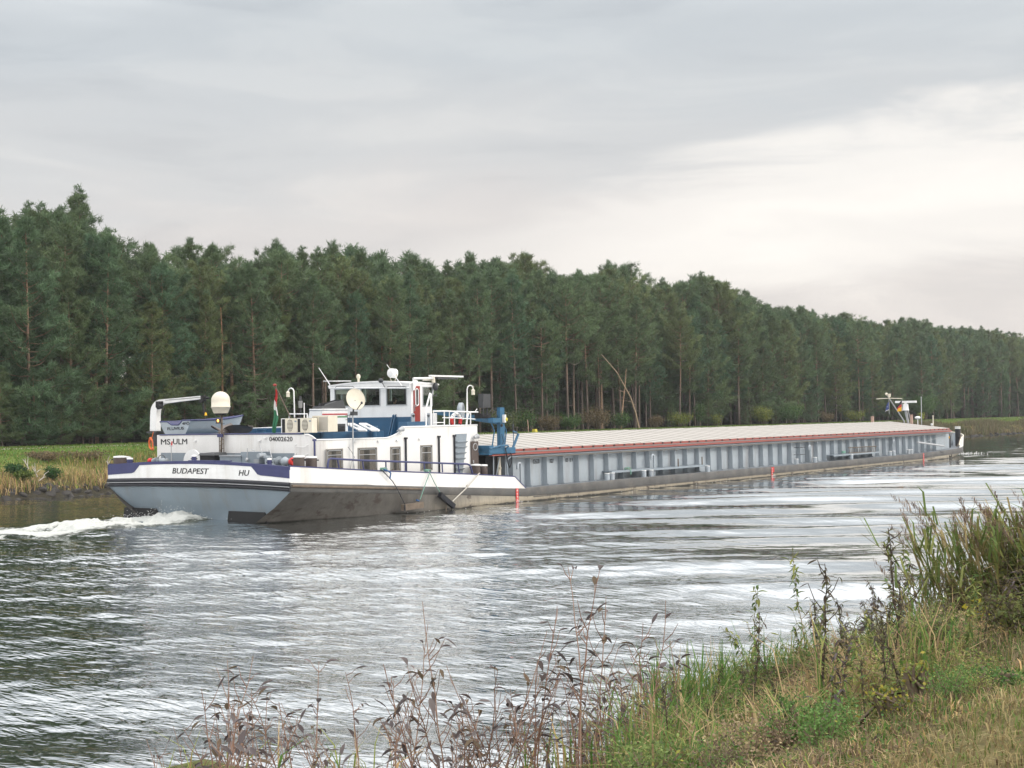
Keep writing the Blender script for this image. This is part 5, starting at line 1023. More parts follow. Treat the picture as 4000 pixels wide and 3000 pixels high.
# ------------------------------------------------------------------ loose things aboard
# dinghy on the house roof
def mk_dinghy():
    xs_, xb = 40.62, 44.3
    tl_, tr_ = at('k', 360, 375, x=xs_), at('k', 1022, 338, x=xs_); bl_, br_ = at('k', 480, 655, x=xs_), at('k', 900, 652, x=xs_)
    bow = at('k', 2150, 235, x=xb); bowl = at('k', 2075, 470, x=xb-.25)
    org = ((tl_+tr_)/2); org.z = bl_.z
    th = thing('dinghy', tuple(org), 'small grey dinghy with navy gunwale resting on the stern house roof under the davit', 'dinghy')
    n = 14; NS = 9; secs = []
    for i in range(n+1):
        f = i/n; fb = f**2.2
        # port / starboard sheer points and bottom points run to the stem
        def cur(p, q, w): return p.lerp(q, f)+Vector((0, w*math.sin(math.pi*min(1, f*1.05))*.30, 0))
        pl = cur(tl_, bow, 1); pr = cur(tr_, bow, -1)
        if f > .0: pl.z = tl_.z+(bow.z-tl_.z)*f**2.4; pr.z = tr_.z+(bow.z-tr_.z)*f**2.4
        ql = cur(bl_, bowl, .8); qr = cur(br_, bowl, -.8); ql.z = bl_.z+(bowl.z-bl_.z)*f**3; qr.z = br_.z+(bowl.z-br_.z)*f**3
        sec = [pl, pl.lerp(ql, .5)+Vector((0, .04*(1-f), 0)), ql+Vector((0, .05*(1-f), .05)), ql.lerp(qr, .12), ql.lerp(qr, .5)+Vector((0, 0, -.03)), ql.lerp(qr, .88), qr+Vector((0, -.05*(1-f), .05)), pr.lerp(qr, .5)+Vector((0, -.04*(1-f), 0)), pr]
        secs.append(sec)
    mb = MB(); vs = [p for s in secs for p in s]; q = [(i*NS+j, i*NS+j+1, (i+1)*NS+j+1, (i+1)*NS+j) for i in range(n) for j in range(NS-1)]
    mb.add(vs, q, 0, True)
    hl = mb.build('hull', M['boatgrey'], th)
    mb = MB(); cen = [sum((Vector(p) for p in s), Vector())/NS for s in secs]; vs2 = [Vector(p).lerp(cen[i], .06)+Vector((.0, 0, .02)) for i, s in enumerate(secs) for p in s]; mb.add(vs2, q, 0, True); mb.build('inner_skin', M['navy'], th)
    mb = MB(); a, b = at('k', 520, 372, x=xs_), at('k', 610, 440, x=xs_); c, d = at('k', 770, 440, x=xs_), at('k', 845, 345, x=xs_)
    poly = [secs[0][0], a, b, c, d]+[secs[0][j] for j in range(NS-1, 0, -1)]
    mb.prism([Vector(p)+Vector((-.01, 0, 0)) for p in poly], (.03, 0, 0)); trn = mb.build('transom', M['boatgrey'], th)
    mb = MB(); mb.tube([secs[0][0], a, b, c, d, secs[0][NS-1]], .035, 6); mb.tube([s[0] for s in secs], .04, 6); mb.tube([s[NS-1] for s in secs], .04, 6); mb.build('gunwale', M['navy'], th)
    mb = MB(); k = n-3; mb.add([secs[k][0], secs[k][NS-1], secs[n][NS-1], secs[n][0], secs[n-1][0], secs[n-1][NS-1]], [(0, 1, 5, 4), (4, 5, 2, 3)]); mb.build('foredeck', M['boatgrey'], th)
    def tx(body, u0, v0, u1, v1, vt):
        p = at('k', u0, v0, x=xs_-.02); q_ = at('k', u1, v1, x=xs_-.02); t = at('k', u0, vt, x=xs_-.02)
        text(body, 'lettering', trn, M['text'], p, (0, q_.y-p.y, q_.z-p.z), (0, 0, 1), (t.z-p.z), abs(p.y-q_.y), bold=.02)
    tx('FLUVIUS', 522, 555, 872, 540, 495); tx('4F\u00d6', 838, 440, 995, 437, 372)
    return th
dinghy = mk_dinghy()
p0, p1 = at('k', 1860, 310, x=43.6), at('k', 2010, 445, x=43.4)
# spare propeller
pc = at('k', 1790, 560, x=41.2); pr_ = thing('spare_propeller', (pc.x, pc.y, 3.5), 'dull bronze spare ship propeller lying on the roof beside the dinghy', 'propeller')
mb = MB(); mb.cyl((pc.x, pc.y, 3.45), (pc.x, pc.y, 3.75), .2, .13, 16); mb.build('hub', M['bronze'], pr_)
def blade(tip_u, tip_v, xx, wid, twist):
    tip = at('k', tip_u, tip_v, x=xx); base = Vector((pc.x, pc.y, 3.6)); d = tip-base; sdir = d.cross(Vector((.5, .2, 1))).normalized(); up = sdir.cross(d).normalized(); n = 9; vs = []
    for i in range(n+1):
        f = i/n; w = wid*(math.sin(math.pi*min(1, .16+f*.84))**.6); c = base+d*f; s = (sdir*math.cos(twist*(1-f))+up*math.sin(twist*(1-f)))
        for j in range(5): g = -1+2*j/4; vs.append(c+s*(w*g)+up*(.06*(1-g*g)))
    fs = [(i*5+j, i*5+j+1, (i+1)*5+j+1, (i+1)*5+j) for i in range(n) for j in range(4)]; m_ = MB(); m_.add(vs, fs, 0, True); m_.add([Vector(v)+up*-.03 for v in vs], fs, 0, True); m_.build('blade', M['bronze'], pr_)
blade(1460, 470, 41.0, .30, .5); blade(2370, 480, 41.2, .34, .5); blade(1900, 420, 42.0, .3, -.4); blade(1650, 600, 40.6, .25, .3)
# orange hose coil
hp = at('k', 172, 850, x=39.93); hs = thing('hose_coil', tuple(hp), 'coil of orange hose hanging at the edge of the stern house wall', 'hose')
mb = MB(); r2 = random.Random(3)
for i in range(9):
    ph = r2.uniform(-.1, .1); a_, b_ = r2.uniform(.10, .135), r2.uniform(.22, .27); cy, cz = hp.y+r2.uniform(-.015, .015), hp.z+r2.uniform(-.04, .05)
    mb.tube([(39.93+.02*math.sin(t*2+i)-.012*i*.4, cy+a_*math.cos(t)+.03*math.sin(t), cz+b_*math.sin(t)) for t in np.linspace(ph, ph+2*math.pi, 20)], .014, 5)
mb.build('loops', M['orange'], hs)
mb = MB(); mb.tube([at('k', 215, 590, x=39.93), at('k', 190, 700, x=39.93), at('k', 175, 730, x=39.93)], .016, 5); mb.ell(at('k', 205, 960, x=39.9), (.05, .06, .07)); mb.build('tail', M['orange'], hs)
# wheelie bin
a = at('k', 1215, 1100, x=39.0); b = at('k', 1540, 1240, x=39.0); bn = thing('waste_bin', (39.3, (a.y+b.y)/2, 1.36), 'black plastic waste bin standing on the stern deck behind the navy rail', 'bin')
mb = MB(); mb.hexa([(39.05, a.y-.06, 1.36), (39.5, a.y-.06, 1.36), (39.5, b.y+.06, 1.36), (39.05, b.y+.06, 1.36), (39.0, a.y, a.z), (39.6, a.y, a.z), (39.6, b.y, a.z), (39.0, b.y, a.z)]); mb.build('bin_body', M['black'], bn)
mb = MB(); mb.hexa([(38.95, a.y+.05, a.z), (39.66, a.y+.05, a.z), (39.66, b.y-.05, a.z), (38.95, b.y-.05, a.z), (39.0, a.y-.02, a.z+.09), (39.66, a.y-.02, a.z+.12), (39.66, b.y+.02, a.z+.12), (39.0, b.y+.02, a.z+.09)]); mb.build('lid', M['darkgrey'], bn)
mb = MB(); mb.cyl((39.6, a.y-.02, a.z+.04), (39.6, b.y+.02, a.z+.04), .02, seg=6); mb.build('handle', M['black'], bn)
# lifebuoy (horseshoe) on the bridge rail
lc = at('b', 1884, 672, y=39.25); lb = thing('lifebuoy', tuple(lc), 'red and white horseshoe lifebuoy hung on the bridge rail', 'lifebuoy')
def arc(t0, t1, n=12): return [(lc.x+.33*math.cos(t), 39.25, lc.z+.31*math.sin(t)) for t in np.linspace(t0, t1, n)]
mb = MB(); mb.tube(arc(.35, math.pi-.35), .085, 10); mb.build('white_arch', M['whiteclean'], lb)
mb = MB(); mb.tube(arc(-.55, .35, 6), .086, 10); mb.tube(arc(math.pi-.35, math.pi+.55, 6), .086, 10); mb.build('red_end', M['red'], lb)
mb = MB()
for t in (.6, 1.2, 1.9, 2.5): mb.tube([(lc.x+r_*math.cos(t), 39.25-.09*s_, lc.z+r_*math.sin(t)) for r_, s_ in ((.24, 0), (.3, 1), (.36, 1), (.42, 0))], .01, 4)
mb.tube(arc(.3, math.pi-.3), .012, 4); mb.build('grab_line', M['darkgrey'], lb)
q = at('b', 1872, 690, y=39.3); bg_ = thing('rope_bag', tuple(q), 'small brown rope bundle hanging inside the lifebuoy', 'rope'); mb = MB(); mb.ell(q, (.09, .06, .10)); mb.tube([q+Vector((0, 0, .08)), q+Vector((.02, 0, .3))], .01, 4); mb.build('bundle', M['wood'], bg_)
# Hungarian ensign
f0, f1 = at('b', 97, 640, x=40.6), at('a', 1862, 150, x=40.1); fg = thing('ensign_flag', tuple(f0), 'red white and green ensign drooping from its slanted staff beside the air conditioners', 'flag')
mb = MB(); mb.tube([f0, f1], .028, 8); st = mb.build('staff', M['wood'], fg); mb = MB(); mb.ell(f1, (.07, .09, .06)); mb.build('staff_knob', M['doorred'], st)
L_ = [(1872, 185), (1858, 300), (1846, 400), (1840, 520), (1836, 660)]; R_ = [(1884, 200), (1889, 300), (1894, 420), (1898, 520), (1868, 672)]
mb = MB(); nr, nc = 40, 14; vs = []
for i in range(nr+1):
    f = i/nr*4; k_ = min(3, int(f)); g = f-k_
    for j in range(nc+1):
        h_ = j/nc; u = (L_[k_][0]*(1-g)+L_[k_+1][0]*g)*(1-h_)+(R_[k_][0]*(1-g)+R_[k_+1][0]*g)*h_; v = (L_[k_][1]*(1-g)+L_[k_+1][1]*g)*(1-h_)+(R_[k_][1]*(1-g)+R_[k_+1][1]*g)*h_
        p = at('a', u, v, x=40.15); p.x += .05*math.sin(h_*11+i*.05)+.02*math.sin(i*.3); vs.append(p)
for i in range(nr):
    for j in range(nc):
        v_ = (i+.5)/nr; h_ = (j+.5)/nc; s_ = v_*1.55-h_*.36+.0; s_ += (-.30 if h_ < .18 and v_ > .35 and v_ < .8 else 0)
        c_ = 0 if s_ < .30 else 1 if s_ < .66 else 2
        o = i*(nc+1)+j; mb.add([vs[o], vs[o+1], vs[o+nc+2], vs[o+nc+1]], [(0, 1, 2, 3)], c_, True)
mb.build('cloth', [M['flagred'], M['flagwhite'], M['green']], fg)
# flags at the bow yard
def flag(pts_t, pts_b, x, mats, bands, nm, label, pole):
    th = thing(nm, tuple(at('m', *pole[1], x=x)), label, 'flag'); mb = MB(); mb.tube([at('m', *q_, x=x) for q_ in pole], .018, 5); mb.build('halyard', M['galv'], th); mb = MB(); nr, nc = 12, 10; vs = []
    for i in range(nr+1):
        for j in range(nc+1):
            f, g = i/nr, j/nc; t_ = np.array(pts_t[0])*(1-g)+np.array(pts_t[1])*g; b_ = np.array(pts_b[0])*(1-g)+np.array(pts_b[1])*g; uv = t_*(1-f)+b_*f
            p = at('m', float(uv[0]), float(uv[1]), x=x); p.x += .10*math.sin(g*7+f*2)*(1-.5*g); vs.append(p)
    for i in range(nr):
        for j in range(nc):
            o = i*(nc+1)+j; mb.add([vs[o], vs[o+1], vs[o+nc+2], vs[o+nc+1]], [(0, 1, 2, 3)], bands((i+.5)/nr, (j+.5)/nc), True)
    mb.build('cloth', mats, th); return th
XFB = MTX+.1
flag([(900, 640), (1048, 470)], [(915, 800), (1052, 775)], XFB, [M['flagblack'], M['flagred'], M['gold']], lambda f, g: 0 if f < .33 else 1 if f < .62 else 2, 'courtesy_flag', 'black red and gold flag flying below the bow yardarm', [(1058, 425), (1050, 790)])
flag([(600, 610), (678, 510)], [(562, 800), (684, 745)], XFB, [M['flagblue'], M['flagwhite']], lambda f, g: 1 if f > .93 or (.38 < f < .5 and .45 < g < .6) else 0, 'company_flag', 'dark blue flag hanging near the leaning bow mast', [(682, 415), (690, 870)])
# fenders hung over the side
def fender(pa, pb, w, label, ropes, mcol):
    a, b = at('b', *pa, y=37.88), at('b', *pb, y=37.88); th = thing('fender_board', tuple((a+b)/2), label, 'fender'); d = (b-a).normalized(); nrm = Vector((0, 1, 0)).cross(d).normalized(); t = nrm*w/2; mb = MB()
    p = [a-t, b-t, b+t, a+t]; mb.hexa([q_+Vector((0, -.16, 0)) for q_ in p]+[q_+Vector((0, .0, 0)) for q_ in p]); mb.build('board', M[mcol], th); mb = MB(); mb.hexa([q_+Vector((0, -.19, 0))+nrm*.0 for q_ in [a-t, a-t+d*.08, a+t+d*.08, a+t]]+[q_+Vector((0, -.17, 0)) for q_ in [a-t, a-t+d*.08, a+t+d*.08, a+t]]); mb.build('end_strap', M['black'], th)
    for r_, m_, w_ in ropes: mb = MB(); mb.tube([at('b', *q_, y=37.86 if i_ else 37.9) for i_, q_ in enumerate(r_)], w_, 5); mb.build('rope', M[m_], th)
fender((1290, 1612), (1505, 1580), .26, 'grey timber fender board hanging level just above the water', [([(1075, 1200), (1165, 1290), (1200, 1330), (1250, 1410), (1335, 1585)], 'blackband', .02), ([(1105, 1200), (1150, 1215), (1180, 1240), (1170, 1300)], 'ropeblue', .035), ([(1600, 1235), (1560, 1340), (1495, 1525)], 'ropegreen', .02), ([(1455, 1530), (1485, 1540)], 'ropeblue', .04)], 'wood')
fender((1690, 1470), (1845, 1600), .22, 'black fender board tilted steeply against the hull', [([(1600, 1235), (1650, 1340), (1715, 1455)], 'ropegreen', .018), ([(1780, 1545), (1775, 1640)], 'wood', .03)], 'blackband')
a, b = at('b', 2138, 1238, y=37.85), at('b', 1845, 1545, y=37.8); th = thing('mooring_rope', tuple(a), 'pale mooring rope stretched diagonally down the white bulwark', 'rope'); mb = MB(); mb.tube([a, a.lerp(b, .5)+Vector((0, -.02, -.04)), b], .028, 6); mb.ell(a.lerp(b, .46), (.07, .05, .06)); mb.build('line', M['rope'], th)
for u, v, lab in ((1095, 1195, 'tangled pale rope knot on the bulwark rail above the blue line'), (1578, 1212, 'tangled pale green rope knot on the bulwark rail farther forward')):
    p = at('b', u, v, y=38.0); th = thing('rope_knot', tuple(p), lab, 'rope'); mb = MB(); r2 = random.Random(u)
    for i in range(5): mb.tube([p+Vector((r2.uniform(-.25, .25), r2.uniform(-.05, .03), r2.uniform(-.05, .06))) for _ in range(6)], .022, 5)
    mb.build('turns', M['ropegreen'], th)
# green rope on the side shelf, ladder on the forward shelf
p = at('c', 2080, 925, y=38.45); th = thing('rope_coil', tuple(p), 'old green and brown rope heap on the side deck shelf', 'rope'); mb = MB(); r2 = random.Random(5)
for i in range(7): mb.tube([p+Vector((.32*math.cos(t)*r2.uniform(.7, 1), .12*math.sin(t), .02+.02*i*.6+.03*math.sin(t*2+i))) for t in np.linspace(0, 6.3, 12)], .022, 5, i % 2)
mb.tube([p+Vector((.05, -.1, .02)), p+Vector((.06, -.16, -.1)), p+Vector((.0, -.16, -.28)), p+Vector((.1, -.16, -.2))], .03, 5); mb.build('turns', [M['ropegreen'], M['wood']], th)
a, b, c, d = at('e', 525, 735, y=38.4), at('e', 795, 720, y=38.4), at('e', 790, 775, y=38.4), at('e', 530, 785, y=38.4)
ld = thing('ladder', tuple(d), 'weathered ladder lying on edge along the forward side shelf', 'ladder'); mb = MB(); mb.tube([a, b], .035, 6); mb.tube([d, c], .035, 6); mb.build('rail', M['wood'], ld); mb = MB()
for i in range(17): f = (i+.5)/17; mb.tube([a.lerp(b, f), d.lerp(c, f)], .02, 5)
mb.build('rungs', M['wood'], ld)
p = at('e', 480, 785, y=38.4); th = thing('rope_coil', tuple(p), 'dark green rope heap beside the stowed ladder', 'rope'); mb = MB()
for i in range(5): mb.tube([p+Vector((.25*math.cos(t), .1*math.sin(t), .03*i)) for t in np.linspace(0, 6.3, 10)], .03, 5)
mb.build('turns', M['ropegreen'], th)
# ------------------------------------------------------------------ people in the wheelhouse
def skin_body(name, joints, edges, m, parent):
    me = bpy.data.meshes.new(name); me.from_pydata([j[0] for j in joints], edges, []); ob = bpy.data.objects.new(name, me); COL.objects.link(ob)
    sk = ob.modifiers.new('skin', 'SKIN'); me.skin_vertices.new() if not me.skin_vertices else None
    for i, j in enumerate(joints): me.skin_vertices[0].data[i].radius = (j[1], j[2] if len(j) > 2 else j[1])
    me.skin_vertices[0].data[0].use_root = True
    ss = ob.modifiers.new('sub', 'SUBSURF'); ss.levels = 2; ss.render_levels = 2
    bpy.context.view_layer.update(); dg = bpy.context.evaluated_depsgraph_get(); m2 = bpy.data.meshes.new_from_object(ob.evaluated_get(dg)); bpy.data.objects.remove(ob)
    m2.materials.clear()
    for q_ in m: m2.materials.append(q_)
    m2.polygons.foreach_set('use_smooth', [True]*len(m2.polygons)); o2 = bpy.data.objects.new(name, m2); COL.objects.link(o2); o2.parent = parent; return o2
def person(loc, rz, label, seated, top_m, skin_m, hair_m):
    r_ = thing('person', loc, label, 'person'); r_.rotation_euler = (0, 0, rz)
    # local frame: faces +x, z up, origin at the feet; seated figures have their hips at 0.5 m
    hz = .52 if seated else .92
    J = [((0, 0, hz), .15, .17), ((0, 0, hz+.22), .13, .16), ((.0, 0, hz+.42), .13, .18), ((0, 0, hz+.52), .07), ((.02, 0, hz+.59), .055), ((.03, 0, hz+.66), .085, .08), ((.04, 0, hz+.74), .10, .085), ((.02, 0, hz+.83), .07, .07)]
    E = [(i, i+1) for i in range(7)]
    def limb(base, pts):
        for p in pts: J.append(p); E.append((base, len(J)-1)); base = len(J)-1
        return base
    for s_ in (1, -1):
        if seated: limb(0, [((.18, .11*s_, hz), .095), ((.46, .12*s_, hz-.02), .07), ((.50, .12*s_, hz-.26), .055), ((.48, .12*s_, .07), .042), ((.62, .13*s_, .04), .04)])
        else: limb(0, [((.0, .11*s_, hz-.12), .10), ((.02, .11*s_, .48), .068), ((-.01, .11*s_, .26), .058), ((0, .11*s_, .07), .042), ((.16, .12*s_, .04), .04)])
        if seated and s_ == -1: hnd = limb(2, [((.0, .2*s_, hz+.42), .07), ((.16, .34*s_, hz+.30), .05), ((.40, .52*s_, hz+.36), .038), ((.47, .56*s_, hz+.39), .03)]); hd_ = Vector((.07, .03*s_, .03))
        elif seated: hnd = limb(2, [((.0, .2*s_, hz+.42), .07), ((.1, .26*s_, hz+.16), .05), ((.32, .22*s_, hz+.12), .038), ((.40, .2*s_, hz+.12), .03)]); hd_ = Vector((.08, 0, -.01))
        else: hnd = limb(2, [((.0, .2*s_, hz+.42), .07), ((.03, .26*s_, hz+.14), .05), ((.22, .22*s_, hz+.05), .038), ((.30, .2*s_, hz+.05), .03)]); hd_ = Vector((.08, 0, -.01))
        bpos = Vector(J[hnd][0]); side = hd_.cross(Vector((0, 0, 1))).normalized(); dn_ = Vector((0, 0, -1))
        for k_, (off, ln) in enumerate(((-.030, .85), (-.010, 1.0), (.010, .95), (.030, .75))):
            b_ = bpos+hd_*.45+side*off; limb(hnd, [(tuple(b_), .010), (tuple(b_+hd_*.45*ln+dn_*.008), .009), (tuple(b_+hd_*.75*ln+dn_*.03), .008)])
        limb(hnd, [(tuple(bpos+side*(-.035)*s_+hd_*.2), .011), (tuple(bpos+side*(-.055)*s_+hd_*.55+dn_*.01), .009)])
    body = skin_body('body', J, E, [top_m, skin_m, M['blackcloth']], r_)
    # skin shows on head, neck and hands; trousers below the hips
    hc_ = Vector((.03, 0, hz+.74)); hands = [Vector(j[0]) for j in J if j[1] <= .011]
    for p in body.data.polygons:
        c = p.center
        if c.z > hz+.56 and abs(c.y) < .14: p.material_index = 1
        elif min((c-h_).length for h_ in hands) < .05: p.material_index = 1
        elif c.z < hz-.02 or (seated and c.z < hz+.08 and c.x > .12 and abs(c.y) < .19): p.material_index = 2
    f = MB(); f.ell((.135, 0, hz+.715), (.022, .014, .022)); f.ell((.118, 0, hz+.665), (.012, .026, .006)); 
    for s_ in (1, -1): f.ell((.126, .032*s_, hz+.745), (.008, .011, .007)); f.ell((.03, .086*s_, hz+.735), (.02, .012, .032))
    f.build('face', skin_m, r_, org=(0, 0, 0))
    h = MB(); h.ell((.012, 0, hz+.79), (.112, .094, .085)); h.ell((-.03, 0, hz+.74), (.085, .09, .10)); h.build('hair', hair_m, r_, org=(0, 0, 0))
    return r_
hp_ = at('b', 1217, 455, x=49.35)
person((49.35, hp_.y, hp_.z-1.24), R(-10), 'person in a grey sweater seated at the helm with one arm stretched out', True, M['greycloth'], M['skin'], M['hair'])
sp2 = at('b', 1035, 345, x=49.5)
person((49.5, sp2.y, sp2.z-1.72), R(60), 'person in a black jacket standing inside the wheelhouse with back to the window', False, M['blackcloth'], M['blackcloth'], M['blackcloth'])
# ------------------------------------------------------------------ wake foam
def g2n(sh): return np.random.default_rng(4).normal(0, 1, sh)
def foam_mat():
    m = bpy.data.materials.new('wake_foam'); m.use_nodes = True; n = m.node_tree.nodes; l = m.node_tree.links; b = n['Principled BSDF']
    a = n.new('ShaderNodeAttribute'); a.attribute_name = 'Col'; g = n.new('ShaderNodeNewGeometry')
    def nz(sc, st=(1, 1, 1)):
        mm = n.new('ShaderNodeMapping'); mm.inputs['Scale'].default_value = st; l.new(g.outputs['Position'], mm.inputs[0]); q = n.new('ShaderNodeTexNoise'); q.inputs['Scale'].default_value = sc; q.inputs['Detail'].default_value = 9; q.inputs['Roughness'].default_value = .68; q.inputs['Distortion'].default_value = .5; l.new(mm.outputs[0], q.inputs['Vector']); return q.outputs['Fac']
    s = n.new('ShaderNodeMath'); s.operation = 'ADD'; l.new(a.outputs['Color'], s.inputs[0]); l.new(nz(1.7, (1, 1, 1)), s.inputs[1])
    r = n.new('ShaderNodeValToRGB'); r.color_ramp.elements[0].position = .80; r.color_ramp.elements[1].position = 1.22; l.new(s.outputs[0], r.inputs[0])
    mx = n.new('ShaderNodeMix'); mx.data_type = 'RGBA'; l.new(r.outputs[0], mx.inputs[0]); mx.inputs[6].default_value = (.06, .068, .052, 1); mx.inputs[7].default_value = (.52, .53, .50, 1); l.new(mx.outputs[2], b.inputs['Base Color'])
    mr = n.new('ShaderNodeMapRange'); mr.inputs['To Min'].default_value = .06; mr.inputs['To Max'].default_value = .8; l.new(r.outputs[0], mr.inputs[0]); l.new(mr.outputs[0], b.inputs['Roughness'])
    bp = n.new('ShaderNodeBump'); bp.inputs['Strength'].default_value = .8; bp.inputs['Distance'].default_value = .12; l.new(nz(3.5), bp.inputs['Height']); l.new(bp.outputs[0], b.inputs['Normal'])
    b.inputs['IOR'].default_value = 1.34; return m
M['foam'] = foam_mat()
xs = np.arange(8, 39.6, .085); ysf = np.arange(37.5, 51.5, .085); X, Y = np.meshgrid(xs, ysf, indexing='ij')
dst = 38.6-X                                                   # distance astern
cyl_ = 45.4-.02*dst
prof = np.exp(-((Y-cyl_)/(2.1+.06*np.maximum(dst, 0)))**2)
amp = np.where(dst < 0, np.exp(dst*1.2), 1)*np.exp(-np.clip(dst, 0, 99)/12)
wx_, wy_ = X+.35*vnoise(X, Y, 51, 1.1), Y+.35*vnoise(X, Y, 52, 1.3)
rid = lambda sd, sc: 1-np.abs(vnoise(wx_, wy_, sd, sc))             # sharp little crests
hump = (rid(41, 1.3)-.4)*.42+(rid(42, 2.9)-.4)*.34+(rid(43, 6.5)-.4)*.22+g2n(X.shape)*.05
peak = .19*np.exp(-((dst-1.2)/1.6)**2)*np.exp(-((Y-44.9)/1.4)**2)+.13*np.exp(-((dst-5)/2.8)**2)*np.exp(-((Y-45.6)/1.9)**2)
Z = water_z(X, Y)-.035+prof*amp*(.08+.24*hump)+peak*(.9+1.0*hump)
stre = vnoise(X*.35, Y*1.5, 61, 1.6)                                # streaks drawn out astern
den = prof*(.20+.42*np.exp(-np.clip(dst, 0, 99)/34))+.40*hump*prof+.12*stre*prof+.10*peak/.19+.06
keep = (prof > .10)
ix = -np.ones(X.shape, int); ix[keep] = np.arange(keep.sum())
V = np.stack([X[keep], Y[keep], Z[keep]], -1)
q4 = np.stack([ix[:-1, :-1], ix[1:, :-1], ix[1:, 1:], ix[:-1, 1:]], -1).reshape(-1, 4); q4 = q4[(q4 >= 0).all(1)]
# lower the rim so that it dives under the water
V[:, 2] -= np.clip((.26-prof[keep])/.16, 0, 1)*.22
fm = mesh_np('foam', V, q4, M['foam'], cols=np.repeat(den[keep][:, None], 3, 1), smooth=True); tag(fm, 'white churned foam behind the stern', kind='stuff')
# thrown spray drops and little splash at the draught marks
sp_c, sp_f = [], []
def sphere_pts(c, r):
    o = len(sp_c); sp_c.extend([(c[0]+r*x, c[1]+r*y, c[2]+r*z) for x, y, z in ((1, 0, 0), (-1, 0, 0), (0, 1, 0), (0, -1, 0), (0, 0, 1), (0, 0, -1))])
    sp_f.extend([(o+a, o+b, o+c_) for a, b, c_ in ((0, 2, 4), (2, 1, 4), (1, 3, 4), (3, 0, 4), (2, 0, 5), (1, 2, 5), (3, 1, 5), (0, 3, 5))])
for i in range(420):
    x = 38.2-abs(rnd.gauss(0, 1.4)); y = rnd.gauss(45.0, 1.2); sphere_pts((x, y, .1+abs(rnd.gauss(0, .28))*math.exp(-abs(y-45)/1.4)), rnd.uniform(.006, .018))
for i in range(90):
    x = rnd.uniform(44, 118); sphere_pts((x, 37.85-abs(rnd.gauss(0, .15)), .02+abs(rnd.gauss(0, .03))), rnd.uniform(.008, .02))
for cx in (52.6, 80.8, 109.4):
    for i in range(25): sphere_pts((cx-.1+rnd.gauss(0, .16), 37.9-abs(rnd.gauss(0, .1)), .02+abs(rnd.gauss(0, .06))), rnd.uniform(.01, .025))
for i in range(110): sphere_pts((127.5+rnd.gauss(0, 1.2), 40.5+rnd.gauss(0, 1.0), .03+abs(rnd.gauss(0, .06))), rnd.uniform(.02, .06))
M['spray'] = mat('spray_white', (.78, .78, .76), .5)
tag(mesh_np('spray', np.array(sp_c), np.array(sp_f), M['spray'], smooth=True), 'drops of white spray at the stern and along the hull', kind='stuff')

# ------------------------------------------------------------------ pines
M['needles'] = mat('pine_needles', (.06, .09, .05), .6, spec=.3, attr=True)
def translucent(m, f):
    n = m.node_tree.nodes; l = m.node_tree.links; b = n['Principled BSDF']; o = [q for q in n if q.type == 'OUTPUT_MATERIAL'][0]; t = n.new('ShaderNodeBsdfTranslucent'); x = n.new('ShaderNodeMixShader'); x.inputs[0].default_value = f
    l.new(b.inputs['Base Color'].links[0].from_socket, t.inputs[0]); l.new(b.outputs[0], x.inputs[1]); l.new(t.outputs[0], x.inputs[2]); l.new(x.outputs[0], o.inputs[0])
translucent(M['needles'], .3)
M['bark'] = mat('pine_bark', (.2, .13, .09), .9, attr=True, var=.3, vscale=6, bump=.5, bscale=12, spec=.1)
def tubes_np(paths, seg=6):
    """paths: list of (points (n,3), radii (n,), colours (n,3))"""
    Vs, Fs, Cs, o = [], [], [], 0
    for P_, r_, c_ in paths:
        P_ = np.asarray(P_, float); n = len(P_); T = np.gradient(P_, axis=0); T /= np.linalg.norm(T, axis=1)[:, None]+1e-9
        a = np.cross(T, np.array([.31, .17, .93])); bad = np.linalg.norm(a, axis=1) < 1e-3; a[bad] = np.cross(T[bad], np.array([1, 0, 0.])); a /= np.linalg.norm(a, axis=1)[:, None]; b = np.cross(T, a)
        w = np.arange(seg)*2*np.pi/seg
        ring = P_[:, None, :]+(a[:, None, :]*np.cos(w)[None, :, None]+b[:, None, :]*np.sin(w)[None, :, None])*np.asarray(r_)[:, None, None]
        Vs.append(ring.reshape(-1, 3)); Cs.append(np.repeat(np.asarray(c_, float).reshape(-1, 3) if np.ndim(c_) > 1 else np.tile(c_, (n, 1)), seg, 0))
        i = np.arange(n-1)[:, None]*seg; k = np.arange(seg)[None, :]; k2 = (k+1) % seg
        Fs.append((np.stack([i+k, i+k2, i+seg+k2, i+seg+k], -1).reshape(-1, 4))+o); o += n*seg
    return np.concatenate(Vs), np.concatenate(Fs), np.concatenate(Cs)
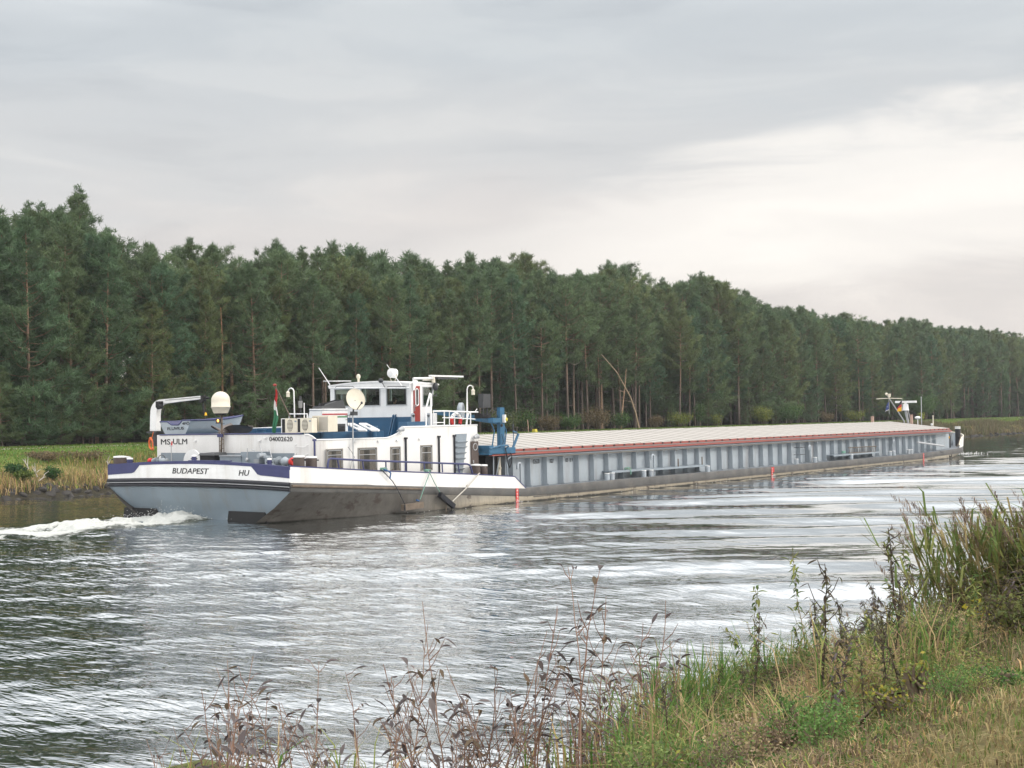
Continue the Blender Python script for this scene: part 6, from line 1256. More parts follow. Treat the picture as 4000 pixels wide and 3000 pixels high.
def pine_geo(seed, H, cb, Rr, shape, nb, tuft_blades=20, tuft_n=13, hue=0.0, bare=0, blade=1.0, lean=0.0):
    g = np.random.default_rng(seed); paths = []; tc_, td_, tw_, tcol = [], [], [], []
    n = 14; hh = np.linspace(0, 1, n); sx, sy = g.normal(0, .25, 2); ph = g.uniform(0, 6)
    TP = np.stack([sx*np.sin(hh*2.2+ph)*.8+lean*hh*hh*H, sy*np.sin(hh*2.7+ph*.7)*.8, hh*H*.97], -1); TP[:, :2] -= TP[0, :2]
    r0 = .0098*H+.015; tr = r0*(1-hh*.9)
    lo, up = np.array([.125, .10, .085]), np.array([.28, .18, .12]); tcl = lo+(up-lo)*np.clip((hh-.22)/.35, 0, 1)[:, None]
    paths.append((TP, tr, tcl))
    def trunk(t): return np.array([np.interp(t, hh, TP[:, k]) for k in range(3)])
    # dead snags on the bare part
    for i in range(bare):
        t = g.uniform(.10, max(cb, .15)); a = g.uniform(0, 6.28); p = trunk(t); Ln = g.uniform(.5, 2.0); e = p+np.array([math.cos(a)*Ln, math.sin(a)*Ln, g.uniform(-.3, .35)]); m_ = (p+e)/2+np.array([0, 0, g.uniform(-.1, .2)])
        paths.append((np.array([p, m_, e]), np.array([.03, .02, .008]), np.array([.19, .165, .145])))
    for i in range(nb):
        s = (i+g.uniform(0, .9))/nb; t = cb+(1-cb)*s*.985; a = i*2.39996+g.uniform(-.5, .5); p = trunk(t)
        if shape == 'full': pr = (1-s**1.25)**.85*(.72+.28*min(1, s/.2))+.04
        elif shape == 'round': pr = math.sqrt(max(0, 1-(2*s-.72)**2/1.75))*(1 if s < .7 else max(.25, 1-(s-.7)*2.3))+.04
        else: pr = (1-s**1.9)**.72*(.5+.5*min(1, s/.35))+.05
        Ln = Rr*pr*g.uniform(.50, 1.25); up0 = -.10+.75*s+g.uniform(-.12, .22)
        d = np.array([math.cos(a), math.sin(a), 0]); lat = np.array([-math.sin(a), math.cos(a), 0])
        q = np.linspace(0, 1, 5); curve = g.normal(0, .18)
        BP = p[None]+d[None]*(q*Ln)[:, None]+lat[None]*((q**2)*curve*Ln)[:, None]+np.array([0, 0, 1.])[None]*((q*up0+.22*q*q-.10*np.sin(q*3.1))*Ln)[:, None]
        br = (.012+.014*Ln)*(1-.8*q); paths.append((BP, br, np.array([.20, .13, .09]) if s > .25 else np.array([.16, .135, .115])))
        if g.uniform() < .05 and s < .3: continue
        k_ = max(3, int(tuft_n*(.35+Ln/Rr*.9)))
        f = g.uniform(.34, 1.05, k_)**.75
        c = np.stack([np.interp(np.minimum(f, 1), q, BP[:, k]) for k in range(3)], -1)+d[None]*np.maximum(f-1, 0)[:, None]*Ln
        spread = .30*Ln*np.sin(np.clip(f, .1, 1)*2.6)+.12
        c += lat[None]*(g.normal(0, 1, k_)*spread*.75)[:, None]; c[:, 2] += np.abs(g.normal(0, .16, k_))*(.4+.30*Ln)*.7-.03
        tc_.append(c); od = d[None]*.7+lat[None]*g.normal(0, .5, (k_, 1))+np.array([0, 0, .75])[None]; td_.append(od/np.linalg.norm(od, axis=1)[:, None])
        tw_.append(g.uniform(.8, 1.25, k_))
        base_c = np.array([.096, .152, .074])*(1+hue*np.array([.55, .12, -.2])); v = g.uniform(.70, 1.28); yel = max(0, g.normal(0, .10))
        tcol.append(base_c[None]*v*g.uniform(.85, 1.18, (k_, 1))+np.array([yel*.35, yel*.22, 0])[None]*.25)
    # leader shoots
    k_ = 22; c = np.stack([g.normal(0, .18, k_)+TP[-1, 0], g.normal(0, .18, k_)+TP[-1, 1], H*.97+g.uniform(-1.1, .55, k_)], -1); tc_.append(c); td_.append(np.tile([0, 0, 1.], (k_, 1))); tw_.append(g.uniform(.7, 1.1, k_)); tcol.append(np.tile(np.array([.096, .152, .074]), (k_, 1)))
    C = np.concatenate(tc_); D = np.concatenate(td_); Wd = np.concatenate(tw_); K = np.concatenate(tcol); nT = len(C); B = tuft_blades
    rd = g.normal(0, 1, (nT, B, 3)); rd /= np.linalg.norm(rd, axis=2)[:, :, None]; dirs = rd*.95+D[:, None, :]*.85; dirs /= np.linalg.norm(dirs, axis=2)[:, :, None]
    base = C[:, None, :]+g.normal(0, .085, (nT, B, 3))*Wd[:, None, None]
    Ln = (g.uniform(.20, .40, (nT, B))*Wd[:, None]*blade)[:, :, None]
    sd_ = np.cross(dirs, g.normal(0, 1, (nT, B, 3))); sd_ /= np.linalg.norm(sd_, axis=2)[:, :, None]+1e-9; wd = g.uniform(.022, .042, (nT, B, 1))*blade
    tip = base+dirs*Ln; V = np.stack([base-sd_*wd*.6, base+sd_*wd*.6, tip+sd_*wd*.35, tip-sd_*wd*.35], 2).reshape(-1, 3)
    F = np.arange(len(V)).reshape(-1, 4); col = np.repeat((K[:, None, :]*g.uniform(.8, 1.2, (nT, B, 1))), 4, 2).reshape(nT*B, 4, 3) if False else np.repeat((K[:, None, :]*g.uniform(.8, 1.22, (nT, B, 1))).reshape(-1, 3), 4, 0)
    return tubes_np(paths, 6), (V, F, col)
protos = []
def add_proto(label, group, **k):
    (tv, tf, tcl), (V, F, c) = pine_geo(**k); root = thing('pine_tree', (0, 0, 0), label, 'pine tree', group)
    mesh_np('trunk', tv, tf, M['bark'], cols=tcl, parent=root, smooth=True); mesh_np('crown', V, F, M['needles'], cols=c, parent=root)
    protos.append((root, k['H'], k['shape'])); return root
LF, LR, LT = 'bushy pine with green foliage down to the ground at the forest edge', 'pine with a rounded crown high on a bare trunk in the dense forest', 'slender pine with layered foliage standing in the middle of the dense forest'
GF, GR, GT = 'bushy pines of the forest edge', 'bare trunked pines of the forest', 'slender pines of the forest'
for i in range(4): add_proto(LF, GF, seed=100+i, H=16.0, cb=.03+.035*i, Rr=3.15+.2*i, shape='full', nb=80, tuft_n=19, hue=(-.15, .25, .05, .6)[i], bare=3)
for i in range(3): add_proto(LR, GR, seed=200+i, H=18.0, cb=.44+.06*i, Rr=3.0, shape='round', nb=46, tuft_n=22, hue=(.15, .6, 0)[i], bare=14)
for i in range(3): add_proto(LT, GT, seed=300+i, H=18.0, cb=.28+.06*i, Rr=2.5, shape='flat', nb=80, tuft_n=14, hue=(-.3, .2, 0)[i], bare=10)
# skyline of the forest as the photograph shows it (reduced to real heights below)
SKY = [(0, 790), (40, 800), (80, 775), (130, 800), (165, 790), (200, 760), (300, 755), (330, 800), (400, 850), (450, 870), (480, 930), (560, 970), (620, 940), (680, 915), (780, 940), (880, 945), (1010, 1000), (1080, 935), (1180, 975), (1350, 940), (1500, 960), (1620, 955), (1790, 1010), (1900, 1000), (2050, 990), (2180, 1060), (2330, 1035), (2450, 1035), (2560, 1120), (2740, 1050), (2820, 1085), (2960, 1180), (3200, 1210), (3440, 1250), (3620, 1250), (3800, 1280), (4000, 1310), (4400, 1380)]
def sky_h(x, y, z0):
    px, py, dz = proj((x, y, z0)); v = lerp(px, SKY); return at('P', px, v, t=dz).z-z0, px
used = [False]*len(protos)
def place_pine(x, y, h, kinds, label=None, group=None):
    i = rnd.choice(kinds); root, H, _ = protos[i]; z = float(far_z(np.array(x), np.array(y)))-.05; sc = h/H; wr_ = sc*rnd.uniform(.85, 1.12) if sc > .6 else sc*1.3
    if not used[i]:
        used[i] = True; o = root; o.location = (x, y, z); o.rotation_euler = (0, 0, rnd.uniform(0, 6.28)); o.scale = (wr_, wr_, sc)
        if label: o['label'] = label
        if group: o['group'] = group
        return o
    return dup(root, (x, y, z), rnd.uniform(0, 6.28), sc, label or None, group, sxy=wr_)
def sapling(px, y, h):
    p = at('P', px, 1700, y=y); o = place_pine(p.x, y, h, [0, 1, 2], 'young bushy pine in front of the taller forest edge', 'young pines along the forest edge'); return o
rows = [(82.4, 3.2, .66, .97, 'edge'), (85.2, 3.0, .82, 1.0, 'mid'), (88.4, 3.2, .92, 1.03, 'back'), (92.2, 4.2, .96, 1.04, 'back')]
TREES = []
for (yr, spc, lo, hi, kd) in rows:
    x = 48-rnd.uniform(0, 3)
    while x < 330:
        xx = x+rnd.uniform(-.9, .9); yy = yr+rnd.uniform(-1.1, 1.1); hS, px = sky_h(xx, yy, 2.6)
        if -260 < px < 4180: TREES.append((xx, yy, hS*rnd.uniform(lo, hi), kd, px))
        x += spc*rnd.uniform(.75, 1.3)*(1.0 if x < 200 else 1.18)
TREES.sort(key=lambda t: t[1])
TREES = TREES[:262] if len(TREES) > 262 else TREES
for (xx, yy, h, kd, px) in TREES:
    if kd == 'edge':
        open_ = 840 < px < 930 or 1150 < px < 1330 or 1440 < px < 1540 or 1900 < px < 2080 or 2200 < px < 2460 or 2480 < px < 2740 or px > 1150 and rnd.random() < .5
        kinds = ([7, 8, 9, 4, 5] if open_ else [0, 1, 2, 3, 0, 1, 3, 7])
    elif kd == 'mid': kinds = [0, 2, 4, 5, 6, 7, 8, 9, 4, 5]
    else: kinds = [4, 5, 6, 8, 9, 1]
    place_pine(xx, yy, h, kinds)
for i, (root, H, s_) in enumerate(protos):
    if not used[i]: place_pine(150+i*6, 84, 15, [i])
for px in (-60, 30, 120, 190, 260, 330, 410, 480, 560, 640, 720, 790, 980, 1060, 1140): sapling(px+rnd.uniform(-25, 25), rnd.uniform(80.3, 82), rnd.uniform(2.6, 5.6))
for px in (2600, 2760, 2900, 3060, 3160, 3290, 3420, 3520, 3700, 3810, 3920, 4030): sapling(px+rnd.uniform(-30, 30), rnd.uniform(80.3, 82), rnd.uniform(2.2, 4.8))
# forest behind, too dense to tell apart: one mass of crowns and trunks
g2 = np.random.default_rng(77); Vs, Fs, Cs, o = [], [], [], 0; tV, tF, tC, to = [], [], [], 0
und = [pine_geo(600+i, 7, .02, 2.6, 'full', 34, tuft_blades=9, tuft_n=11, hue=(-.2, .2)[i], bare=0, blade=1.9) for i in range(2)]
lows = [pine_geo(500+i, 18, .40, 3.1, 'flat', 40, tuft_blades=9, tuft_n=12, hue=(0, .3, -.2)[i], bare=0, blade=1.75) for i in range(3)]
for yr in (96.5, 101, 106.5, 113):
    x = 52.0
    while x < 360:
        xx, yy = x+g2.uniform(-1.5, 1.5), yr+g2.uniform(-2, 2); hS, px = sky_h(xx, yy, 2.8)
        if -200 < px < 4300:
            (tv, tf, tcl), (V, F, c) = lows[g2.integers(3)]; sc = min(hS*g2.uniform(.84, .985), 22)/18; a = g2.uniform(0, 6.28); ca, sa_ = math.cos(a), math.sin(a)
            def tr(P_): return np.stack([(P_[:, 0]*ca-P_[:, 1]*sa_)*sc*1.15+xx, (P_[:, 0]*sa_+P_[:, 1]*ca)*sc*1.15+yy, P_[:, 2]*sc+2.7], -1)
            Vs.append(tr(V)); Fs.append(F+o); Cs.append(c*g2.uniform(.85, 1.1)); o += len(V); tV.append(tr(tv)); tF.append(tf+to); tC.append(tcl); to += len(tv)
        x += 4.4*g2.uniform(.8, 1.25)
for yr, step in ((94, 3.2), (98, 3.2), (103, 3.0), (110, 3.0), (117, 2.8)):
    x = 52.0
    while x < 380:
        xx, yy = x+g2.uniform(-1, 1), yr+g2.uniform(-1.5, 1.5); hS, px = sky_h(xx, yy, 2.8)
        if -200 < px < 4300:
            (tv, tf, tcl), (V, F, c) = und[g2.integers(2)]; sc = g2.uniform(.55, 1.15); a = g2.uniform(0, 6.28); ca, sa_ = math.cos(a), math.sin(a); tz = float(far_z(np.array(xx), np.array(yy)))
            def tr(P_): return np.stack([(P_[:, 0]*ca-P_[:, 1]*sa_)*sc*1.1+xx, (P_[:, 0]*sa_+P_[:, 1]*ca)*sc*1.1+yy, P_[:, 2]*sc+tz], -1)
            Vs.append(tr(V)); Fs.append(F+o); Cs.append(c*g2.uniform(.7, 1.0)); o += len(V); tV.append(tr(tv)); tF.append(tf+to); tC.append(tcl); to += len(tv)
        x += step*g2.uniform(.8, 1.25)
fv = np.concatenate(Vs+tV); nf = sum(len(q) for q in Fs)
ff = np.concatenate(Fs+[q+o for q in tF]); fc = np.concatenate(Cs+tC); fmi = np.zeros(len(ff), np.int32); fmi[nf:] = 1
tag(mesh_np('forest', fv, ff, [M['needles'], M['bark']], cols=fc, mi=fmi), 'dense mass of pines deep behind the forest edge', kind='stuff')
# ------------------------------------------------------------------ grass helper
M['grass'] = mat('grass_blades', (.1, .14, .05), .75, spec=.15, attr=True); translucent(M['grass'], .35)
M['leafm'] = mat('leaf_blades', (.1, .14, .05), .7, spec=.2, attr=True); translucent(M['leafm'], .3)
M['stemm'] = mat('plant_stems', (.1, .07, .05), .85, spec=.1, attr=True)
def blades_np(P_, h, w, az, lean, col, g):
    """bent blades: 5 vertices each, as 2 quads (tip quad collapsed to a narrow edge)"""
    n = len(P_); d = np.stack([np.cos(az), np.sin(az), 0*az], -1); s = np.stack([-np.sin(az+g.normal(0, .5, n)), np.cos(az), 0*az], -1); z = np.array([0, 0, 1.])
    mid = P_+d*(h*lean*.30)[:, None]+z*(h*.58)[:, None]; tip = P_+d*(h*lean)[:, None]+z*(h*(1-.35*lean))[:, None]
    V = np.stack([P_-s*w[:, None]/2, P_+s*w[:, None]/2, mid+s*w[:, None]*.42, mid-s*w[:, None]*.42, tip+s*w[:, None]*.08, tip-s*w[:, None]*.08], 1)
    i = np.arange(n)[:, None]*6; F = np.concatenate([i+np.array([[0, 1, 2, 3]]), i+np.array([[3, 2, 4, 5]])], 0)
    c = np.repeat(col, 6, 0); return V.reshape(-1, 3), F, c
def pal(g, n, cols, wts, var=.18):
    k = g.choice(len(cols), n, p=np.array(wts)/sum(wts)); return np.array(cols)[k]*g.uniform(1-var, 1+var, (n, 1))
TAN, GRN, YGR, BRN, STR, OLV = (.46, .31, .15), (.10, .20, .042), (.24, .27, .065), (.17, .115, .07), (.55, .42, .23), (.17, .17, .06)
g = np.random.default_rng(5)
# far bank: short green verge, then rank dry grass down to the stones
def far_px_ok(x, y):
    d = np.stack([x, y, 1.5+0*x], -1)-np.array(CC)[None]; dz = d@np.array(CF); px = 2000+FPX*(d@np.array(CR))/dz; return (px > -250) & (px < 4250)
def veg_noise(x, y, s=1): return .5+.5*np.tanh(1.3*vnoise(x, y, 60+s, .55)+.6*vnoise(x, y, 70+s, 1.9))
n = 90000; x = g.uniform(40, 330, n); x = 40+(x-40)*g.uniform(0, 1, n)**.45*1.0; y = 66+7.4*g.uniform(0, 1, n)**1.35; ok = far_px_ok(x, y); x, y = x[ok], y[ok]
clump = veg_noise(x, y); prob = g.uniform(0, 1, len(x)) < .35+.65*clump; x, y, clump = x[prob], y[prob], clump[prob]; n = len(x); tpos = (y-66)/7.2
h = (.30+.62*clump)*(1.1-.85*np.clip(tpos, 0, 1))*g.uniform(.55, 1.25, n); w = g.uniform(.022, .05, n)
c = np.where((g.uniform(0, 1, n) < np.clip(1.0-tpos*1.35+.35*(clump-.5), .03, .95))[:, None], pal(g, n, [TAN, STR, OLV, BRN, YGR], [4, 2, 2.2, 1.6, 1.4]), pal(g, n, [GRN, YGR, OLV, BRN], [3.0, 3, 2, .7]))
V, F, c = blades_np(np.stack([x, y, far_z(x, y)-.05], -1), h, w, g.uniform(0, 6.28, n), np.abs(g.normal(.45, .35, n)), c, g)
tag(mesh_np('tall_grass', V, F, M['grass'], cols=c), 'rank dry grass covering the slope of the far bank', kind='stuff')
n = 110000; x = 40+290*g.uniform(0, 1, n)**1.6; y = g.uniform(70.0, 81.5, n); ok = far_px_ok(x, y) & ~((y > 75.7) & (y < 76.5) & (g.uniform(0, 1, n) < .93)) & ~((y > 77.25) & (y < 78.05) & (g.uniform(0, 1, n) < .93)); x, y = x[ok], y[ok]; n = len(x)
V, F, c = blades_np(np.stack([x, y, far_z(x, y)-.02], -1), g.uniform(.05, .16, n), g.uniform(.03, .07, n), g.uniform(0, 6.28, n), g.uniform(.1, .7, n), pal(g, n, [(.105, .20, .038), (.14, .21, .05), (.20, .22, .07), (.26, .21, .10)], [4, 3, 1.5, .8]), g)
tag(mesh_np('verge_grass', V, F, M['grass'], cols=c), 'short green grass on top of the far bank beside the track', kind='stuff')
# riprap stones
M['stone'] = mat('dark_stone', (.05, .046, .043), .85, var=.3, vscale=3, dirt=(.03, .032, .024), dirt_amt=.7, dscale=2, bump=.7, bscale=6, spec=.2)
rocks = []
for i in range(7):
    r_ = np.random.default_rng(900+i); bm = bmesh.new(); bmesh.ops.create_icosphere(bm, subdivisions=2, radius=.5); dirs = r_.normal(0, 1, (7, 3)); dirs /= np.linalg.norm(dirs, axis=1)[:, None]; offs = r_.uniform(.26, .42, 7)
    for v in bm.verts:
        p = np.array(v.co)
        for d_, o_ in zip(dirs, offs):
            e = p@d_-o_
            if e > 0: p = p-d_*e*.9
        v.co = p*np.array([1.25, 1, .8])
    me = bpy.data.meshes.new('rock'); bm.to_mesh(me); bm.free(); me.materials.append(M['stone']); rocks.append(me)
def rock(x, y, s):
    o = bpy.data.objects.new('rock', rnd.choice(rocks)); COL.objects.link(o); o.location = (x, y, float(far_z(np.array(x), np.array(y)))-.12*s); o.rotation_euler = (rnd.uniform(-.5, .5), rnd.uniform(-.5, .5), rnd.uniform(0, 6.3)); o.scale = (s, s*rnd.uniform(.8, 1.1), s*rnd.uniform(.8, 1.1))
    return tag(o, 'dark wet stone in the rubble edging at the foot of the far bank', 'stone', 'stones edging the far bank')
x = 41.0
while x < 63:
    rock(x, 65.45+rnd.uniform(-.2, .15), rnd.uniform(.5, .95)); rock(x+rnd.uniform(-.2, .3), 65.95+rnd.uniform(-.15, .3), rnd.uniform(.4, .8))
    if rnd.random() < .6: rock(x+.3, 66.5+rnd.uniform(-.2, .2), rnd.uniform(.4, .75))
    x += rnd.uniform(.45, .8)
x = 188.0
while x < 250: rock(x, 65.6+rnd.uniform(-.2, .3), rnd.uniform(.5, 1.0)); x += rnd.uniform(1.0, 2.0)
# bushes
def bush_geo(seed, H, Rr, n, cols, leaf=.10, airy=.5):
    g_ = np.random.default_rng(seed); paths = []; cs = []
    for i in range(14):
        a = g_.uniform(0, 6.28); e = np.array([math.cos(a)*Rr*g_.uniform(.3, .9), math.sin(a)*Rr*g_.uniform(.3, .9), H*g_.uniform(.6, 1.0)]); m_ = e*np.array([.45, .45, .55])+g_.normal(0, .06, 3); paths.append((np.array([[0, 0, 0.], m_, e]), np.array([.03, .018, .006]), np.array([.13, .10, .07])))
        cs += [m_+(e-m_)*f for f in (0, .35, .7, 1.0)]
    cs = np.array(cs); k = g_.integers(len(cs), size=n); c = cs[k]+g_.normal(0, 1, (n, 3))*np.array([Rr*.22, Rr*.22, H*.10])*(.6+airy); c[:, 2] = np.abs(c[:, 2])
    d = g_.normal(0, 1, (n, 3)); d /= np.linalg.norm(d, axis=1)[:, None]; s = np.cross(d, g_.normal(0, 1, (n, 3))); s /= np.linalg.norm(s, axis=1)[:, None]; L_ = leaf*g_.uniform(.6, 1.3, (n, 1)); V = np.stack([c, c+d*L_*.5+s*L_*.32, c+d*L_, c+d*L_*.5-s*L_*.32], 1).reshape(-1, 3)
    return tubes_np(paths, 5), (V, np.arange(4*n).reshape(-1, 4), np.repeat(pal(g_, n, cols, [1]*len(cols), .3), 4, 0))
def bush(seed, x, y, H, Rr, n, cols, label, leaf=.14, nm='bush', group=None):
    (tv, tf, tcl), (V, F, c) = bush_geo(seed, H, Rr, n, cols, leaf); r_ = thing(nm, (x, y, float(far_z(np.array(x), np.array(y)))-.05), label, 'bush', group); mesh_np('stems', tv, tf, M['stemm'], cols=tcl, parent=r_); mesh_np('foliage', V, F, M['leafm'], cols=c, parent=r_); return r_
GB, YB, BB = [(.06, .12, .03), (.09, .15, .04), (.05, .10, .04)], [(.24, .24, .04), (.17, .20, .045), (.11, .16, .05)], [(.16, .12, .07), (.12, .10, .06), (.2, .15, .08)]
def by_px(px, py, y): p = at('P', px, py, y=y); return p.x, y
for i, (px, y, H, Rr, cols, lab) in enumerate([
    (2660, 79.2, 1.7, 1.5, YB, 'yellow autumn bush at the forest edge above the middle of the hatch covers'), (2735, 79.4, 2.6, .7, GB, 'tall thin light green sapling right of the yellow bush'), (2985, 79.2, 2.3, 1.5, YB, 'yellow green bush behind the forward hatch covers'), (3090, 79.0, 2.6, 2.0, GB, 'broad light green bush next to the yellow green one'),
    (3230, 79.2, 1.6, 1.2, BB, 'small tan bush before the forest left of the bow mast'), (3340, 79.3, 1.8, 1.6, YB, 'low yellowish bush left of the bow mast'), (3615, 78.8, 4.2, 2.6, GB, 'big round green bush right of the bow mast'), (3600, 77.6, 1.3, .6, [(.3, .33, .05)], 'small bright yellow green bush in front of the round green one'),
    (2330, 79.6, 2.3, 1.8, BB, 'brownish bush at the forest edge right of the blue crane'), (2225, 79.4, 1.8, 1.3, GB, 'low green bush between the blue crane and the brown bush'), (2420, 79.3, 1.9, 1.2, GB, 'green bush left of the leaning bare trunk'), (2140, 79.5, 1.6, 1.3, BB, 'small brown bush behind the yellow box'), (1960, 79.8, 2.1, 2.0, [(.09, .12, .05), (.12, .13, .05)], 'olive bush seen just behind the blue crane'), (2050, 79.9, 2.2, 1.4, GB, 'dark green bush just right of the blue crane'), (2560, 79.4, 1.3, .9, BB, 'low brown bush just right of the leaning bare trunk'), (2800, 79.5, 1.5, .8, YB, 'small yellowish bush between the middle bushes'),
    (60, 68.0, .75, .6, [(.03, .085, .03), (.05, .10, .03)], 'dark green bush on the far bank left of the bare branches'), (205, 67.6, .75, .5, [(.04, .10, .03), (.07, .12, .03)], 'dark green bush between two tufts of dry grass'), (95, 67.3, .55, .6, [(.13, .17, .04), (.09, .13, .03)], 'olive bush at the stones below the dark green one'), (165, 71.2, .5, 1.2, BB, 'brown weedy bush on the upper slope of the far bank'), (330, 70.5, .5, 1.3, BB, 'brown weedy bush near the stern of the barge')]):
    x, yy = by_px(px, 1700, y); bush(700+i, x, yy, H, Rr, int(1500*H*Rr/2+500), cols, lab)
# right end of the far bank: grey brown reeds
n = 26000; x = g.uniform(165, 300, n); y = g.uniform(65.8, 70.5, n); cl_ = veg_noise(x*.6, y, 3); h = (.7+1.3*cl_)*g.uniform(.6, 1.2, n)*(1.1-.12*(y-65.8)); V, F, c = blades_np(np.stack([x, y, far_z(x, y)-.05], -1), h, g.uniform(.05, .10, n), g.uniform(0, 6.28, n), np.abs(g.normal(.2, .2, n)), pal(g, n, [(.17, .14, .08), (.12, .105, .06), (.20, .17, .10), (.10, .12, .045)], [3, 3, 2, 2]), g)
tag(mesh_np('reed_bed', V, F, M['grass'], cols=c), 'grey brown reeds along the far bank beyond the bow', kind='stuff')
# bare pale branches in the far grass
def dead_branch(pts, label):
    P0 = [at('n', u, v, y=67.2) for u, v in pts[0]]; r_ = thing('dead_branch', tuple(P0[0]), label, 'branch'); paths = [(np.array([tuple(p-P0[0]) for p in P0]), np.linspace(.035, .012, len(P0)), np.array([.42, .38, .34]))]
    for q in pts[1:]: PP = [at('n', u, v, y=67.2) for u, v in q]; paths.append((np.array([tuple(p-P0[0]) for p in PP]), np.linspace(.026, .008, len(PP)), np.array([.44, .40, .36])))
    tv, tf, tc_ = tubes_np(paths, 5); mesh_np('limbs', tv, tf, M['stemm'], cols=tc_, parent=r_)
dead_branch([[(560, 660), (530, 590), (470, 500), (440, 470)], [(540, 600), (545, 500), (552, 405)], [(500, 550), (490, 450)]], 'forked pale bare branch standing in the far bank grass')
dead_branch([[(735, 820), (700, 740), (650, 670), (630, 580)], [(705, 745), (690, 650), (680, 540)], [(720, 730), (760, 695), (810, 665)], [(690, 700), (665, 620)]], 'many stemmed pale bare branch right of the forked one')
dead_branch([[(765, 895), (850, 830), (880, 760), (960, 705)], [(850, 830), (910, 815)]], 'low pale bare branch leaning to the right over the stones')
dead_branch([[(2125, 600), (2110, 520), (2150, 400)], [(2125, 560), (2180, 470)], [(2110, 540), (2075, 500)]], 'pale bare branch right behind the barge stern')
# special trees: leaning bare trunk, its neighbour, twin trunks
def trunk_thing(pts, y, r0, label, col=(.30, .20, .13)):
    P0 = [at('P', u, v, y=y) for u, v in pts]; P0[0].z = float(far_z(np.array(P0[0].x), np.array(y)))-.1; r_ = thing('bare_trunk', tuple(P0[0]), label, 'tree'); base_ = [(np.array([tuple(p-P0[0]) for p in P0]), np.linspace(r0, r0*.28, len(P0)), np.array(col))]
    for i_ in range(7):
        k_ = rnd.randrange(1, len(P0)); q_ = P0[k_-1].lerp(P0[k_], rnd.random())-P0[0]; a_ = rnd.uniform(0, 6.28); L_ = rnd.uniform(.3, 1.3); base_.append((np.array([tuple(q_), tuple(q_+Vector((math.cos(a_)*L_, math.sin(a_)*L_, rnd.uniform(-.1, .4)*L_)))]), np.array([.035, .012]), np.array(col)*.8))
    tv, tf, tc_ = tubes_np(base_, 8); mesh_np('trunk', tv, tf, M['bark'], cols=tc_, parent=r_, smooth=True); return r_
trunk_thing([(2497, 1675), (2482, 1610), (2462, 1550), (2440, 1510), (2410, 1455), (2380, 1420), (2350, 1385)], 79.4, .115, 'bare leaning trunk curving up to the left at the forest edge', (.36, .27, .19))
trunk_thing([(2426, 1675), (2432, 1590), (2442, 1500), (2446, 1440)], 80.0, .12, 'reddish bare trunk left of the leaning one')
trunk_thing([(2350, 1640), (2349, 1540), (2346, 1400), (2344, 1320)], 83.4, .14, 'straight orange brown trunk standing at the forest edge')
trunk_thing([(2242, 1640), (2240, 1540), (2242, 1360), (2240, 1270)], 83.4, .15, 'straight grey brown trunk two trunks left of the leaning one', (.22, .17, .13))
trunk_thing([(1010, 1620), (905, 1610), (906, 1500), (902, 1330), (906, 1270)][1:], 84.2, .17, 'thick orange trunk of the twin pine behind the white dome', (.27, .175, .12))
trunk_thing([(868, 1610), (868, 1500), (868, 1330), (862, 1200)], 83.4, .13, 'thinner orange trunk of the twin pine behind the white dome', (.33, .19, .11))
trunk_thing([(378, 1600), (376, 1440), (377, 1300), (380, 1220)], 83.4, .15, 'pale trunk showing in a dark gap at the left of the forest', (.34, .23, .16))
trunk_thing([(1497, 1500), (1493, 1400), (1490, 1330)], 83.6, .14, 'orange trunk forking above the wheelhouse searchlight', (.33, .19, .11))
# small markers on the bank
p = at('f', 1266, 245, y=77.0); mk_ = thing('marker_box', (p.x, 77.0, float(far_z(np.array(p.x), np.array(77.)))), 'yellow concrete marker block on the far bank grass behind the hatch covers', 'marker'); mb = MB(); z0 = mk_.location.z; mb.hexa([(p.x-.22, 76.8, z0), (p.x+.22, 76.8, z0), (p.x+.22, 77.2, z0), (p.x-.22, 77.2, z0), (p.x-.17, 76.85, z0+.34), (p.x+.17, 76.85, z0+.34), (p.x+.17, 77.15, z0+.34), (p.x-.17, 77.15, z0+.34)]); mb.build('block', M['yellow'], mk_)
a, b = at('f', 1135, 250, y=77.5), at('f', 1110, 0, y=77.5); ps = thing('survey_post', tuple(a), 'thin pale leaning post left of the yellow marker block', 'post'); mb = MB(); mb.tube([a+Vector((0, 0, -.3)), b], .05, 6); mb.build('post_shaft', mat('pinkish_post', (.4, .27, .22), .7), ps)

# ------------------------------------------------------------------ near bank
def near_ok(P_, mx=900):
    d = P_-np.array(CC)[None]; dz = d@np.array(CF); px = 2000+FPX*(d@np.array(CR))/dz; py = 1500-FPX*(d@np.array(CU))/dz; return (dz > 2) & (px > -mx) & (px < 4000+mx) & (py < 3000+mx*.8)
def sample(n, xr, yr, power=.55):
    x = xr[0]+(xr[1]-xr[0])*g.uniform(0, 1, n)**(1/power); y = g.uniform(*yr, n); P_ = np.stack([x, y, near_z(x, y)], -1); ok = near_ok(P_); return P_[ok]
# mown grass on the crown of the bank
P_ = sample(70000, (5, 40), (-1.5, 2.5), .42); n = len(P_); P_[:, 2] -= .01; dry = veg_noise(P_[:, 0]*1.6, P_[:, 1]*1.6, 7)
c = np.where((g.uniform(0, 1, n) < .25+.65*dry)[:, None], pal(g, n, [(.34, .27, .13), (.25, .19, .09), (.42, .34, .18), (.16, .11, .06)], [3, 2, 1, 1]), pal(g, n, [(.12, .18, .045), (.17, .20, .06)], [1, 1]))
V, F, c = blades_np(P_, g.uniform(.03, .12, n), g.uniform(.004, .009, n), g.uniform(0, 6.28, n), g.uniform(.3, 1.5, n), c, g); tag(mesh_np('mown_grass', V, F, M['grass'], cols=c), 'short mown dry grass on top of the near bank', kind='stuff')
